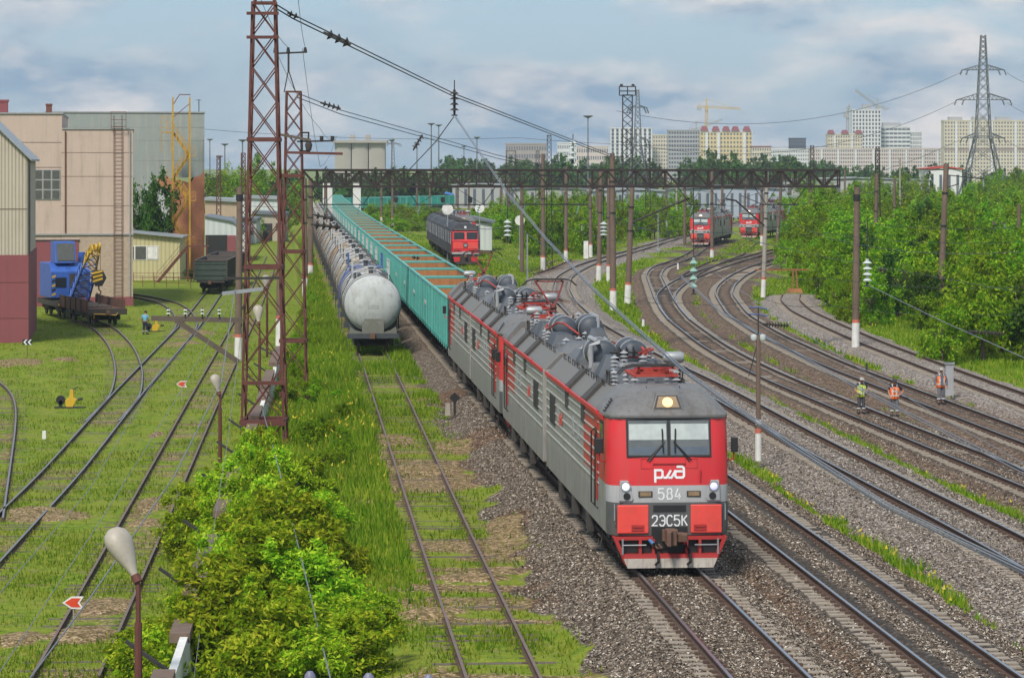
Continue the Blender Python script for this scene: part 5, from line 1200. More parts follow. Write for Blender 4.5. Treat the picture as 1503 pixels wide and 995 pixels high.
# insulator stacks hanging over the tracks
def hang(label, u_, v0, v1, Y, r, m, n=5, zt=None):
    x = ux(u_, Y); z0, z1 = vz(v0, Y), vz(v1, Y); root = thing('hanging_insulator', label, 'insulator', (x, Y, z1)); h = z0-z1
    mb = MB(); mb.insul((0,0,h*.15),(0,0,h),r,n,14); mb.build('sheds', M[m], root)
    mb = MB(); mb.cyl((0,0,h),(0,0,h+1.2 if zt is None else zt - z1),.03,n=5); mb.build('hanger', M['dark_iron'], root)
    mb = MB(); mb.cyl((0,0,0),(0,0,h*.16),.07,n=6); mb.box(-.16,.16,-.1,.1,-.02,.05); mb.build('clamp', M['dark_iron'], root); return root
hang('stack of pale green glass insulator discs hanging over the junction', 1018, 378, 432, 181., .27, 'green_glass', 4, vz(274,181.))
hang('stack of white porcelain insulator discs hanging before the thicket', 1273, 380, 420, 150., .25, 'porcelain', 4, 7.6)
hang('brown and grey insulator string hanging from the long cable at the top', 667, 132, 170, 150., .26, 'dark_iron', 4, vz(118,150.))
hang('insulator string with amber cap hanging from the cable right of centre', 841, 205, 240, 200., .33, 'porcelain', 4, vz(197,200.))
hang('pale glass insulator pair hanging over the bushes left of the curve', 745, 322, 352, 190., .28, 'porcelain', 4, vz(274,181.))
hang('pale insulator string beside the cabinet pole', 886, 325, 350, 181., .26, 'porcelain', 4, vz(274,181.))
# ------------------------------------------------------------------ cables
def cable(label, pts, r, m='cable', sag=0, n=14, name='overhead_cable', cat='cable', group=None, off=None):
    P3 = [Vector((ux(u_, Y), Y, vz(v_, Y))) for u_, v_, Y in pts]; full = []
    for a, b in zip(P3[:-1], P3[1:]):
        for i in range(n): f = i/n; q_ = a.lerp(b, f); q_.z -= sag*4*f*(1-f); full.append(q_)
    full.append(P3[-1]); mb = MB()
    for o in (off or [(0,0,0)]): mb.tube([p + Vector(o) for p in full], r, 5)
    o = mb.build(name, M[m]); tag(o, label, cat, group); return o
cable('heavy span cable falling from the tallest rusty mast to the centre pole', [(407,8,112.5),(430,22,114),(520,66,122),(667,138,150),(841,206,200),(898,228,213)], .03, off=[(0,0,0),(0,0,-.16)])
def strain(label, a, b, Y, r, n): 
    A = Vector((ux(a[0],Y),Y,vz(a[1],Y))); B = Vector((ux(b[0],Y),Y,vz(b[1],Y))); root = thing('strain_insulator', label, 'insulator', A); mb = MB(); mb.insul((0,0,0),B-A,r,n,12); mb.build('sheds', M['bogie'], root)
    mb = MB(); mb.cyl((B-A)*-.15,(B-A)*-.0,.05,n=6); mb.build('clamp', M['dark_iron'], root)
strain('chain of big dark insulator discs on the span cable near the tallest mast', (480,50), (515,66), 121., .24, 3)
strain('chain of small dark insulator discs on the second mast span cable', (474,152), (500,160), 140., .17, 4)
strain('dark clamp block on the span cable beside the mast top', (424,20), (438,26), 114., .15, 2)
strain('insulator string at the left end of a stay above the gantry', (608,218), (620,198), 160., .2, 4)
strain('row of dark insulators on the wire above the tank wagons', (463,316), (492,322), 165., .22, 3)
strain('row of pale insulator discs on a wire over the tank wagons', (462,330), (500,334), 160., .28, 4)
strain('brown ribbed strain insulator over the outer track', (1124,476), (1158,478), 110., .12, 8)
strain('brown ribbed strain insulator at the right edge above the dead-end track', (1428,487), (1474,490), 110., .12, 9)
strain('grey insulator pair on a wire over the teal wagons', (606,378), (616,379), 150., .14, 2)
strain('dark insulator cluster on a wire above the lead locomotive roof', (1290,395), (1302,398), 170., .2, 2)
cable('second span cable leaving the shorter rusty mast towards the gantry', [(436,137,134),(500,162,140),(620,196,160),(730,228,175),(842,252,200)], .022, off=[(0,0,0),(0,0,-.2)])
cable('stay cable from the hanging string down-left to the gantry', [(666,172,150),(640,208,160),(600,250,176)], .03)
cable('thick bundle of grey cables sweeping down over the locomotive to the lower right', [(668,172,150),(745,285,124),(800,350,108),(870,424,91),(940,488,78.5),(1005,545,70),(1070,592,63),(1180,665,56),(1300,741,50),(1503,838,43)], .016, 'cable_l', n=4, off=[(0,0,0),(.05,0,.02),(.02,0,-.055)])
cable('pair of dark contact cables over the junction track to the right edge', [(1000,405,140),(1060,458,118),(1200,535,98),(1300,588,88),(1503,690,72)], .02, 'cable_l', n=6, off=[(0,0,0),(0,0,-.08)])
cable('single grey cable descending over the outer track', [(1050,400,150),(1150,470,122),(1260,540,100),(1380,612,84),(1503,680,74)], .012, 'cable_l', n=5)
cable('grey wire sloping down across the yard before the thicket', [(1273,418,150),(1380,470,120),(1503,525,98)], .018, 'cable_l', n=8)
cable('grey guy cable running down across the near bushes', [(385,600,112),(410,690,88),(440,810,72),(486,1000,55)], .016, 'cable_l', n=6)
cable('pale service wire crossing the left yard from the mast', [(345,425,112),(325,560,90),(255,700,72),(130,880,58),(40,1000,52)], .018, 'cable_l', n=6)
cable('thin service wire left of the yard tracks, nearest the tracks', [(340,430,112),(225,560,86),(130,720,66),(0,870,54)], .009, 'cable_l', n=6)
cable('thin service wire in the left yard, right of its neighbour', [(345,432,112),(250,600,82),(150,760,64),(0,985,50)], .009, 'cable_l', n=6)
cable('drooping service wire beside the wall', [(355,480,112),(335,640,92),(310,800,74),(284,1000,58)], .009, 'cable_l', n=6)
GCW = 'thin contact wires along the tracks'
def contact(name, zc, label, y0=44, y1=420, off=0):
    g, x = TR[name][0] if isinstance(TR[name][0], tuple) else TR[name]
    yy = np.arange(max(g[0], y0), min(g[-1], y1), 6.); mb = MB()
    mb.tube([(np.interp(q_, g, x)+off, q_, float(rail_z(np.interp(q_, g, x), q_)) + zc) for q_ in yy], .011, 4)
    mb.tube([(np.interp(q_, g, x)+off, q_, float(rail_z(np.interp(q_, g, x), q_)) + zc + 1.0 + .7*((q_ % 60)/30-1)**2) for q_ in yy], .013, 4)
    yd = yy[2::2]
    o = mb.build('contact_wire', M['cable']); tag(o, label, 'wire', GCW)
contact('main', 6.15, 'contact wire above the train, touched by the raised pantographs', 100)
contact('curve', 6.0, 'contact wire above the big curve', 150)
contact('junction', 6.0, 'contact wire above the junction track', 150)
contact('outer', 6.0, 'contact wire above the outer curve', 120)
GH = 'faint high wires crossing the sky'
for v0, v1, s in ((262,268,0),(190,215,3),(300,296,1)): cable('faint high wire crossing the view between masts', [(300,v0,300),(760,(v0+v1)/2,320),(1231,v1,300)], .02, 'cable', .5, 8, 'overhead_wire', 'wire', GH)
for va, vb_, ul, half in ((106,160,905,-5.2),(150,208,905,-6.8),(206,238,905,-5.8)): cable('transmission line sagging between the pylons', [(ul,va+57,620),(1443+half*6,va,700)], .05, 'cable', 7, 20, 'power_line', 'wire', 'transmission lines of the grey pylons')
for va, vb_ in ((103,128),(147,172),(203,222)): cable('transmission line leaving the right pylon', [(1450+28,va+4,700),(1560,vb_,640)], .05, 'cable', 1.5, 10, 'power_line', 'wire', 'transmission lines of the grey pylons')
for va, x_ in ((104,2.5),(160,3)): cable('fine line hanging from the mast top arm', [(404+40*(x_==3),72,133.6),(470,va+85,170),(494,200,190)], .012, 'cable', .4, 10, 'overhead_wire', 'wire', GH)
for u0_, v0_, u1_, v1_ in ((380,-8,423,70),(437,-8,448,70)): cable('fine line between the two rusty mast tops', [(u0_,v0_,112),(u1_,v1_,133.6)], .012, 'cable', .3, 8, 'overhead_wire', 'wire', GH)
# cross-span wires over the right-hand tracks
for v_ in (309, 330, 396, 436): cable('thin cross wire between poles over the junction', [(905,v_-4,205),(1010,v_+8,195),(1120,v_+2,186),(1213,v_+12,182),(1500,v_+25,165)], .014, 'cable', .3, 10, 'overhead_wire', 'wire', 'thin cross wires over the junction')
# ------------------------------------------------------------------ left yard buildings
def wall_mat(name, col, seams=None, dirt=(.2,.16,.13), amt=.4, brick=None, corr=None, sc=.5):
    m, t, b = nmat(name); tc = N(t, 'ShaderNodeTexCoord'); ob = tc.outputs['Object']
    n1 = N(t, 'ShaderNodeTexNoise', {'Vector': ob, 'Scale': .5*sc*2, 'Detail': 7, 'Roughness': .65}); n2 = N(t, 'ShaderNodeTexNoise', {'Vector': ob, 'Scale': 4., 'Detail': 6, 'Roughness': .7})
    c = mix(t, n1.outputs[0], [x*.85 for x in col], [x*1.12 for x in col])
    h = n2.outputs[0]
    if brick:
        mp = N(t, 'ShaderNodeMapping', {'Vector': ob, 'Rotation': (R(90),0,0)}); bt = N(t, 'ShaderNodeTexBrick', {'Vector': mp.outputs[0], 'Color1': rgb(col), 'Color2': rgb([x*.7 for x in col]), 'Mortar': rgb(brick), 'Scale': 1., 'Mortar Size': .012, 'Brick Width': .26, 'Row Height': .085})
        c = mix(t, .8, c, bt.outputs['Color'])
    mp = N(t, 'ShaderNodeMapping', {'Vector': ob, 'Scale': (1.6,1.6,.12)}); n3 = N(t, 'ShaderNodeTexNoise', {'Vector': mp.outputs[0], 'Scale': 1.2, 'Detail': 6, 'Roughness': .7})
    c = mix(t, ramp(t, n3.outputs[0], [(.5,0),(.78,amt)]), c, dirt); c = mix(t, ramp(t, n2.outputs[0], [(.55,0),(.75,amt*.7)]), c, dirt)
    t.links.new(c, b.inputs['Base Color']); b.inputs['Roughness'].default_value = .85
    if corr:
        s = N(t, 'ShaderNodeSeparateXYZ', {0: ob}); q_ = N(t, 'ShaderNodeMath', {0: s.outputs[0], 1: corr}, operation='MULTIPLY'); w_ = N(t, 'ShaderNodeMath', {0: q_.outputs[0]}, operation='SINE'); bump(t, b, w_.outputs[0], .6, .05)
    else: bump(t, b, h, .25, .03)
    return m
M['stucco'] = wall_mat('beige_stucco', (.52,.405,.34), amt=.5)
M['purple'] = wall_mat('faded_maroon_steel', (.235,.068,.078), dirt=(.14,.045,.05), amt=.35)
M['greypanel'] = wall_mat('grey_green_panels', (.27,.305,.295), amt=.8, dirt=(.45,.40,.31))
M['brickred'] = wall_mat('orange_red_brick', (.52,.175,.07), brick=(.3,.22,.18), amt=.25, dirt=(.2,.08,.05))
M['brickfacing'] = wall_mat('beige_painted_brick', (.50,.39,.30), brick=(.33,.25,.2), amt=.35)
M['brickbeige'] = wall_mat('beige_brick', (.47,.345,.24), brick=(.4,.33,.27), amt=.25)
M['yellowwall'] = wall_mat('pale_yellow_siding', (.50,.45,.25), corr=14., amt=.12)
M['corrbeige'] = wall_mat('corrugated_cream_sheet', (.47,.415,.335), corr=26., amt=.5, dirt=(.22,.19,.16))
M['whitewall'] = wall_mat('white_sheet_wall', (.52,.56,.57), corr=8., amt=.2)
M['metalroof'] = paint('grey_metal_roof', (.34,.37,.40), .45, .3, (.2,.18,.16), .35, .6, False)
M['metalroof2'] = paint('dark_metal_roof', (.16,.185,.205), .5, .3, (.1,.09,.08), .35, .6, False)
M['winframe'] = plain('grey_window_frame', (.30,.31,.31), .6)
M['dirtyglass'] = paint('dirty_window_glass', (.10,.105,.095), .15, 0, (.24,.22,.18), .6, 1.5, False)
M['yellow'] = paint('yellow_stair_paint', (.50,.29,.025), .6, 0, (.15,.08,.03), .6, 1.5)
M['rustyrail'] = paint('rusty_brown_railing', (.16,.06,.04), .8, 0, (.08,.04,.03), .5, 2)
BR = R(7.7)
def bld(label, u_, Y, rz=BR, z=-2.15, name='workshop', cat='building'): return thing(name, label, cat, (ux(u_, Y), Y, z), rz)
def window(par, x0, x1, z0, z1, y=0, nx=3, nz=2, glass='dirtyglass', fr='winframe'):
    mb = MB(); mb.box(x0,x1,y-.05,y+.1,z0,z1); o = mb.build('window', M[fr], par)
    mb = MB(); w_ = (x1-x0)/nx; h_ = (z1-z0)/nz
    for i in range(nx):
        for j in range(nz): mb.box(x0+i*w_+.07,x0+(i+1)*w_-.07,y-.07,y-.045,z0+j*h_+.07,z0+(j+1)*h_-.07)
    g_ = mb.build('pane', M[glass], o); return o
ws = bld('big beige workshop with maroon gate, wall ladder and chimneys', 195, 251)
mb = MB(); mb.box(-6.2,0,0,24,0,15.75); mb.build('front_wall', M['stucco'], ws)
mb = MB(); mb.box(-34,-6.203,0.02,24,0,17.1); mb.build('tall_wall', M['stucco'], ws)
mb = MB(); mb.box(-34,-6.1,-.1,24.1,17.1,17.22); mb.build('roof_edge', M['winframe'], ws); mb = MB(); mb.box(-6.2,.1,-.1,24.1,15.75,15.87); mb.build('roof_edge', M['winframe'], ws)
mb = MB(); mb.box(-4.7,.015,-.02,.0,.9,6.4); mb.build('brick_facing', M['brickfacing'], ws)
for x in (-5.9,-.25): mb = MB(); mb.tube([(x,-.12,15.6),(x,-.12,9.),(x,-.12,1.0 if x > -1 else 6.6)],.06,6); mb.build('downpipe', M['rustyrail'] if x < -1 else M['winframe'], ws)
for z in (9.0,11.6,13.7): mb = MB(); mb.box(-6.25,.02,-.012,.0,z-.02,z+.02); mb.build('panel_joint', M['pole_brown'], ws)
for z in (10.1,12.4,14.6): mb = MB(); mb.box(-20,-6.25,.0,.02,z-.02,z+.02); mb.build('panel_joint', M['pole_brown'], ws)
mb = MB(); mb.box(-12,.06,-.14,0,6.42,6.55); mb.build('ledge', M['winframe'], ws)
mb = MB(); mb.box(-4.6,.03,-.06,0,0,.95); mb.build('plinth', M['purple'], ws)
mb = MB(); mb.box(-9.4,-4.75,-.08,0,-.1,5.9); gt_ = mb.build('gate', M['purple'], ws)
mb = MB(); mb.box(-7.1,-6.45,-.10,0,4.4,5.75); mb.build('gate_opening', M['black'], gt_); mb = MB(); mb.box(-9.5,-4.65,-.12,0,5.9,6.02); mb.build('gate_rail', M['dark_iron'], gt_)
window(ws, -9.4, -6.35, 9.55, 12.2, 0, 4, 3)
mb = MB()
for s in (-1.65,-.95): mb.tube([(s,-.22,.8),(s,-.22,17.0)],.035,4)
for k in range(46): mb.beam((-1.65,-.22,1.0+k*.34),(-.95,-.22,1.0+k*.34),.03)
mb.build('wall_ladder', M['rustyrail'], ws)
mb = MB()
for z in (16.0,16.6,17.3):
    for a,b in (((-1.9,-.5),(-.6,-.5)),((-1.9,-.5),(-1.9,.6)),((-.6,-.5),(-.6,.6))): mb.beam((*a,z),(*b,z),.05)
for x in (-1.9,-.6): mb.beam((x,-.5,15.8),(x,-.5,17.3),.05)
mb.build('ladder_cage', M['rustyrail'], ws)
for x in (-11.5,-7.4): mb = MB(); mb.box(x-.5 if x<-10 else x-.25,x+.5 if x<-10 else x+.25,2,3,17.2,18.4 if x<-10 else 18.0); mb.box((x-.58 if x<-10 else x-.3),(x+.58 if x<-10 else x+.3),1.95,3.05,18.2 if x<-10 else 17.9,18.4 if x<-10 else 18.05); mb.build('chimney', M['purple'] if x<-10 else M['rustyrail'], ws)
an = bld('cream corrugated shed end with maroon lower wall at the left edge', 41, 198, name='shed')
mb = MB(); mb.prism([(-14,6.3),(-.05,6.3),(-.05,13.1),(-7,20.),(-14,20.)],'y',0,18); mb.build('upper_wall', M['corrbeige'], an)
mb = MB(); mb.box(-14,.04,-.05,18,-.1,6.3); mb.build('lower_wall', M['purple'], an)
mb = MB(); mb.prism([(-7.2,20.35),(.25,13.0),(.25,12.85),(-7.2,20.2)],'y',-.35,18.3); mb.build('roof', M['metalroof'], an)
for z in (9.5,): mb = MB(); mb.box(-14,-.02,-.02,0,z-.03,z+.03); mb.build('panel_joint', M['pole_brown'], an)
for z in (1.9,4.4): mb = MB(); mb.box(-14,.06,-.07,-.05,z-.02,z+.02); mb.build('panel_joint', M['rustyrail'], an)
mb = MB(); mb.tube([(.1,-.1,12.9),(.1,-.1,8.2),(.1,-.1,6.4)],.07,6); mb.build('downpipe', M['dark_iron'], an)
gb_ = bld('tall weathered grey-panel building with a brick corner', 300, 325, name='industrial_building')
mb = MB(); mb.box(-18,-5.35,0,10,0,18.6); mb.build('panel_wall', M['greypanel'], gb_)
mb = MB(); mb.box(-5.35,0,0.01,10,11.2,18.6); mb.build('panel_wall', M['greypanel'], gb_)
mb = MB(); mb.prism([(-5.35,0),(0,0),(0,12.0),(-.4,11.5),(-1.2,11.2),(-1.6,10.6),(-2.7,10.9),(-3.6,10.6),(-4.2,11.4),(-5.35,11.1)],'y',-.05,9.9); mb.build('brick_wall', M['brickred'], gb_)
mb = MB(); mb.box(-18.1,.1,-.1,10.1,18.6,18.75); mb.build('roof_edge', M['winframe'], gb_)
for z in (13.2,15.5,17.): mb = MB(); mb.box(-18,.02,-.015,.0,z-.03,z+.03); mb.build('panel_joint', M['winframe'], gb_)
mb = MB(); mb.box(-6.8,-4.0,-1.2,-.06,0,10.0); lo_ = mb.build('lean_to', M['whitewall'], gb_); window(gb_, -6.5,-5.4,7.6,8.8,-1.2,1,1)
mb = MB(); mb.tube([(-.6,1,18.7),(-.6,1,20.2)],.05,4); mb.beam((-1.0,1,20.1),(-.3,1,20.1),.05); mb.build('roof_aerial', M['dark_iron'], gb_)
# yellow stair tower against the brick corner
stt = thing('stair_tower', 'rusty yellow zigzag fire stair tower in front of the brick corner', 'stairs', (ux(266, 321), 321, -2.15), BR)
for sx in (-.95,.95):
    for sy in (-.6,.6): mb = MB(); mb.beam((sx,sy,0),(sx,sy,20.3 if sy<0 else 18.9),.19); mb.build('post', M['yellow'], stt)
mb = MB(); mb.beam((-.95,-.6,19.4),(-.2,-.6,20.6),.1); mb.beam((-.2,-.6,20.6),(.95,-.6,20.6),.1); mb.beam((-.95,-.6,18.),(.95,-.6,19.6),.08); mb.beam((.95,-.6,20.6),(.95,.6,20.6),.1); mb.build('top_frame', M['rustyrail'], stt)
zz_ = 1.0
for k in range(6):
    a, b = (-.85,.85) if k % 2 == 0 else (.85,-.85)
    mb = MB(); mb.beam((a,-.25,zz_),(b,-.25,zz_+2.5),.12,.3); mb.beam((a,.35,zz_),(b,.35,zz_+2.5),.08,.2)
    for i in range(10): f = (i+.5)/10; mb.beam((a+(b-a)*f,-.25,zz_+2.5*f),(a+(b-a)*f,.35,zz_+2.5*f),.16,.04)
    mb.beam((a,-.55,zz_+.95),(b,-.55,zz_+3.45),.07); mb.beam((a,.55,zz_+.95),(b,.55,zz_+3.45),.07); mb.beam((a,-.55,zz_+.5),(b,-.55,zz_+3.),.05)
    for f in (.2,.5,.8): mb.beam((a+(b-a)*f,-.55,zz_+2.5*f),(a+(b-a)*f,-.55,zz_+2.5*f+.95),.06)
    mb.build('stair_flight', M['yellow'], stt)
    mb = MB(); mb.box(min(b,b*1.9),max(b,b*1.9),-.6,.6,zz_+2.48,zz_+2.56)
    for e in (.5,1.0): mb.beam((b*1.9,-.6,zz_+2.5+e),(b,-.6,zz_+2.5+e),.04)
    mb.beam((b*1.9,-.6,zz_+2.5),(b*1.9,-.6,zz_+3.5),.05); mb.build('landing', M['yellow'], stt)
    zz_ += 2.55
mb = MB(); mb.box(-2.3,-.9,-.6,.6,16.3,16.4)
for z in (16.9,17.5,18.1): mb.beam((-2.3,-.6,z),(-.9,-.6,z),.05); mb.beam((-2.3,-.6,z),(-2.3,.6,z),.05)
for x in (-2.3,-1.6,-.9): mb.beam((x,-.6,16.3),(x,-.6,18.2),.06)
mb.beam((-2.2,-.6,16.2),(-2.2,-.6,14.0),.07); mb.beam((-1.2,-.6,16.2),(-1.2,-.6,14.),.07); mb.build('side_platform', M['yellow'], stt)
# yellow house
yh = bld('small pale yellow building with a sloping metal roof and one wide window', 264, 309, R(2), name='house')
mb = MB(); mb.prism([(-12,0),(0,0),(0,4.75),(-12,5.9)],'y',0,8.); mb.build('wall', M['yellowwall'], yh)
mb = MB(); mb.prism([(-12,6.0),(.35,4.82),(.35,4.7),(-12,5.88)],'y',-.5,8.6); ro = mb.build('roof', M['metalroof'], yh)
window(yh, -6.2,-2.3,2.3,3.85,0,3,1,'dirtyglass','white'); mb = MB(); mb.box(-3.5,-2.4,-.09,-.04,2.4,3.75); mb.build('white_shutter', M['white'], yh)
sf = thing('outside_stairs', 'brown steel outside stairs rising to a landing beside the yellow building', 'stairs', (ux(229, 303), 303, -2.2), R(2))
mb = MB(); mb.beam((0,0,0),(3.35,0,4.0),.1,.28); mb.beam((0,.9,0),(3.35,.9,4.0),.1,.28)
for i in range(16): f = (i+.5)/16; mb.beam((3.35*f,0,4*f),(3.35*f,.9,4*f),.2,.04)
mb.build('flight', M['rust_mast'], sf)
mb = MB(); mb.box(3.3,5.6,-.05,1.0,3.95,4.08); mb.build('landing', M['rust_mast'], sf)
for x in (3.4,5.4): mb = MB(); mb.beam((x,0,0),(x,0,3.95),.16); mb.build('post', M['rust_mast'], sf)
mb = MB()
for h in (.55,1.05): mb.beam((0,0,h),(3.35,0,4.+h),.04); mb.beam((3.35,0,4.+h),(5.5,0,4.+h),.04)
for f in (0,.25,.5,.75,1): mb.beam((3.35*f,0,4*f),(3.35*f,0,4*f+1.05),.04)
for x in (4.2,5.,5.5): mb.beam((x,0,4.),(x,0,5.05),.04)
mb.build('handrail', M['rustyrail'], sf)
def rail_fence(label, pts, h, m, n):
    root = thing('railing_fence', label, 'fence', pts[0])
    P0 = Vector(pts[0])
    for a, b in zip(pts[:-1], pts[1:]):
        a = Vector(a)-P0; b = Vector(b)-P0
        for z in (h*.5, h): mb = MB(); mb.beam(a+Vector((0,0,z)), b+Vector((0,0,z)), .05); mb.build('rail', M[m], root)
        for i in range(n+1): q_ = a.lerp(b, i/n); mb = MB(); mb.beam(q_, q_+Vector((0,0,h*1.08)), .06); mb.build('post', M[m], root)
    return root
yz = lambda u_, Y: (ux(u_, Y), Y, -2.1)
rail_fence('low rusty pipe railing on the grass before the yellow building', [yz(192,292), yz(280,288)], 1.15, 'rustyrail', 5)
rail_fence('second rusty railing close to the yellow wall', [yz(196,304), yz(284,304)], 1.0, 'rustyrail', 3)
wg = bld('white sheet garage with an open dark doorway', 301, 372, R(3), name='garage')
mb = MB(); mb.prism([(0,0),(5.3,0),(5.3,3.9),(3.5,5.2),(0,5.9)],'y',0,16); mb.build('wall', M['whitewall'], wg)
mb = MB(); mb.prism([(-.1,6.05),(3.55,5.35),(5.6,3.9),(5.6,3.75),(3.5,5.2),(-.1,5.9)],'y',-.3,16.2); mb.build('roof', M['metalroof2'], wg)
mb = MB(); mb.box(.05,2.9,-.06,.2,0,3.5); mb.build('doorway', M['black'], wg); mb = MB(); mb.box(2.9,4.0,-.12,-.02,.1,3.45); mb.build('door_leaf', M['purple'], wg)
for k, (lab, u0_, u1_, Y, vt, m_, roof) in enumerate((('beige brick shed with a pale roof behind the white garage',301,349,440,290,'brickbeige','metalroof'),('long white-roofed depot shed behind the lattice mast',345,410,500,287,'whitewall','metalroof'),('cream depot shed with dark gate far up the yard',372,418,470,310,'corrbeige','metalroof2'),('low grey depot annex beside the far yard track',330,376,455,318,'whitewall','metalroof2'))):
    b_ = bld(lab, u0_, Y, R(2), name='shed', z=-2.2); w_ = ux(u1_,Y)-ux(u0_,Y); h = vz(vt,Y)+2.2
    mb = MB(); mb.box(0,w_,0,12,0,h-.5); mb.build('wall', M[m_], b_); mb = MB(); mb.prism([(-.2,h-.45),(w_+.2,h-.75),(w_+.2,h-.25),(-.2,h)],'y',-.4,12.3); mb.build('roof', M[roof], b_)
    mb = MB(); mb.box(w_*.3,w_*.6,-.06,.1,0,min(3.2,h*.6)); mb.build('gate', M['dark_iron'], b_); window(b_, w_*.7,w_*.92,h*.35,h*.62,0,2,1)
# ------------------------------------------------------------------ dark green wagons in the yard
M['dgreen'] = paint('dark_green_wagon_paint', (.035,.06,.05), .7, 0, (.10,.085,.06), .6, 1.0)
M['dgreen_in'] = paint('grimy_wagon_inside', (.10,.085,.08), .85, 0, (.05,.04,.035), .6, 1.0)
w1 = make_gondola('dark green empty open wagon, nearer of two in the yard', 'wagon', 'dgreen', 'dgreen_in', 'dgreen_in', 'dgreen_in', True, 13, 3.15)
w1.location = (ux(309,274), 274, -1.9); w1.rotation_euler = (0,0,R(1.6))
w2 = dup(w1, (ux(325.5,289.5), 289.5, -1.9), R(1.2), 'dark green open wagon coupled behind the nearer one before the garage')
# ------------------------------------------------------------------ rail crane with its runner wagon
M['crane_blue'] = paint('bright_blue_crane_paint', (.035,.115,.44), .5, 0, (.05,.07,.12), .35, 1.2)
M['crane_yellow'] = paint('yellow_boom_head', (.60,.38,.02), .55, 0, (.2,.1,.03), .4, 2)
M['wagon_rust'] = paint('rusted_flat_wagon', (.12,.055,.038), .85, 0, (.05,.03,.025), .7, 1.5)
hz_ = R(20.5)
fw = thing('flat_wagon', 'rusty brown low-sided flat wagon in front of the blue crane', 'wagon', (ux(158,217.5), 217.5, -1.9), hz_)
mb = MB(); mb.box(-1.45,1.45,0,11.2,1.0,1.28); mb.build('deck', M['wagon_rust'], fw)
mb = MB(); mb.prism([(0.1,1.0),(2.4,1.0),(3.6,.55),(7.6,.55),(8.8,1.0),(11.1,1.0)],'x',-.95,-.7); mb.build('frame', M['bogie'], fw); mb = MB(); mb.prism([(0.1,1.0),(2.4,1.0),(3.6,.55),(7.6,.55),(8.8,1.0),(11.1,1.0)],'x',.7,.95); mb.build('frame', M['bogie'], fw)
for s in (-1,1): 
    mb = MB(); mb.box(min(s*1.4,s*1.47),max(s*1.4,s*1.47),.5,11,1.28,1.95)
    for k in range(6): mb.box(min(s*1.46,s*1.54),max(s*1.46,s*1.54),.8+k*2-.06,.8+k*2+.06,1.0,1.98)
    mb.build('side_board', M['wagon_rust'], fw)
mb = MB(); mb.box(-1.5,1.5,-.1,.08,.85,1.32); mb.build('end_beam', M['bogie'], fw)
mb = MB(); mb.tube([(-1.1,-.16,.6),(-1.1,-.2,.95),(.6,-.25,.82),(.75,-.16,1.0)],.035,5); mb.build('uncoupling_lever', M['crane_yellow'], fw)
for k in range(5): mb = MB(); mb.beam((-.9+.4*k,2.2,1.36),(-.7+.35*k,9,1.36),.25,.12); mb.build('timber', M['wood_sleeper'], fw)
coupler(fw, 0, -1); bogie(fw, 2.0, (-.92,.92), .475, 1.02); bogie(fw, 9.2, (-.92,.92), .475, 1.02)
cpos = Vector((fw.location[0] - math.sin(hz_)*16.2, fw.location[1] + math.cos(hz_)*16.2, -1.9))
cr = thing('rail_crane', 'bright blue railway crane with lattice boom and yellow boom head', 'crane', cpos, hz_)
mb = MB(); mb.box(-1.45,1.45,-4.2,4.2,.9,1.35); mb.box(-.9,.9,-1.6,1.6,1.35,1.7); mb.build('carriage', M['bogie'], cr)
bogie(cr, -2.6, (-.92,.92), .475, 1.02); bogie(cr, 2.6, (-.92,.92), .475, 1.02); coupler(cr, -4.2, -1)
for s in (-1,1): mb = MB(); mb.box(s*1.2-.2,s*1.2+.2,-4.28,-4.18,1.0,1.2); mb.build('yellow_step', M['crane_yellow'], cr)
Rm = Matrix.Rotation(R(-8), 4, 'Z')
mb = MB(); mb.prism([(-2.3,1.55),(2.6,1.55),(2.6,4.35),(-1.3,4.35),(-2.3,3.7)],'x',-1.6,1.6); ho = mb.build('engine_house', M['crane_blue'], cr, bevel=.05)
mb = MB(); mb.box(-1.25,-.35,-2.33,-2.28,2.4,3.2); mb.build('house_window', M['darkglass'], ho)
mb = MB(); mb.box(-.1,1.55,-2.34,-2.25,1.55,3.5); mb.build('winch_opening', M['bogie'], ho)
mb = MB(); mb.prism([(-1.9,4.35),(.2,4.35),(.2,6.1),(-1.4,6.1)],'x',-1.15,.55); cb = mb.build('driver_cab', M['crane_blue'], cr, bevel=.04)
mb = MB(); mb.add([(-1.0,-1.90,4.55),(.4,-1.90,4.55),(.4,-1.50,5.95),(-1.0,-1.50,5.95)],[(0,1,2,3)]); mb.build('windscreen', M['dirtyglass'], cb)
for x in (-1.0,1.2): mb = MB(); mb.lathe([(.001,0),(.28,.02),(.3,.8),(.001,.85)],12,(x+.3,.6,4.35)); mb.build('exhaust_drum', M['crane_blue'], cr, True)
for s in (-1,1):
    for k in range(5):
        mb = MB(); mb.add([(s*1.38-.16,-2.312,1.7+k*.36),(s*1.38+.16,-2.312,1.82+k*.36),(s*1.38+.16,-2.312,2.0+k*.36),(s*1.38-.16,-2.312,1.88+k*.36)],[(0,1,2,3)]); mb.build('hazard_stripe', M['crane_yellow'] if k % 2 == 0 else M['black'], cr)
cw = lambda u_, v_, Y: Matrix.Rotation(-hz_, 3, 'Z') @ (Vector((ux(u_,Y),Y,vz(v_,Y))) - cpos)
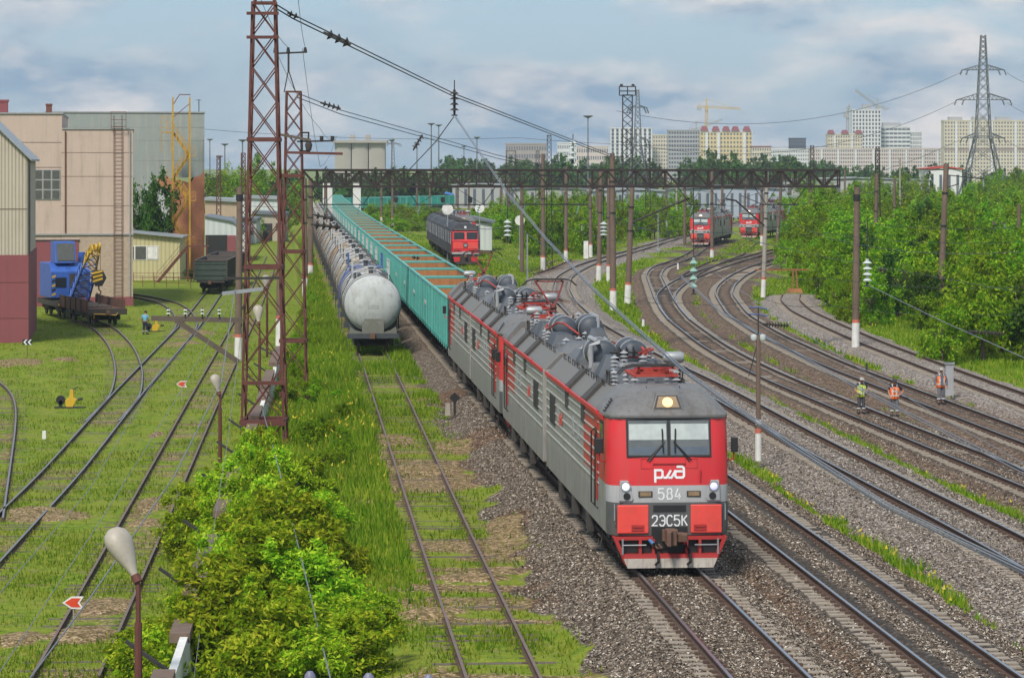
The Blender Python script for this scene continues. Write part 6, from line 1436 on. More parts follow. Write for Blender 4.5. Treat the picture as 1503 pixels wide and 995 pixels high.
def boom_seg(a, b, w0, w1, n, m, name='boom'):
    mb = MB(); d = (b-a).normalized(); sx = Vector((.93,.1,-.3)); sx = (sx - d*sx.dot(d)).normalized(); sy = d.cross(sx)
    def pt(f, i): w = (w0+(w1-w0)*f)/2; e = ((-1,-1),(1,-1),(1,1),(-1,1))[i % 4]; return a.lerp(b,f) + sx*w*e[0] + sy*w*e[1]
    for i in range(4): mb.beam(pt(0,i), pt(1,i), .11)
    for k in range(n):
        for i in range(4): mb.beam(pt(k/n,i), pt((k+1)/n,i+1), .065); mb.beam(pt(k/n,i+1), pt((k+1)/n,i), .065); mb.beam(pt(k/n,i),pt(k/n,i+1),.05)
    return mb.build(name, M[m], cr)
A = cw(113,446,230.5); Bp = cw(133,386,225); T_ = cw(140,366,222.5)
boom_seg(A, Bp, 1.5, 1.15, 6, 'crane_blue'); boom_seg(Bp, T_, 1.05, .7, 2, 'crane_yellow', 'boom_head')
for k in range(3): mb = MB(); c_ = T_ + Vector((-.3+.3*k,0,.1*k)); mb.cyl(c_-Vector((.06,0,0)), c_+Vector((.06,0,0)), .33, n=14); mb.build('sheave', M['crane_yellow'], cr)
mb = MB(); mb.tube([cw(96,394,231), T_ + Vector((0,0,.2))], .022, 4); mb.tube([cw(100,394,231), T_ + Vector((.2,0,.2))], .022, 4); mb.build('luffing_rope', M['dark_iron'], cr)
hk = thing('hook_block', 'black and yellow striped hook block hanging from the crane boom', 'hook block', (ux(145,222), 222, vz(420,222)))
hb = hk; mb = MB(); mb.prism([(-.26,0),(.26,0),(.6,.65),(.3,1.25),(-.3,1.25),(-.6,.65)],'y',-.16,.16); mb.build('block', M['black'], hk, bevel=.02)
for k in range(3): mb = MB(); mb.add([(-.42,-.168,.28+k*.32),(.34,-.168,.52+k*.3),(.30,-.168,.68+k*.28),(-.46,-.168,.46+k*.32)],[(0,1,2,3)]); mb.build('yellow_stripe', M['crane_yellow'], hk)
mb = MB(); mb.tube([(0,0,0),(0,0,-.25),(.16,0,-.42),(.14,0,-.62),(-.04,0,-.68),(-.18,0,-.52)],.06,6); mb.build('hook', M['bogie'], hk)
for x in (-.12,.12): mb = MB(); mb.tube([(x,0,1.2),(x,0,3.1)],.02,4); mb.build('hoist_rope', M['dark_iron'], hk)
mb = MB(); mb.tube([(0,0,-.6),(0,0,-1.4)],.05,5); 
for e in ((-1.0,.3),(.9,.3),(-.4,-.9),(.5,-.7)): mb.tube([(0,0,-1.4),(e[0],e[1],-2.45)],.035,4)
mb.build('sling_chain', M['bogie'], hk)
# ------------------------------------------------------------------ small yard things
def switch_stand(label, u_, v_, rz=0):
    p = P(u_, v_, -GD); p.z = G(p.x, p.y); root = thing('switch_stand', label, 'switch stand', p, rz)
    mb = MB(); mb.box(-.7,.9,-.12,.12,-.02,.08); mb.build('base_bar', M['dark_iron'], root)
    mb = MB(); mb.cyl((-.38,-.06,.42),(-.38,.06,.42),.24,n=14); mb.box(-.46,-.3,-.06,.06,0,.4); mb.build('counterweight', M['black'], root)
    mb = MB(); mb.prism([(-.1,.05),(.25,.05),(.45,.45),(.3,.55),(.28,.95),(.1,.95),(.08,.6),(-.15,.4)],'y',-.1,.1); mb.build('lever_housing', M['crane_yellow'], root, bevel=.02)
    mb = MB(); mb.tube([(.2,0,.9),(.5,0,1.1)],.03,5); mb.cyl((.5,-.05,.45),(.75,-.05,.5),.07,n=8); mb.build('lever', M['dark_iron'], root); return root
switch_stand('yellow switch stand with black weight on the open grass', 100, 599)
switch_stand('small yellow switch stand beside the man in the blue shirt', 226, 487)
def arrow_sign(label, u_, v_, h, kind='red'):
    p = P(u_, v_, -GD); p.z = G(p.x, p.y); root = thing('arrow_sign', label, 'sign', p); mb = MB(); mb.cyl((0,0,-.05),(0,0,h),.02,n=6); mb.build('stake', M['pole_grey'] if kind == 'red' else M['rustyrail'], root)
    s = .55
    if kind == 'red':
        mb = MB(); mb.prism([(-s*.55,0),(-s*.1,s*.3),(s*.5,s*.3),(s*.3,0),(s*.5,-s*.3),(-s*.1,-s*.3)],'y',-.03,0); mb.v = [(a,b_,c_+h) for a,b_,c_ in mb.v]; mb.build('board', M['white'], root)
        mb = MB(); mb.prism([(-s*.42,0),(-s*.08,s*.22),(s*.36,s*.22),(s*.2,0),(s*.36,-s*.22),(-s*.08,-s*.22)],'y',-.035,-.031); mb.v = [(a,b_,c_+h) for a,b_,c_ in mb.v]; mb.build('arrow', M['signred'], root)
    else:
        mb = MB(); mb.box(-.3,.3,-.03,0,h-.15,h+.2); mb.build('board', M['black'], root)
        for o in (-.25,.03): mb = MB(); mb.prism([(o,.02),(o+.16,.19),(o+.27,.19),(o+.11,.02),(o+.27,-.15),(o+.16,-.15)],'y',-.036,-.031); mb.v = [(a,b_,c_+h) for a,b_,c_ in mb.v]; mb.build('chevron', M['cool_white'], root)
M['rust_or'] = paint('orange_rusty_steel', (.30,.12,.045), .8, 0, (.1,.05,.03), .5, 2)
M['signred'] = plain('sign_red', (.62,.06,.02), .5)
arrow_sign('red and white arrow sign on a stake in the lower left grass', 108, 925, .75)
arrow_sign('small red and white arrow sign in the grass left of the tall mast', 267, 590, .95)
arrow_sign('black board with two white chevrons by the maroon shed corner', 40, 524, .95, 'chev')

# buffer stop at the end of the outer spur
p = P(1166,430,-GD); bs = thing('buffer_stop', 'rusty T-shaped frame standing at the dead end of the outer spur', 'buffer stop', (p.x,p.y,G(p.x,p.y)))
for x in (-.12,.14): mb = MB(); mb.beam((x*2.2,-.1,0),(x,0,vz(397,p.y)-bs.location[2]),.12); mb.build('post', M['rust_or'], bs)
mb = MB(); mb.beam((ux(1108,p.y)-p.x,0,vz(396,p.y)-bs.location[2]),(ux(1203,p.y)-p.x,0,vz(396,p.y)-bs.location[2]),.14); mb.build('cross_beam', M['rust_or'], bs)
mb = MB(); trapbox(mb,-.8,.8,-.5,.4,0,.4,.25); mb.build('base', M['rust_or'], bs)

# railing of the footbridge the picture is taken from: only three picket tips reach into view
br = thing('bridge_railing', 'grey-violet footbridge railing, its rounded picket tips showing at the bottom edge', 'railing', (0,6,8.2))
M['rail_violet'] = plain('violet_grey_paint', (.16,.16,.23), .5)
mb = MB(); mb.beam((-1.2,0,.45),(1.2,0,.45),.05); mb.build('rail', M['rail_violet'], br)
for u_, v_ in ((455,984),(541,987),(629,989)): mb = MB(); x = ux(u_,6.); zt_ = vz(v_,6.)-8.2; mb.lathe([(.013,.4),(.013,zt_-.02),(.011,zt_-.008),(.006,zt_-.001),(.0005,zt_)],12,(x,0,0)); mb.build('picket', M['rail_violet'], br, True)
# ------------------------------------------------------------------ far town
def fmat(name, c, amt=.12): 
    m, t, b = nmat(name); tc = N(t, 'ShaderNodeTexCoord'); n = N(t, 'ShaderNodeTexNoise', {'Vector': tc.outputs['Object'], 'Scale': .08, 'Detail': 6, 'Roughness': .6})
    t.links.new(mix(t, n.outputs[0], [x*(1-amt) for x in c], [min(1,x*(1+amt)) for x in c]), b.inputs['Base Color']); b.inputs['Roughness'].default_value = .85; return m
M['f_white'] = fmat('white_facade', (.66,.67,.68)); M['f_cream'] = fmat('cream_facade', (.62,.55,.42)); M['f_pink'] = fmat('pale_pink_facade', (.60,.52,.48)); M['f_grey'] = fmat('bare_concrete_facade', (.36,.37,.38))
M['f_yellow'] = fmat('yellow_facade', (.62,.50,.26)); M['f_brown'] = fmat('greyish_brown_facade', (.33,.29,.28)); M['f_roof'] = fmat('maroon_roof', (.22,.05,.06)); M['f_dark'] = fmat('dark_blue_glass', (.03,.045,.07)); M['f_win'] = fmat('far_window_glass', (.09,.11,.14), .4); M['f_base'] = fmat('brown_stone_band', (.33,.25,.2)); M['f_silo'] = fmat('silo_concrete', (.36,.335,.30), .2)
M['f_blue'] = fmat('blue_sheet_roof', (.05,.18,.5)); M['f_panel'] = fmat('blue_white_panels', (.33,.38,.45), .25); M['f_steel'] = fmat('grey_crane_steel', (.36,.36,.34)); M['f_yc'] = fmat('yellow_crane_steel', (.55,.40,.16))
_wm = MB().box(-.5,.5,-.06,.06,-.5,.5).mesh('window', M['f_win']); _wd = MB().box(-.5,.5,-.06,.06,-.5,.5).mesh('window', M['f_dark'])
def block(label, u0, u1, vt, Y, m, floors, cols, wh=.5, ww=.5, roof=None, band=None, z0=-2, win=_wm, vroof=None, cap=110, depth=16, balc=None):
    x0, x1 = ux(u0,Y), ux(u1,Y); H = vz(vt,Y) - z0; W_ = x1-x0; root = thing('apartment_building', label, 'building', (x0,Y,z0))
    mb = MB(); mb.box(0,W_,0,depth,0,H); mb.build('wall', M[m], root)
    mb = MB(); mb.box(-.3,W_+.3,-.3,depth+.3,H,H+.8); mb.build('parapet', M[roof] if roof else M[m], root)
    if band: mb = MB(); mb.box(-.05,W_+.05,-.12,0,H*band[0],H*band[1]); mb.build('band', M[band[2]], root)
    fh = H/floors; cw_ = W_/cols; k = 0; mbx = MB()
    for f in range(floors-1, -1, -1):
        for c in range(cols):
            x, z = (c+.5)*cw_, (f+.5)*fh
            if k < 100: part('window', win, root, (x,-.07,z), 0, (cw_*ww,1,fh*wh))
            else: mbx.box(x-cw_*ww/2,x+cw_*ww/2,-.13,0,z-fh*wh/2,z+fh*wh/2)
            k += 1
    if mbx.v: o = mbx.build('windows_below', M['f_win'], root); o['kind'] = 'stuff'
    if balc:
        for c in balc: mb = MB(); mb.box(c*W_-cw_*.4,c*W_+cw_*.4,-1.4,-.2,fh,H-.5); mb.build('balcony_stack', M['f_white'], root)
    return root, W_, H
FY = 2400.
block('low greyish-brown block with dark corner windows far left of the towers', 742, 802, 212, 2000., 'f_brown', 5, 16)
block('white block between the low brown ones on the skyline', 818, 846, 211, 2050., 'f_white', 6, 10)
block('low pinkish block on the skyline left of the white tower', 846, 893, 216, 2100., 'f_pink', 5, 14)
block('white tower with dark vertical window strips behind the caged lattice tower', 896, 957, 189, FY, 'f_white', 14, 9, .8, .5, win=_wd)
block('narrow cream block right of the white strip-window tower', 958, 981, 199, FY+30, 'f_cream', 12, 6)
r_, w_, h_ = block('unfinished bare grey concrete block with rows of empty openings', 981, 1028, 192, FY-60, 'f_grey', 12, 12, .5, .6, win=_wd)
r_, w_, h_ = block('yellow and white apartment block with maroon roof caps', 1028, 1104, 194, FY-120, 'f_yellow', 12, 16, roof='f_white', balc=(.12,.35,.85))
for f in (.08,.3,.5,.68,.9): mb = MB(); trapbox(mb, w_*f-3.2, w_*f+3.2, -1, 8, h_+.8, h_+4.6, 1.5); mb.build('roof_cap', M['f_roof'], r_)
r_, w_, h_ = block('low block with maroon roof, right of the yellow apartment block', 1104, 1132, 216, FY-150, 'f_cream', 7, 8, roof='f_roof')
block('long pale panel block under the small dark rooftop box', 1100, 1215, 220, FY+100, 'f_white', 8, 34)
r_, w_, h_ = block('small dark blue glass box standing above the long panel block', 1160, 1183, 204, FY+180, 'f_dark', 12, 8, .6, .7)
r_, w_, h_ = block('cream apartment block with maroon roof corners before the gridded tower', 1215, 1266, 198, FY-40, 'f_cream', 12, 14, balc=(.2,.7))
for f in (.1,.5,.9): mb = MB(); trapbox(mb, w_*f-3., w_*f+3., -1, 8, h_+.8, h_+4., 1.4); mb.build('roof_cap', M['f_roof'], r_)
r_, w_, h_ = block('tall white tower with a grid of dark windows and a grey plant room', 1251, 1293, 162, FY+40, 'f_white', 18, 9, .6, .5, win=_wd)
mb = MB(); mb.box(w_*.38,w_*.68,2,12,h_,h_+5); mb.build('plant_room', M['f_grey'], r_)
r_, w_, h_ = block('white stepped office building with dark ribbon windows', 1293, 1336, 187, FY+60, 'f_white', 13, 7, .45, .85)
mb = MB(); mb.box(2,w_*.7,2,12,h_,h_+4); mb.build('plant_room', M['f_grey'], r_)
block('lower white office wing right of the stepped office building', 1336, 1353, 195, FY+62, 'f_white', 12, 6, .7, .45)
block('long pale pink nine-storey panel block below the white tower', 1190, 1390, 219, FY-200, 'f_pink', 9, 60, .5, .55, balc=(.08,.2,.33,.46,.58,.7,.82,.93))
r_, w_, h_ = block('big cream apartment block with a brown stone band at the right edge', 1386, 1560, 178, FY-260, 'f_cream', 17, 40, .5, .5, band=(.52,.57,'f_base'), balc=(.1,.22,.4,.6))
for f in (.1,.3,.5): mb = MB(); mb.box(w_*f-5,w_*f+5,2,10,h_,h_+3.2); mb.build('plant_room', M['f_grey'], r_)
def tcrane(label, u_, vt, vb, Y, jib, lean=0, m='f_yc', back=.28):
    z0, z1 = vz(vb,Y), vz(vt,Y); root = thing('tower_crane', label, 'crane', (ux(u_,Y),Y,-2)); z1 += 2
    def latt(a, b, w, n): 
        mb = MB(); a = Vector(a); b = Vector(b); d = (b-a).normalized(); s1 = d.cross(Vector((0,1,0))).normalized(); s2 = d.cross(s1)
        def pt(f,i): e = ((-1,-1),(1,-1),(1,1),(-1,1))[i%4]; return a.lerp(b,f)+(s1*e[0]+s2*e[1])*w/2
        for i in range(4): mb.beam(pt(0,i),pt(1,i),w*.28)
        for k in range(n):
            for i in range(4): mb.beam(pt(k/n,i),pt((k+1)/n,i+1),w*.16)
        return mb
    latt((0,0,0),(0,0,z1),2.0,22).build('tower', M[m], root)
    s = ux(751.5+1,Y)
    e = Vector((jib[0]*s,0,z1+jib[1]*s)); latt((0,0,z1),e,1.5,16).build('jib', M[m], root)
    c_ = Vector((-jib[0]*s*back,0,z1)); latt((0,0,z1),c_,1.6,5).build('counter_jib', M[m], root); mb = MB(); mb.box(min(c_.x,c_.x+4),max(c_.x,c_.x+4),-1.2,1.2,z1-3,z1-.5); mb.build('counterweight', M['f_grey'], root)
    mb = MB(); ap = Vector((0,0,z1+7)); mb.beam((0,0,z1),ap,1.2); mb.tube([ap,e*.85+Vector((0,0,z1*.15))],.15,4); mb.tube([ap,c_],.15,4); mb.build('tie_mast', M[m], root)
    mb = MB(); mb.box(-1.3,1.3,-2.2,1.4,z1-3,z1); mb.build('cab', M[m], root)
tcrane('yellow tower crane with long level jib above the yellow apartment block', 1037, 157, 200, FY+20, (50,-3))
tcrane('small faded crane with raised jib behind the grey unfinished block', 1022, 190, 210, FY+90, (38,14), m='f_steel')
tcrane('pale luffing crane with steep jib over the white tower', 1288, 157, 200, FY+120, (-33,25), m='f_steel')
tcrane('thin crane mast rising left of the white gridded tower', 1244, 168, 200, FY+130, (3,14), m='f_steel', back=2)
# silo block and depot sheds behind the gantry
si = thing('silo', 'big pale concrete silo block with flat cap behind the gantry', 'silo', (ux(491,1400.),1400.,-2))
W_ = ux(566,1400.)-ux(491,1400.); H = vz(210,1400.)+2
for k in range(3):
    mb = MB(); mb.prism([(k*W_/3+.25,-2.2),(k*W_/3+2.,-3.),((k+1)*W_/3-2.,-3.),((k+1)*W_/3-.25,-2.2),((k+1)*W_/3-.25,9),(k*W_/3+.25,9)],'z',0,H); mb.build('silo_drum', M['f_silo'], si, True)
mb = MB(); mb.box(-.8,W_+.8,-5,13,H,H+1.2); mb.build('cap', M['f_silo'], si)
for f in (.35,.65): mb = MB(); mb.box(W_*f-1.2,W_*f+1.2,0,3,H+1.2,H+4); mb.build('vent_hut', M['f_silo'], si)
def shed(label, u0, u1, vt, Y, m, roof, strips=0, z0=-1.6, gate=True, depth=20):
    x0, x1 = ux(u0,Y), ux(u1,Y); H = vz(vt,Y)-z0; W_ = x1-x0; root = thing('industrial_shed', label, 'building', (x0,Y,z0))
    mb = MB(); mb.box(0,W_,0,depth,0,H-.5); mb.build('wall', M[m], root); mb = MB(); mb.prism([(-.4,H-.6),(W_/2,H),(W_+.4,H-.6),(W_+.4,H-.3),(W_/2,H+.4),(-.4,H-.3)],'y',-.5,depth+.5); mb.build('roof', M[roof], root)
    for k in range(strips): x = W_*(k+.5)/strips; mb = MB(); mb.box(x-W_/strips*.16,x+W_/strips*.16,-.08,0,H*.12,H*.8); mb.build('window', M['f_win'], root)
    return root
shed('long blue-white panelled shed with dark vertical strips behind the parked locomotives', 985, 1152, 274, 640., 'f_panel', 'metalroof', 14)
shed('second blue-white shed at the left of the panelled one, behind poles', 866, 980, 278, 680., 'f_panel', 'metalroof', 9)
shed('low blue-roofed shed seen under the gantry', 636, 662, 284, 760., 'f_white', 'f_blue', 2)
shed('pale cream warehouse left of the blue-roofed shed', 540, 634, 272, 820., 'f_cream', 'metalroof', 7)
shed('grey warehouse right of the blue-roofed shed', 664, 742, 270, 800., 'f_grey', 'metalroof', 6)
shed('white low warehouse behind the bushes in the centre', 744, 864, 276, 780., 'f_grey', 'metalroof2', 8)
shed('white roadside block house half hidden by bushes beside the diesel', 666, 722, 322, 395., 'whitewall', 'metalroof2', 1, -1.4, depth=8)
shed('low white warehouse with orange roof at the right behind the treetops', 1362, 1412, 246, 900., 'f_white', 'signred', 4)
shed('long grey roofed warehouse behind the right treetops', 1150, 1365, 262, 850., 'f_grey', 'metalroof', 12)
shed('maroon sided low building above the right thicket', 1140, 1186, 290, 600., 'purple', 'metalroof', 3)
for u_, Y in ((481,520.),(524,640.)):
    p = thing('white_pillar', 'square white pillar with red stencil beside the tank wagons' if u_ < 500 else 'square white pillar behind the far end of the teal wagons', 'pillar', (ux(u_,Y),Y,-1.5)); mb = MB(); trapbox(mb,-.9,.9,-.7,.7,0,vz(268,Y)+1.5,.05); mb.build('shaft', M['white'], p)
    mb = MB(); mb.box(-1.05,1.05,-.85,.85,-.1,.8); mb.build('foot', M['pole_grey'], p)
# red train standing in the far depot
for k in range(2):
    dup(loco3, (ux(846+k*30,720.),720+k*6,-1.0), R(-75), 'distant red electric locomotive standing sideways before the sheds, %s' % ('left one' if k == 0 else 'right one'))
# ------------------------------------------------------------------ foliage
def leafmat(name, a, b_, tip, sc=1.2, vary=True):
    m, t, b = nmat(name); oi = N(t, 'ShaderNodeObjectInfo'); g = N(t, 'ShaderNodeNewGeometry'); tc = N(t, 'ShaderNodeTexCoord')
    n = N(t, 'ShaderNodeTexNoise', {'Vector': tc.outputs['Object'], 'Scale': sc, 'Detail': 3}); pi = g.outputs['Random Per Island']
    f = N(t, 'ShaderNodeMath', {0: n.outputs[0], 1: pi}, operation='ADD'); f2 = N(t, 'ShaderNodeMath', {0: f.outputs[0], 1: .5}, operation='MULTIPLY')
    c = ramp(t, f2.outputs[0], [(.25, a), (.5, b_), (.75, tip)])
    hs = N(t, 'ShaderNodeHueSaturation', {'Color': c})
    mr = N(t, 'ShaderNodeMapRange', {'Value': oi.outputs['Random'], 'To Min': .475, 'To Max': .515})
    if vary: t.links.new(mr.outputs[0], hs.inputs['Hue'])
    mr2 = N(t, 'ShaderNodeMapRange', {'Value': oi.outputs['Random'], 'To Min': .72, 'To Max': 1.4})
    if vary: t.links.new(mr2.outputs[0], hs.inputs['Value']); c = hs.outputs[0]
    t.nodes.remove(b); d = N(t, 'ShaderNodeBsdfDiffuse', {'Color': c}); tr = N(t, 'ShaderNodeBsdfTranslucent', {'Color': c}); mx = N(t, 'ShaderNodeMixShader', {0: .42}); t.links.new(d.outputs[0], mx.inputs[1]); t.links.new(tr.outputs[0], mx.inputs[2])
    t.links.new(mx.outputs[0], t.nodes['Material Output'].inputs[0]); return m
M['leaf_near'] = leafmat('yellow_green_maple_leaves', (.10,.24,.01), (.25,.43,.018), (.55,.62,.05), 1.5)
M['leaf_mid'] = leafmat('bright_green_leaves', (.055,.17,.006), (.17,.34,.016), (.38,.48,.035), .8)
M['leaf_deep'] = leafmat('deep_green_leaves', (.018,.07,.010), (.045,.125,.018), (.09,.18,.03), .6)
M['leaf_far'] = leafmat('distant_green_leaves', (.03,.09,.022), (.07,.15,.035), (.13,.21,.05), .25)
M['bark'] = paint('tree_bark', (.10,.075,.055), .9, 0, (.05,.04,.03), .5, 2)
def crown_mesh(name, seed, nclump, nleaf, leaf, mat, flat=1.0, droop=.3, low=0.0, aspect=.45):
    """unit crown: radius about 1, from z=low to about 2; leaves gathered in clumps with gaps between"""
    r = np.random.default_rng(seed)
    # several unequal lobes
    nl = 7; lc = np.stack([r.uniform(-.5,.5,nl), r.uniform(-.5,.5,nl), np.concatenate([r.uniform(low+.15,low+.6,3), r.uniform(low+.6,1.5,nl-3)])], 1); lr = r.uniform(.38,.62,nl)
    C_ = []
    while len(C_) < nclump:
        i = r.integers(nl); d = r.normal(size=3); d /= np.linalg.norm(d); d[2] = abs(d[2]) - .45*r.random(); d /= np.linalg.norm(d)
        p = lc[i] + d*lr[i]*r.uniform(.75,1.08)
        if p[2] > low - .02: C_.append(p)
    C_ = np.array(C_); cr_ = r.uniform(.07,.2,nclump)
    k = r.integers(nclump, size=nleaf); o = r.normal(size=(nleaf,3))*.55; P_ = C_[k] + o*cr_[k][:,None]; 
    out = P_ - np.array([0,0,.7]); out /= np.linalg.norm(out,axis=1)[:,None]+1e-6
    nrm = out*.6 + r.normal(size=(nleaf,3))*.7 + np.array([0,0,.45]); nrm /= np.linalg.norm(nrm,axis=1)[:,None]
    ax = r.normal(size=(nleaf,3)) + out*.7 - np.array([0,0,droop]); ax -= nrm*(ax*nrm).sum(1)[:,None]; ax /= np.linalg.norm(ax,axis=1)[:,None]
    sd = np.cross(nrm, ax); L = leaf*r.uniform(.6,1.3,nleaf)[:,None]; W_ = L*aspect
    V_ = np.stack([P_ - ax*L*.5, P_ + sd*W_*.5 + ax*L*.05, P_ + ax*L*.5 - nrm*L*.12, P_ - sd*W_*.5 + ax*L*.05], 1).reshape(-1,3)
    V_[:,2] *= flat
    return npmesh(name, V_, 4, M[mat])
def trunk_mesh(seed, h=1.2, r0=.07, n=6):
    rr = random.Random(seed); mb = MB(); mb.tube([(0,0,-.1),(rr.uniform(-.04,.04),rr.uniform(-.04,.04),h*.5),(0,0,h)], [r0,r0*.75,r0*.4], 7)
    for k in range(n):
        a = rr.uniform(0,6.28); z = rr.uniform(.25,.9)*h; e = (math.cos(a)*rr.uniform(.4,.7), math.sin(a)*rr.uniform(.4,.7), z+rr.uniform(.3,.7)); mb.tube([(0,0,z),(e[0]*.5,e[1]*.5,z+(e[2]-z)*.6),e],[r0*.5,r0*.35,r0*.12],5)
    return mb.mesh('trunk', M['bark'], True)
TRK = [trunk_mesh(s) for s in (1,2,3)]; TRK0 = [trunk_mesh(s, .9, .045, 9) for s in (4,5)]
CN = [crown_mesh('crown', 20+i, 110, 9000, .125, 'leaf_near', 1, .6, .0, .38) for i in range(4)]
CM = [crown_mesh('crown', 40+i, 85, 5200, .105, 'leaf_mid', 1, .3, .0) for i in range(5)]
CD = [crown_mesh('crown', 60+i, 80, 5000, .11, 'leaf_deep', 1, .3, .2) for i in range(2)]
CF = [crown_mesh('crown', 80+i, 45, 1300, .19, 'leaf_far', 1, .2, .1, .7) for i in range(3)]
def tree(name, label, cat, x, y, z, sx, sz, crown, trunk, group=None, rz=None):
    root = thing(name, label, cat, (x,y,z), RNG.uniform(0,6.28) if rz is None else rz, group)
    part('trunk', trunk, root, sc=(sx*.8,sx*.8,sz)); part('crown', crown, root, sc=(sx*RNG.uniform(.9,1.1),sx*RNG.uniform(.9,1.1),sz)); return root
# bushes between the wall and the siding, lower left
NB = [(250,985,1.5,1.4),(330,960,1.9,1.9),(430,970,1.7,1.5),(520,960,1.4,1.0),(300,900,1.2,.9),(390,880,1.9,1.8),(470,880,1.8,1.5),(540,900,1.1,.7),(360,830,1.7,1.6),(430,830,1.9,1.9),(500,820,1.2,.9),(340,770,1.5,1.5),(410,770,1.7,1.8),(470,765,1.3,1.1),(330,725,1.1,1.2),(385,725,1.5,1.6),(440,720,1.5,1.4),(480,715,.9,.7),(360,1010,1.8,1.8),(480,1010,1.6,1.2),(230,1010,1.3,1.3),(350,690,.9,.9),(455,690,1.1,.9),(300,760,1.5,1.3),(290,800,1.3,1.2),(315,800,1.6,1.5),(330,700,1.2,1.0),(310,730,1.3,1.1),(250,930,1.1,.8),(230,960,1.3,1.0)]
for i, (u_, v_, s, h) in enumerate(NB):
    p = P(u_, v_ + 25, -GD); p.z = G(p.x, p.y); 
    tree('maple_bush', 'yellow-green maple bush in the thicket growing along the white wall', 'bush', p.x + (-.25 if u_ < 350 else 0), p.y, p.z-.15, s*.82, h*.78, CN[i % 4], TRK0[i % 2], 'maple bushes along the white wall')
for k, y in enumerate((70,73,77,80,84,88,92,97,102)):
    tree('maple_bush', 'yellow-green maple bush in the thicket growing along the white wall', 'bush', float(XW(y)) + (.45 if k % 2 else .8), y, -1.3 if k % 2 == 0 else -1.9, RNG.uniform(.75,1.0), RNG.uniform(1.15,1.45) + (.3 if k % 2 else 0), CN[k % 4], TRK0[k % 2], 'maple bushes along the white wall')
p = P(305,838,-GD); tree('ivy_bush', 'small reddish-green bush hanging over the wall top', 'bush', float(XW(70))-.3, 70., -1.9, .7, 1.0, CN[1], TRK0[0])
for i, (u_, v_, s, h) in enumerate(((500,625,.7,.55),(470,640,.8,.6),(455,600,.9,.7),(445,560,.8,.6),(512,640,.5,.35),(440,520,.9,.7),(560,945,.8,.5),(430,600,1.,.8),(440,575,.9,.7),(475,585,.8,.6),(490,600,.7,.5),(460,660,1.,.8),(490,655,.8,.6),(500,690,.8,.6),(475,700,.9,.7),(520,680,.5,.4),(430,545,1.,.8),(465,555,.8,.6),(485,565,.6,.4),(450,505,1.,.7),(470,520,.8,.6),(455,480,1.,.7),(475,490,.7,.5),(460,455,1.,.7),(450,470,.9,.7),(500,660,.6,.5),(530,640,.4,.3))):
    p = P(u_, v_, -GD); tree('low_bush', 'low green bush in the tall weeds beside the siding', 'bush', p.x, p.y, G(p.x,p.y)-.05, s*.8, h, CM[i % 5], TRK0[0], 'low bushes beside the siding')
# thicket on the right
edge = [(1172,336),(1166,352),(1140,372),(1150,392),(1170,420),(1205,447),(1245,472),(1290,500),(1345,528),(1400,530),(1440,512),(1520,500)]
E = [P(a,b,-GD) for a,b in edge]; ey = np.array([p.y for p in E]); ex = np.array([p.x for p in E]); o_ = np.argsort(ey); ey, ex = ey[o_], ex[o_]
GTK = 'green trees of the thicket right of the tracks'; cnt = 0
y = 158.
while y < 430:
    x = float(np.interp(y, ey, ex)) + 1.2; 
    if y < ey[0]+1: y += 3; continue
    row = 0
    while x < .19*y + 2 + (8 if y > 300 else 0):
        xx, yy = x + RNG.uniform(-1,1), y + RNG.uniform(-1.5,1.5); h = RNG.uniform(1.2,2.1) if row == 0 else RNG.uniform(1.8,3.5); 
        if y > 260: h *= 1.18
        s = h*RNG.uniform(.75,1.0)
        deep = RNG.random() < .12 and row > 0
        tree('thicket_tree', 'leafy green tree in the dense thicket right of the tracks', 'tree', xx, yy, G(xx,yy)-.2, s, h, CD[cnt % 2] if deep else CM[cnt % 5], TRK[cnt % 3], GTK); cnt += 1
        x += s*RNG.uniform(1.4,2.1); row += 1
    y += RNG.uniform(4.2,5.6) if y < 260 else 7.5
print('thicket', cnt)
def band(label, group, cells, crowns, name='bush', cat='bush'):
    for i, (u_, v_, s, h) in enumerate(cells):
        p = P(u_, v_, -GD); tree(name, label, cat, p.x, p.y, G(p.x,p.y)-.2, s, h, crowns[i % len(crowns)], TRK[i % 3], group)
cells = []
for u_ in range(722, 1012, 8):
    for v0 in ((368, 352, 336) if u_ < 890 else (350, 336)):
        vb = v0 + (8 if u_ < 800 else 0) + RNG.uniform(-5,5) - max(0,(u_-880))*.05; cells.append((u_+RNG.uniform(-5,5), vb, RNG.uniform(2.,3.), RNG.uniform(2.4,3.9)))
cells = [c for c in cells if not (c[1] > 356 and c[0] < 780)]
band('bright green bush in the belt beyond the big curve', 'bushes beyond the big curve', cells, CM)
cells = [(u_+RNG.uniform(-4,4), 326+RNG.uniform(-5,5)+ (u_-560)*.04, RNG.uniform(2.2,3.4), RNG.uniform(1.5,2.3)) for u_ in range(545, 735, 9)] + [(u_, 338, 2., 1.2) for u_ in (575,590,605,612)]
band('bright green bush behind the dark diesel locomotives', 'bushes behind the diesels', cells, CM)
cells = [(u_, 352+RNG.uniform(-6,4), 1.6, RNG.uniform(1.,1.8)) for u_ in (727,735,745,756,768,775)]
band('small bright bush before the white block house', 'bushes before the block house', cells, CM)
cells = [(u_+RNG.uniform(-4,4), 322+RNG.uniform(-6,6), RNG.uniform(2.6,3.8), RNG.uniform(2.2,3.4)) for u_ in range(1140,1260,9)]
band('green tree behind the right parked locomotive', 'trees behind the right parked locomotive', cells, CM + CD, 'tree', 'tree')
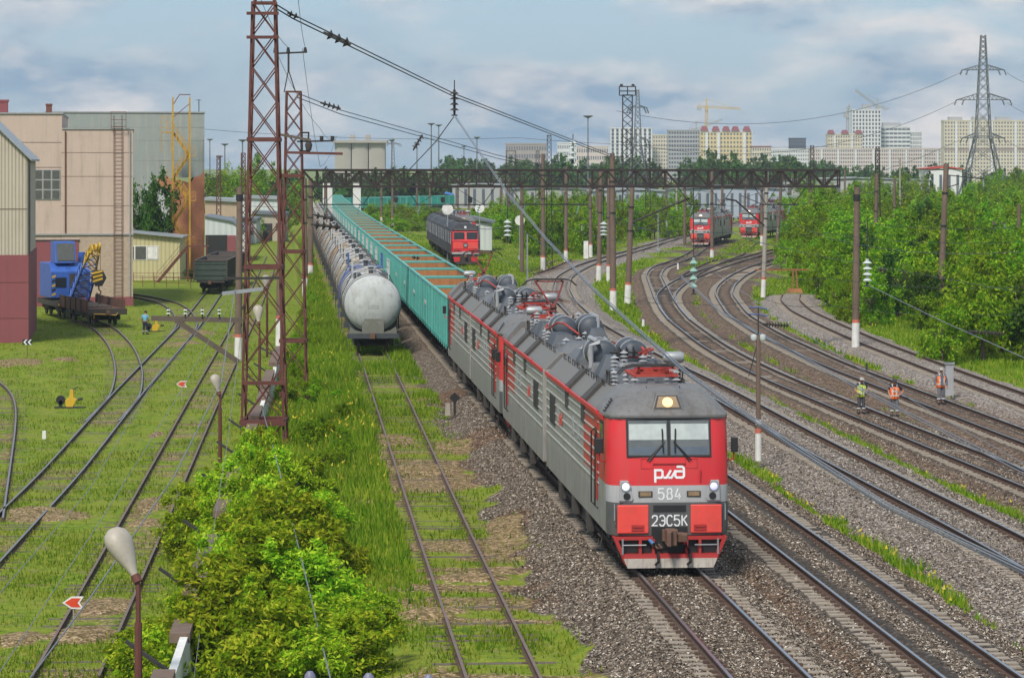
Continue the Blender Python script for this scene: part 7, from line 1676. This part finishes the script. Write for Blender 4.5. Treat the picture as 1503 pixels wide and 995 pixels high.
for u_, Y, s, h in ((208,320,3.3,6.4),(224,319.5,3.0,5.9)): tree('broadleaf_tree', 'dense dark green tree between the workshop and the yellow building, %s crown' % ('left' if u_ < 215 else 'right'), 'tree', ux(u_,Y), Y, -2.1, s, h, CD[0 if u_<215 else 1], TRK[1])
tree('low_bush', 'small dark green bush at the foot of the brown stairs', 'bush', ux(281,306), 306, -2.1, .9, .8, CD[0], TRK0[0])
for i, (u_, Y, s, h) in enumerate(((318,560,5,6),(338,600,5,7.5),(352,540,4.5,6),(366,580,5,7),(380,620,5,6.5),(395,560,4.5,5),(408,600,4.5,5.5),(428,640,5,5),(372,470,3.,3),(384,480,3.2,2.6),(440,560,3,3.5),(452,600,3,3.5))):
    tree('broadleaf_tree', 'leafy tree rising behind the depot sheds on the left', 'tree', ux(u_,Y), Y, -2.2, s, h, (CM+CD)[i % 7], TRK[i % 3], 'trees behind the depot sheds')
# far belts of trees below the town
gf = 'trees of the far belt below the town'
for k in range(150):
    Y = RNG.uniform(850, 1500); u_ = RNG.uniform(655, 1240) if k < 110 else RNG.uniform(1225, 1503); top = 228 + RNG.uniform(-4,9) - (6 if 1030 < u_ < 1080 else 0) + (14 if u_ > 1225 else 0)
    z1 = vz(top, Y); h = (z1+1.5)/2.0; s = h*RNG.uniform(.6,.9); x = ux(u_, Y); tree('distant_tree', 'distant tree in the wooded belt below the town', 'tree', x, Y, -1.5, s, h, CF[k % 3], TRK[k % 3], gf)
for k in range(40):
    Y = RNG.uniform(700, 900); u_ = RNG.uniform(300, 660); z1 = vz(248+RNG.uniform(-4,8), Y); h = (z1+1.5)/2.; s = h*RNG.uniform(.7,1.); tree('distant_tree', 'distant tree behind the tank wagons on the left', 'tree', ux(u_,Y), Y, -1.5, s, h, CF[k % 3], TRK[k % 3], 'distant trees on the left')
for k in range(70):
    Y = RNG.uniform(430, 760); u_ = RNG.uniform(1165, 1530); h = RNG.uniform(3.0,4.6)*(1 if Y < 600 else 1.2); s = h*.85; tree('thicket_tree', 'green treetop filling the far side of the thicket', 'tree', ux(u_,Y), Y, -1.4, s, h, CM[k % 5], TRK[k % 3], 'trees filling the far side of the thicket')
# ------------------------------------------------------------------ grass and weeds (countless: one object each)
def blades(name, label, X, Y, H, Wd, mat, lean=.35, cat='grass', heads=False):
    n = len(X); Z = fields(X, Y)[0]; a = RNG.uniform(0,6.28,n); ln = RNG.normal(size=(n,2))*lean*H[:,None]
    dx, dy = np.cos(a)*Wd, np.sin(a)*Wd
    if heads: Z = Z + H - .07; H = np.full(n, .09)
    b0 = np.stack([X-dx, Y-dy, Z-.03],1); b1 = np.stack([X+dx, Y+dy, Z-.03],1); tp = np.stack([X+ln[:,0], Y+ln[:,1], Z+H],1)
    o = bpy.data.objects.new(name, npmesh(name, np.stack([b0,b1,tp],1).reshape(-1,3), 3, M[mat])); COL.objects.link(o); tag(o, label, cat, kind='stuff'); return o
M['blade'] = leafmat('grass_blades', (.07,.15,.008), (.17,.26,.015), (.36,.36,.06), .5, False)
M['weed'] = leafmat('tall_weeds', (.07,.18,.01), (.19,.33,.02), (.36,.43,.05), .7, False)
M['flower'] = plain('yellow_weed_flowers', (.50,.40,.02), .8)
def scatter(n, t0, t1, y0, y1, dens=None, p=1.6):
    f = RNG.random(n); Y = (y0**(1-p) + f*(y1**(1-p)-y0**(1-p)))**(1/(1-p)); X = X1(Y) + RNG.uniform(t0, t1, n); return X, Y
# grass of the siding strip and the yard
X, Y = scatter(360000, -42, -2.4, 50, 260); _, g_, o_2, s_2, _ = fields(X, Y)
pn = vnoise(X, Y, 1.3, 21)*.6 + vnoise(X, Y, 4.5, 22)*.4; k = (RNG.random(len(X)) < g_*np.clip((pn-.28)*2.2,0,1)*(1-.75*s_2)); X, Y, pn = X[k], Y[k], pn[k]
k = (X > XW(Y)+.3) | (X < XW(Y)-.4); X, Y, pn = X[k], Y[k], pn[k]
H = RNG.uniform(.05,.16,len(X))*(.6+pn); blades('grass', 'patchy short grass over the left yard and the old siding', X, Y, H, RNG.uniform(.015,.035,len(X)), 'blade')
# strips right of the train
X, Y = scatter(420000, 5.4, 40, 52, 300); _, g_, *_ = fields(X, Y); k = RNG.random(len(X)) < np.clip(g_*1.2-.1,0,1); X, Y = X[k], Y[k]
pn = vnoise(X, Y, 2.2, 25); H = RNG.uniform(.08,.3,len(X))*(.35+1.1*pn); blades('weeds', 'bright green weeds in strips between the right-hand tracks', X, Y, H, RNG.uniform(.02,.05,len(X)), 'weed')
k = (RNG.random(len(X)) < .03) & (vnoise(X, Y, 6., 27) > .55); blades('weed_flowers', 'yellow flower heads among the weeds right of the train', X[k], Y[k], H[k]*1.35+.05, np.full(k.sum(), .04), 'flower', .15, heads=True)
X, Y = scatter(260000, 8, 75, 165, 460, p=1.1); _, g_, *_ = fields(X, Y); pn = vnoise(X, Y, 3.5, 51)*.6 + vnoise(X, Y, 1.2, 52)*.4; k = RNG.random(len(X)) < g_*np.clip((pn-.25)*2.2,0,1); X, Y, pn = X[k], Y[k], pn[k]
blades('weeds', 'rough grass and weeds around the junction and the big curve', X, Y, RNG.uniform(.12,.42,len(X))*(.4+pn), RNG.uniform(.04,.09,len(X)), 'weed')
k = (RNG.random(len(X)) < .05) & (vnoise(X, Y, 8., 53) > .6); blades('weed_flowers', 'yellow flowers in the rough grass by the junction', X[k], Y[k], RNG.uniform(.2,.4,k.sum()), np.full(k.sum(), .06), 'flower', .1, heads=True)
# tall weeds left of the tank wagons
X, Y = scatter(260000, -11, -6.2, 72, 420, p=1.4); pn = vnoise(X, Y, 1.7, 31)*.5 + vnoise(X, Y, 5., 32)*.5; k = (X > XW(Y)+.3) & (RNG.random(len(X)) < np.clip((Y-70)/45,0,1)*np.clip((pn-.2)*2.4,0,1)); X, Y, pn = X[k], Y[k], pn[k]
H = RNG.uniform(.2,.75,len(X))*(.4+pn*1.1)*np.clip((Y-60)/50,.3,1); blades('weeds', 'tall rank weeds between the wall and the tank wagons', X, Y, H, RNG.uniform(.025,.06,len(X)), 'weed', .25)
k = (RNG.random(len(X)) < .02) & (vnoise(X, Y, 5., 33) > .55); blades('weed_flowers', 'yellow flowers in the tall weeds by the siding', X[k], Y[k], H[k]*1.1, np.full(k.sum(), .04), 'flower', .1, heads=True)
# weeds beside the siding rails and before the first tank wagon
X, Y = scatter(60000, -7.5, -2.6, 110, 175, p=1.2); pn = vnoise(X, Y, 1.6, 41); k = RNG.random(len(X)) < np.clip((pn-.4)*2.5,0,1)*np.clip((Y-105)/60,.15,1); X, Y, pn = X[k], Y[k], pn[k]
blades('weeds', 'green weeds on the overgrown siding before the first tank wagon', X, Y, RNG.uniform(.1,.45,len(X))*np.clip((Y-95)/60,.3,1.1), RNG.uniform(.02,.045,len(X)), 'weed', .3)
def tetra_mesh(name, pts, mat):
    n = len(pts); me = bpy.data.meshes.new(name); me.vertices.add(n*4); me.vertices.foreach_set('co', np.ascontiguousarray(pts.reshape(-1,3), np.float32).ravel())
    f = (np.arange(n)[:,None]*4 + np.array([0,1,2, 0,2,3, 0,3,1])[None]).astype(np.int32).ravel(); me.loops.add(len(f)); me.loops.foreach_set('vertex_index', f)
    me.polygons.add(n*3); me.polygons.foreach_set('loop_start', np.arange(0, n*9, 3, dtype=np.int32)); me.polygons.foreach_set('loop_total', np.full(n*3, 3, np.int32)); me.materials.append(mat); me.update(calc_edges=True); return me
# loose stones on the ballast
X, Y = scatter(330000, -4.6, 19, 52, 130, p=2.2); z_, g_, o_2, s_2, p_2 = fields(X, Y); k = (g_ < .35) & (o_2 < .45 + .3*RNG.random(len(X))); X, Y, z_ = X[k], Y[k], z_[k]
n_ = len(X); sz = RNG.uniform(.022,.058,n_); d1 = RNG.normal(size=(n_,4,3)); d1 /= np.linalg.norm(d1,axis=2)[:,:,None]
pts = np.stack([X,Y,z_+.005],1)[:,None,:] + d1*sz[:,None,None]*np.array([1,1,.7])
n_ = len(pts)
m, t, b = nmat('loose_stones'); gi = N(t, 'ShaderNodeNewGeometry'); 
t.links.new(ramp(t, gi.outputs['Random Per Island'], [(0,(.05,.038,.03)),(.45,(.20,.155,.115)),(.8,(.42,.35,.28)),(1,(.72,.66,.58))]), b.inputs['Base Color']); b.inputs['Roughness'].default_value = .9; M['stones'] = m
o = bpy.data.objects.new('ballast_stones', tetra_mesh('ballast_stones', pts, m)); COL.objects.link(o); tag(o, 'loose crushed stones lying on the ballast around the tracks', 'stones', kind='stuff')
# ------------------------------------------------------------------ people
M['skin'] = plain('skin', (.42,.20,.13), .6); M['hiviz_y'] = plain('yellow_hi_vis', (.52,.68,.03), .6); M['hiviz_o'] = plain('orange_hi_vis', (.85,.16,.02), .6)
M['reflect'] = plain('reflective_tape', (.62,.64,.63), .4); M['workwear'] = paint('dark_grey_work_clothes', (.06,.065,.08), .85, 0, (.12,.1,.08), .4, 6, False); M['workgrey'] = paint('grey_overalls', (.13,.135,.16), .85, 0, (.2,.17,.13), .4, 6, False)
M['navy'] = plain('navy_cloth', (.015,.02,.045), .85); M['lblue'] = plain('light_blue_shirt', (.13,.38,.58), .8); M['capdark'] = plain('dark_cap', (.03,.03,.04), .8); M['capgrey'] = plain('pale_cap', (.34,.33,.30), .8); M['hair'] = plain('dark_hair', (.03,.02,.015), .7)
def skin_body(name, J, edges, mat, parent=None, lvl=2):
    """one continuous surface grown over a jointed skeleton; J = {joint: ((x,y,z), rx, ry)}"""
    names = list(J); me = bpy.data.meshes.new(name); me.from_pydata([J[n][0] for n in names], [(names.index(a), names.index(b)) for a, b in edges], [])
    o = bpy.data.objects.new(name, me); COL.objects.link(o); md = o.modifiers.new('skin', 'SKIN'); me.skin_vertices.new() if not me.skin_vertices else None
    sv = me.skin_vertices[0].data
    for i, n in enumerate(names): sv[i].radius = (J[n][1], J[n][2]); sv[i].use_root = (i == 0)
    o.modifiers.new('sub', 'SUBSURF').levels = lvl; o.modifiers['sub'].render_levels = lvl
    dg = bpy.context.evaluated_depsgraph_get(); dg.update(); m2 = bpy.data.meshes.new_from_object(o.evaluated_get(dg)); m2.name = name
    o.modifiers.clear(); o.data = m2; m2.materials.clear(); m2.materials.append(mat); m2.polygons.foreach_set('use_smooth', [True]*len(m2.polygons))
    if parent: adopt(o, parent)
    return o
def person(label, u_, v_, rz, pose, trousers, top, vest=None, cap=None, gloves=None, sleeves=True, tape=True, h=1.72, hair=False):
    p = P(u_, v_, -GD); p.z = float(fields(np.array([p.x]), np.array([p.y]))[0][0]); root = thing('person', label, 'person', p, rz); root.scale = (h/1.75,)*3
    hip = Vector((0,0,.93)); ch = Vector((0,-.02,1.30)); nk = Vector((0,-.03,1.47)); hd = Vector((0,-.07 - .05*pose.get('nod',0),1.60 - .03*pose.get('nod',0)))
    st = pose.get('stance', .13); kn = {}; ft = {}; el = {}; wr = {}
    J = {'pelvis': (hip,.15,.11), 'waist': (hip+Vector((0,-.005,.14)),.14,.10), 'chest': (ch,.17,.115), 'neckb': (nk,.075,.07), 'neck': (nk+Vector((0,-.01,.07)),.055,.055), 'head': (hd+Vector((0,.0,.03)),.085,.10), 'crown': (hd+Vector((0,.01,.12)),.075,.085)}
    E_ = [('pelvis','waist'),('waist','chest'),('chest','neckb'),('neckb','neck'),('neck','head'),('head','crown')]
    for s, n in ((-1,'l'),(1,'r')):
        fy = pose.get('step',0)*s
        kn[s] = Vector((s*(st*.85),-.03+fy*.5,.50)); ft[s] = Vector((s*st,fy+.02,.09))
        J['hip'+n] = (Vector((s*.095,0,.88)),.095,.095); J['knee'+n] = (kn[s],.065,.07); J['ank'+n] = (ft[s],.045,.05); J['toe'+n] = (ft[s]+Vector((s*.03,-.17,-.045)),.045,.035)
        E_ += [('pelvis','hip'+n),('hip'+n,'knee'+n),('knee'+n,'ank'+n),('ank'+n,'toe'+n)]
        sh = Vector((s*.195,-.01,1.405)); e, w_ = pose['arm'+n]; el[s] = Vector(e); wr[s] = Vector(w_)
        J['sho'+n] = (sh,.065,.065); J['elb'+n] = (el[s],.048,.048); J['wri'+n] = (wr[s],.034,.038); E_ += [('chest','sho'+n),('sho'+n,'elb'+n),('elb'+n,'wri'+n)]
    J = {k: (tuple(v[0]), v[1], v[2]) for k, v in J.items()}
    body = skin_body('body', J, E_, M['skin'], root)
    # hands: palm, four unequal fingers, thumb
    for s, n in ((-1,'l'),(1,'r')):
        d = (wr[s]-el[s]).normalized(); side = d.cross(Vector((0,-1,0.2))).normalized(); nn = side.cross(d)
        HJ = {'w': (tuple(wr[s]-d*.02),.03,.034), 'palm': (tuple(wr[s]+d*.055),.04,.024)}; HE = [('w','palm')]
        for i, (o_f, L_) in enumerate(((-.032,.07),(-.011,.085),(.011,.08),(.031,.062))):
            b0 = wr[s]+d*.085+side*o_f; b1 = b0+d*L_*.55+nn*.012; b2 = b0+d*L_*.85+nn*.04
            for q_, b_ in (('a',b0),('b',b1),('c',b2)): HJ[f'f{i}{q_}'] = (tuple(b_),.0095,.0095)
            HE += [('palm',f'f{i}a'),(f'f{i}a',f'f{i}b'),(f'f{i}b',f'f{i}c')]
        t0_ = wr[s]+d*.04-side*.04*s; t1_ = t0_+d*.04-side*.02*s+nn*.02; HJ['t0'] = (tuple(t0_),.012,.012); HJ['t1'] = (tuple(t1_),.011,.011); HE += [('palm','t0'),('t0','t1')]
        skin_body('hand', HJ, HE, M[gloves] if gloves else M['skin'], root, 1)
    # face
    mb = MB(); fc = hd+Vector((0,-.10,.045)); mb.loft([[(fc.x-.012,fc.y+.015,fc.z+.03),(fc.x+.012,fc.y+.015,fc.z+.03),(fc.x,fc.y,fc.z+.025)],[(fc.x-.02,fc.y+.02,fc.z-.02),(fc.x+.02,fc.y+.02,fc.z-.02),(fc.x,fc.y-.022,fc.z-.018)]]); mb.build('nose', M['skin'], root)
    for s in (-1,1):
        mb = MB(); mb.lathe([(.001,-.012),(.012,0),(.001,.012)],8,(fc.x+s*.033,fc.y+.014,fc.z+.035),'y'); mb.build('eye', M['hair'], root)
        mb = MB(); mb.lathe([(.001,-.01),(.03,-.004),(.03,.006),(.001,.012)],10,(s*.088,hd.y+.01,hd.z+.06),'x'); mb.build('ear', M['skin'], root)
    mb = MB(); mb.beam((fc.x-.025,fc.y+.016,fc.z-.045),(fc.x+.025,fc.y+.016,fc.z-.045),.012,.008); mb.build('mouth', M['capdark'] if False else M['redband'], root)
    # clothes: trousers, jacket / shirt, vest, boots, cap
    T = {'pelvis': (tuple(hip),.165,.125), 'w': (tuple(hip+Vector((0,0,.1))),.158,.118)}; TE = [('pelvis','w')]
    for s, n in ((-1,'l'),(1,'r')):
        T['h'+n] = (tuple(Vector((s*.095,0,.86))),.108,.112); T['k'+n] = (tuple(kn[s]),.082,.088); T['a'+n] = (tuple(ft[s]+Vector((0,0,.06))),.070,.075); TE += [('pelvis','h'+n),('h'+n,'k'+n),('k'+n,'a'+n)]
    skin_body('trousers', T, TE, M[trousers], root)
    if tape:
        for s in (-1,1): mb = MB(); c_ = ft[s].lerp(kn[s],.45); mb.lathe([(.083,-.025),(.09,-.025),(.09,.025),(.083,.025)],14,tuple(c_)); mb.build('trouser_band', M['reflect'], root)
    for s in (-1,1):
        skin_body('boot', {'a': (tuple(ft[s]+Vector((0,.01,.07))),.085,.09), 'h': (tuple(ft[s]+Vector((0,.015,-.035))),.075,.075), 'mid': (tuple(ft[s]+Vector((s*.02,-.09,-.03))),.075,.065), 't': (tuple(ft[s]+Vector((s*.035,-.20,-.045))),.07,.06)}, [('a','h'),('h','mid'),('mid','t')], M['black'], root, 1)
    T = {'w': (tuple(hip+Vector((0,0,.03))),.172,.13), 'm': (tuple(hip+Vector((0,-.005,.17))),.165,.12), 'c': (tuple(ch),.19,.135), 'n': (tuple(nk-Vector((0,0,.02))),.10,.085)}; TE = [('w','m'),('m','c'),('c','n')]
    for s, n in ((-1,'l'),(1,'r')):
        sh = Vector((s*.195,-.01,1.405)); T['s'+n] = (tuple(sh),.083,.083); fe = el[s] if sleeves else sh.lerp(el[s],.75); T['e'+n] = (tuple(fe),.066,.066); TE += [('c','s'+n),('s'+n,'e'+n)]
        if sleeves: T['u'+n] = (tuple(el[s].lerp(wr[s],.9)),.052,.052); TE.append(('e'+n,'u'+n))
    skin_body('jacket' if sleeves else 'shirt', T, TE, M[top], root)
    if vest:
        T = {'b': (tuple(hip+Vector((0,0,-.16))),.235,.19), 'w': (tuple(hip+Vector((0,0,-.02))),.235,.19), 'm': (tuple(hip+Vector((0,-.005,.17))),.232,.185), 'c': (tuple(ch+Vector((0,0,.02))),.24,.19), 'n': (tuple(nk-Vector((0,0,.03))),.15,.13), 'sl': ((-.185,-.01,1.415),.10,.11), 'sr': ((.185,-.01,1.415),.10,.11)}
        v_o = skin_body('vest', T, [('b','w'),('w','m'),('m','c'),('c','n'),('c','sl'),('c','sr')], M[vest], root)
        for z, rx, ry in ((.98,.215,.175),(1.18,.215,.175)):
            mb = MB(); ring = lambda e, zz_: [(math.cos(a_)*(rx+e), math.sin(a_)*(ry+e)-.008, zz_) for a_ in np.linspace(0,2*math.pi,25)[:-1]]; mb.loft([ring(-.03,z-.025),ring(.012,z-.025),ring(.012,z+.025),ring(-.03,z+.025)]); mb.build('reflective_tape', M['reflect'], v_o, True)
        for s in (-1,1): mb = MB(); mb.tube([(s*.10,-.18,1.0),(s*.10,-.185,1.25),(s*.10,-.15,1.42),(s*.11,-.02,1.51),(s*.10,.14,1.40),(s*.10,.17,1.1)],.024,5); mb.build('shoulder_tape', M['reflect'], v_o, True)
        mb = MB(); mb.beam((0,-.185,.85),(0,-.19,1.36),.02,.02); mb.build('zip', M['capdark'], v_o)
        if pose.get('open'): mb = MB(); mb.prism([(-.07,.90),(.07,.90),(.06,1.43),(-.06,1.43)],'y',-.205,-.1); mb.build('open_front', M[top], v_o)
    if cap:
        mb = MB(); c_ = hd+Vector((0,.005,.095)); mb.lathe([(.108,-.03),(.112,.02),(.10,.06),(.06,.085),(.001,.092)],16,tuple(c_)); mb.prism([(-.08,-.10),(.08,-.10),(.06,-.20),(-.06,-.20)],'z',c_.z-.03,c_.z-.015); mb.v = [(a_,b_+(c_.y if abs(z__-c_.z+.0225) < .0076 else 0),z__) for a_,b_,z__ in mb.v]; mb.build('cap', M[cap], root, True)
    if hair: mb = MB(); mb.lathe([(.095,-.05),(.105,.0),(.10,.06),(.06,.09),(.001,.1)],16,tuple(hd+Vector((0,.012,.09)))); mb.build('hair', M['hair'], root, True)
    return root
fwd = lambda x, y, z: (x, -y, z)
person('worker in a yellow hi-vis vest looking down, leftmost of the three on the tracks', 1264, 609, R(8), {'arml': ((-.30,.0,1.15),(-.16,-.20,.97)), 'armr': ((.30,.0,1.15),(.16,-.20,.97)), 'nod': 1}, 'workwear', 'navy', 'hiviz_y', 'capgrey', 'capdark', False, h=1.70)
person('worker in an orange hi-vis vest and dark cap, hands on hips, middle of three', 1313, 611, R(-6), {'arml': ((-.29,-.05,1.15),(-.20,-.16,.95)), 'armr': ((.42,.05,1.18),(.20,-.08,1.0)), 'nod': .7}, 'workgrey', 'navy', 'hiviz_o', 'capdark', None, False, h=1.72)
person('worker in grey overalls with open orange vest and pale cap beside the cabinet', 1381, 595, R(10), {'arml': ((-.31,.0,1.13),(-.32,-.10,.88)), 'armr': ((.30,.02,1.13),(.30,-.04,.86)), 'open': True, 'step': .05}, 'workgrey', 'workgrey', 'hiviz_o', 'capgrey', None, True, h=1.74)
person('man in a light blue shirt and navy trousers seen from behind in the left yard', 213, 491, R(165), {'arml': ((-.27,-.02,1.14),(-.22,-.16,1.0)), 'armr': ((.28,.02,1.13),(.24,-.1,.90)), 'nod': .6}, 'navy', 'lblue', None, None, None, False, h=1.74, hair=True)
# ------------------------------------------------------------------ air between here and the town
mb = MB(); mb.box(-3400, 3400, -20, 3300, -3.5, 140)
m = bpy.data.materials.new('hazy_air'); m.use_nodes = True; t = m.node_tree; t.nodes.clear()
ov = t.nodes.new('ShaderNodeOutputMaterial'); pv = t.nodes.new('ShaderNodeVolumePrincipled'); pv.inputs['Color'].default_value = (.80,.88,.97,1); pv.inputs['Density'].default_value = .00013; pv.inputs['Anisotropy'].default_value = .2
t.links.new(pv.outputs[0], ov.inputs['Volume'])
o = mb.build('haze', m); tag(o, 'pale blue haze over the rail yard and the town', 'haze', kind='stuff'); o.display_type = 'WIRE'
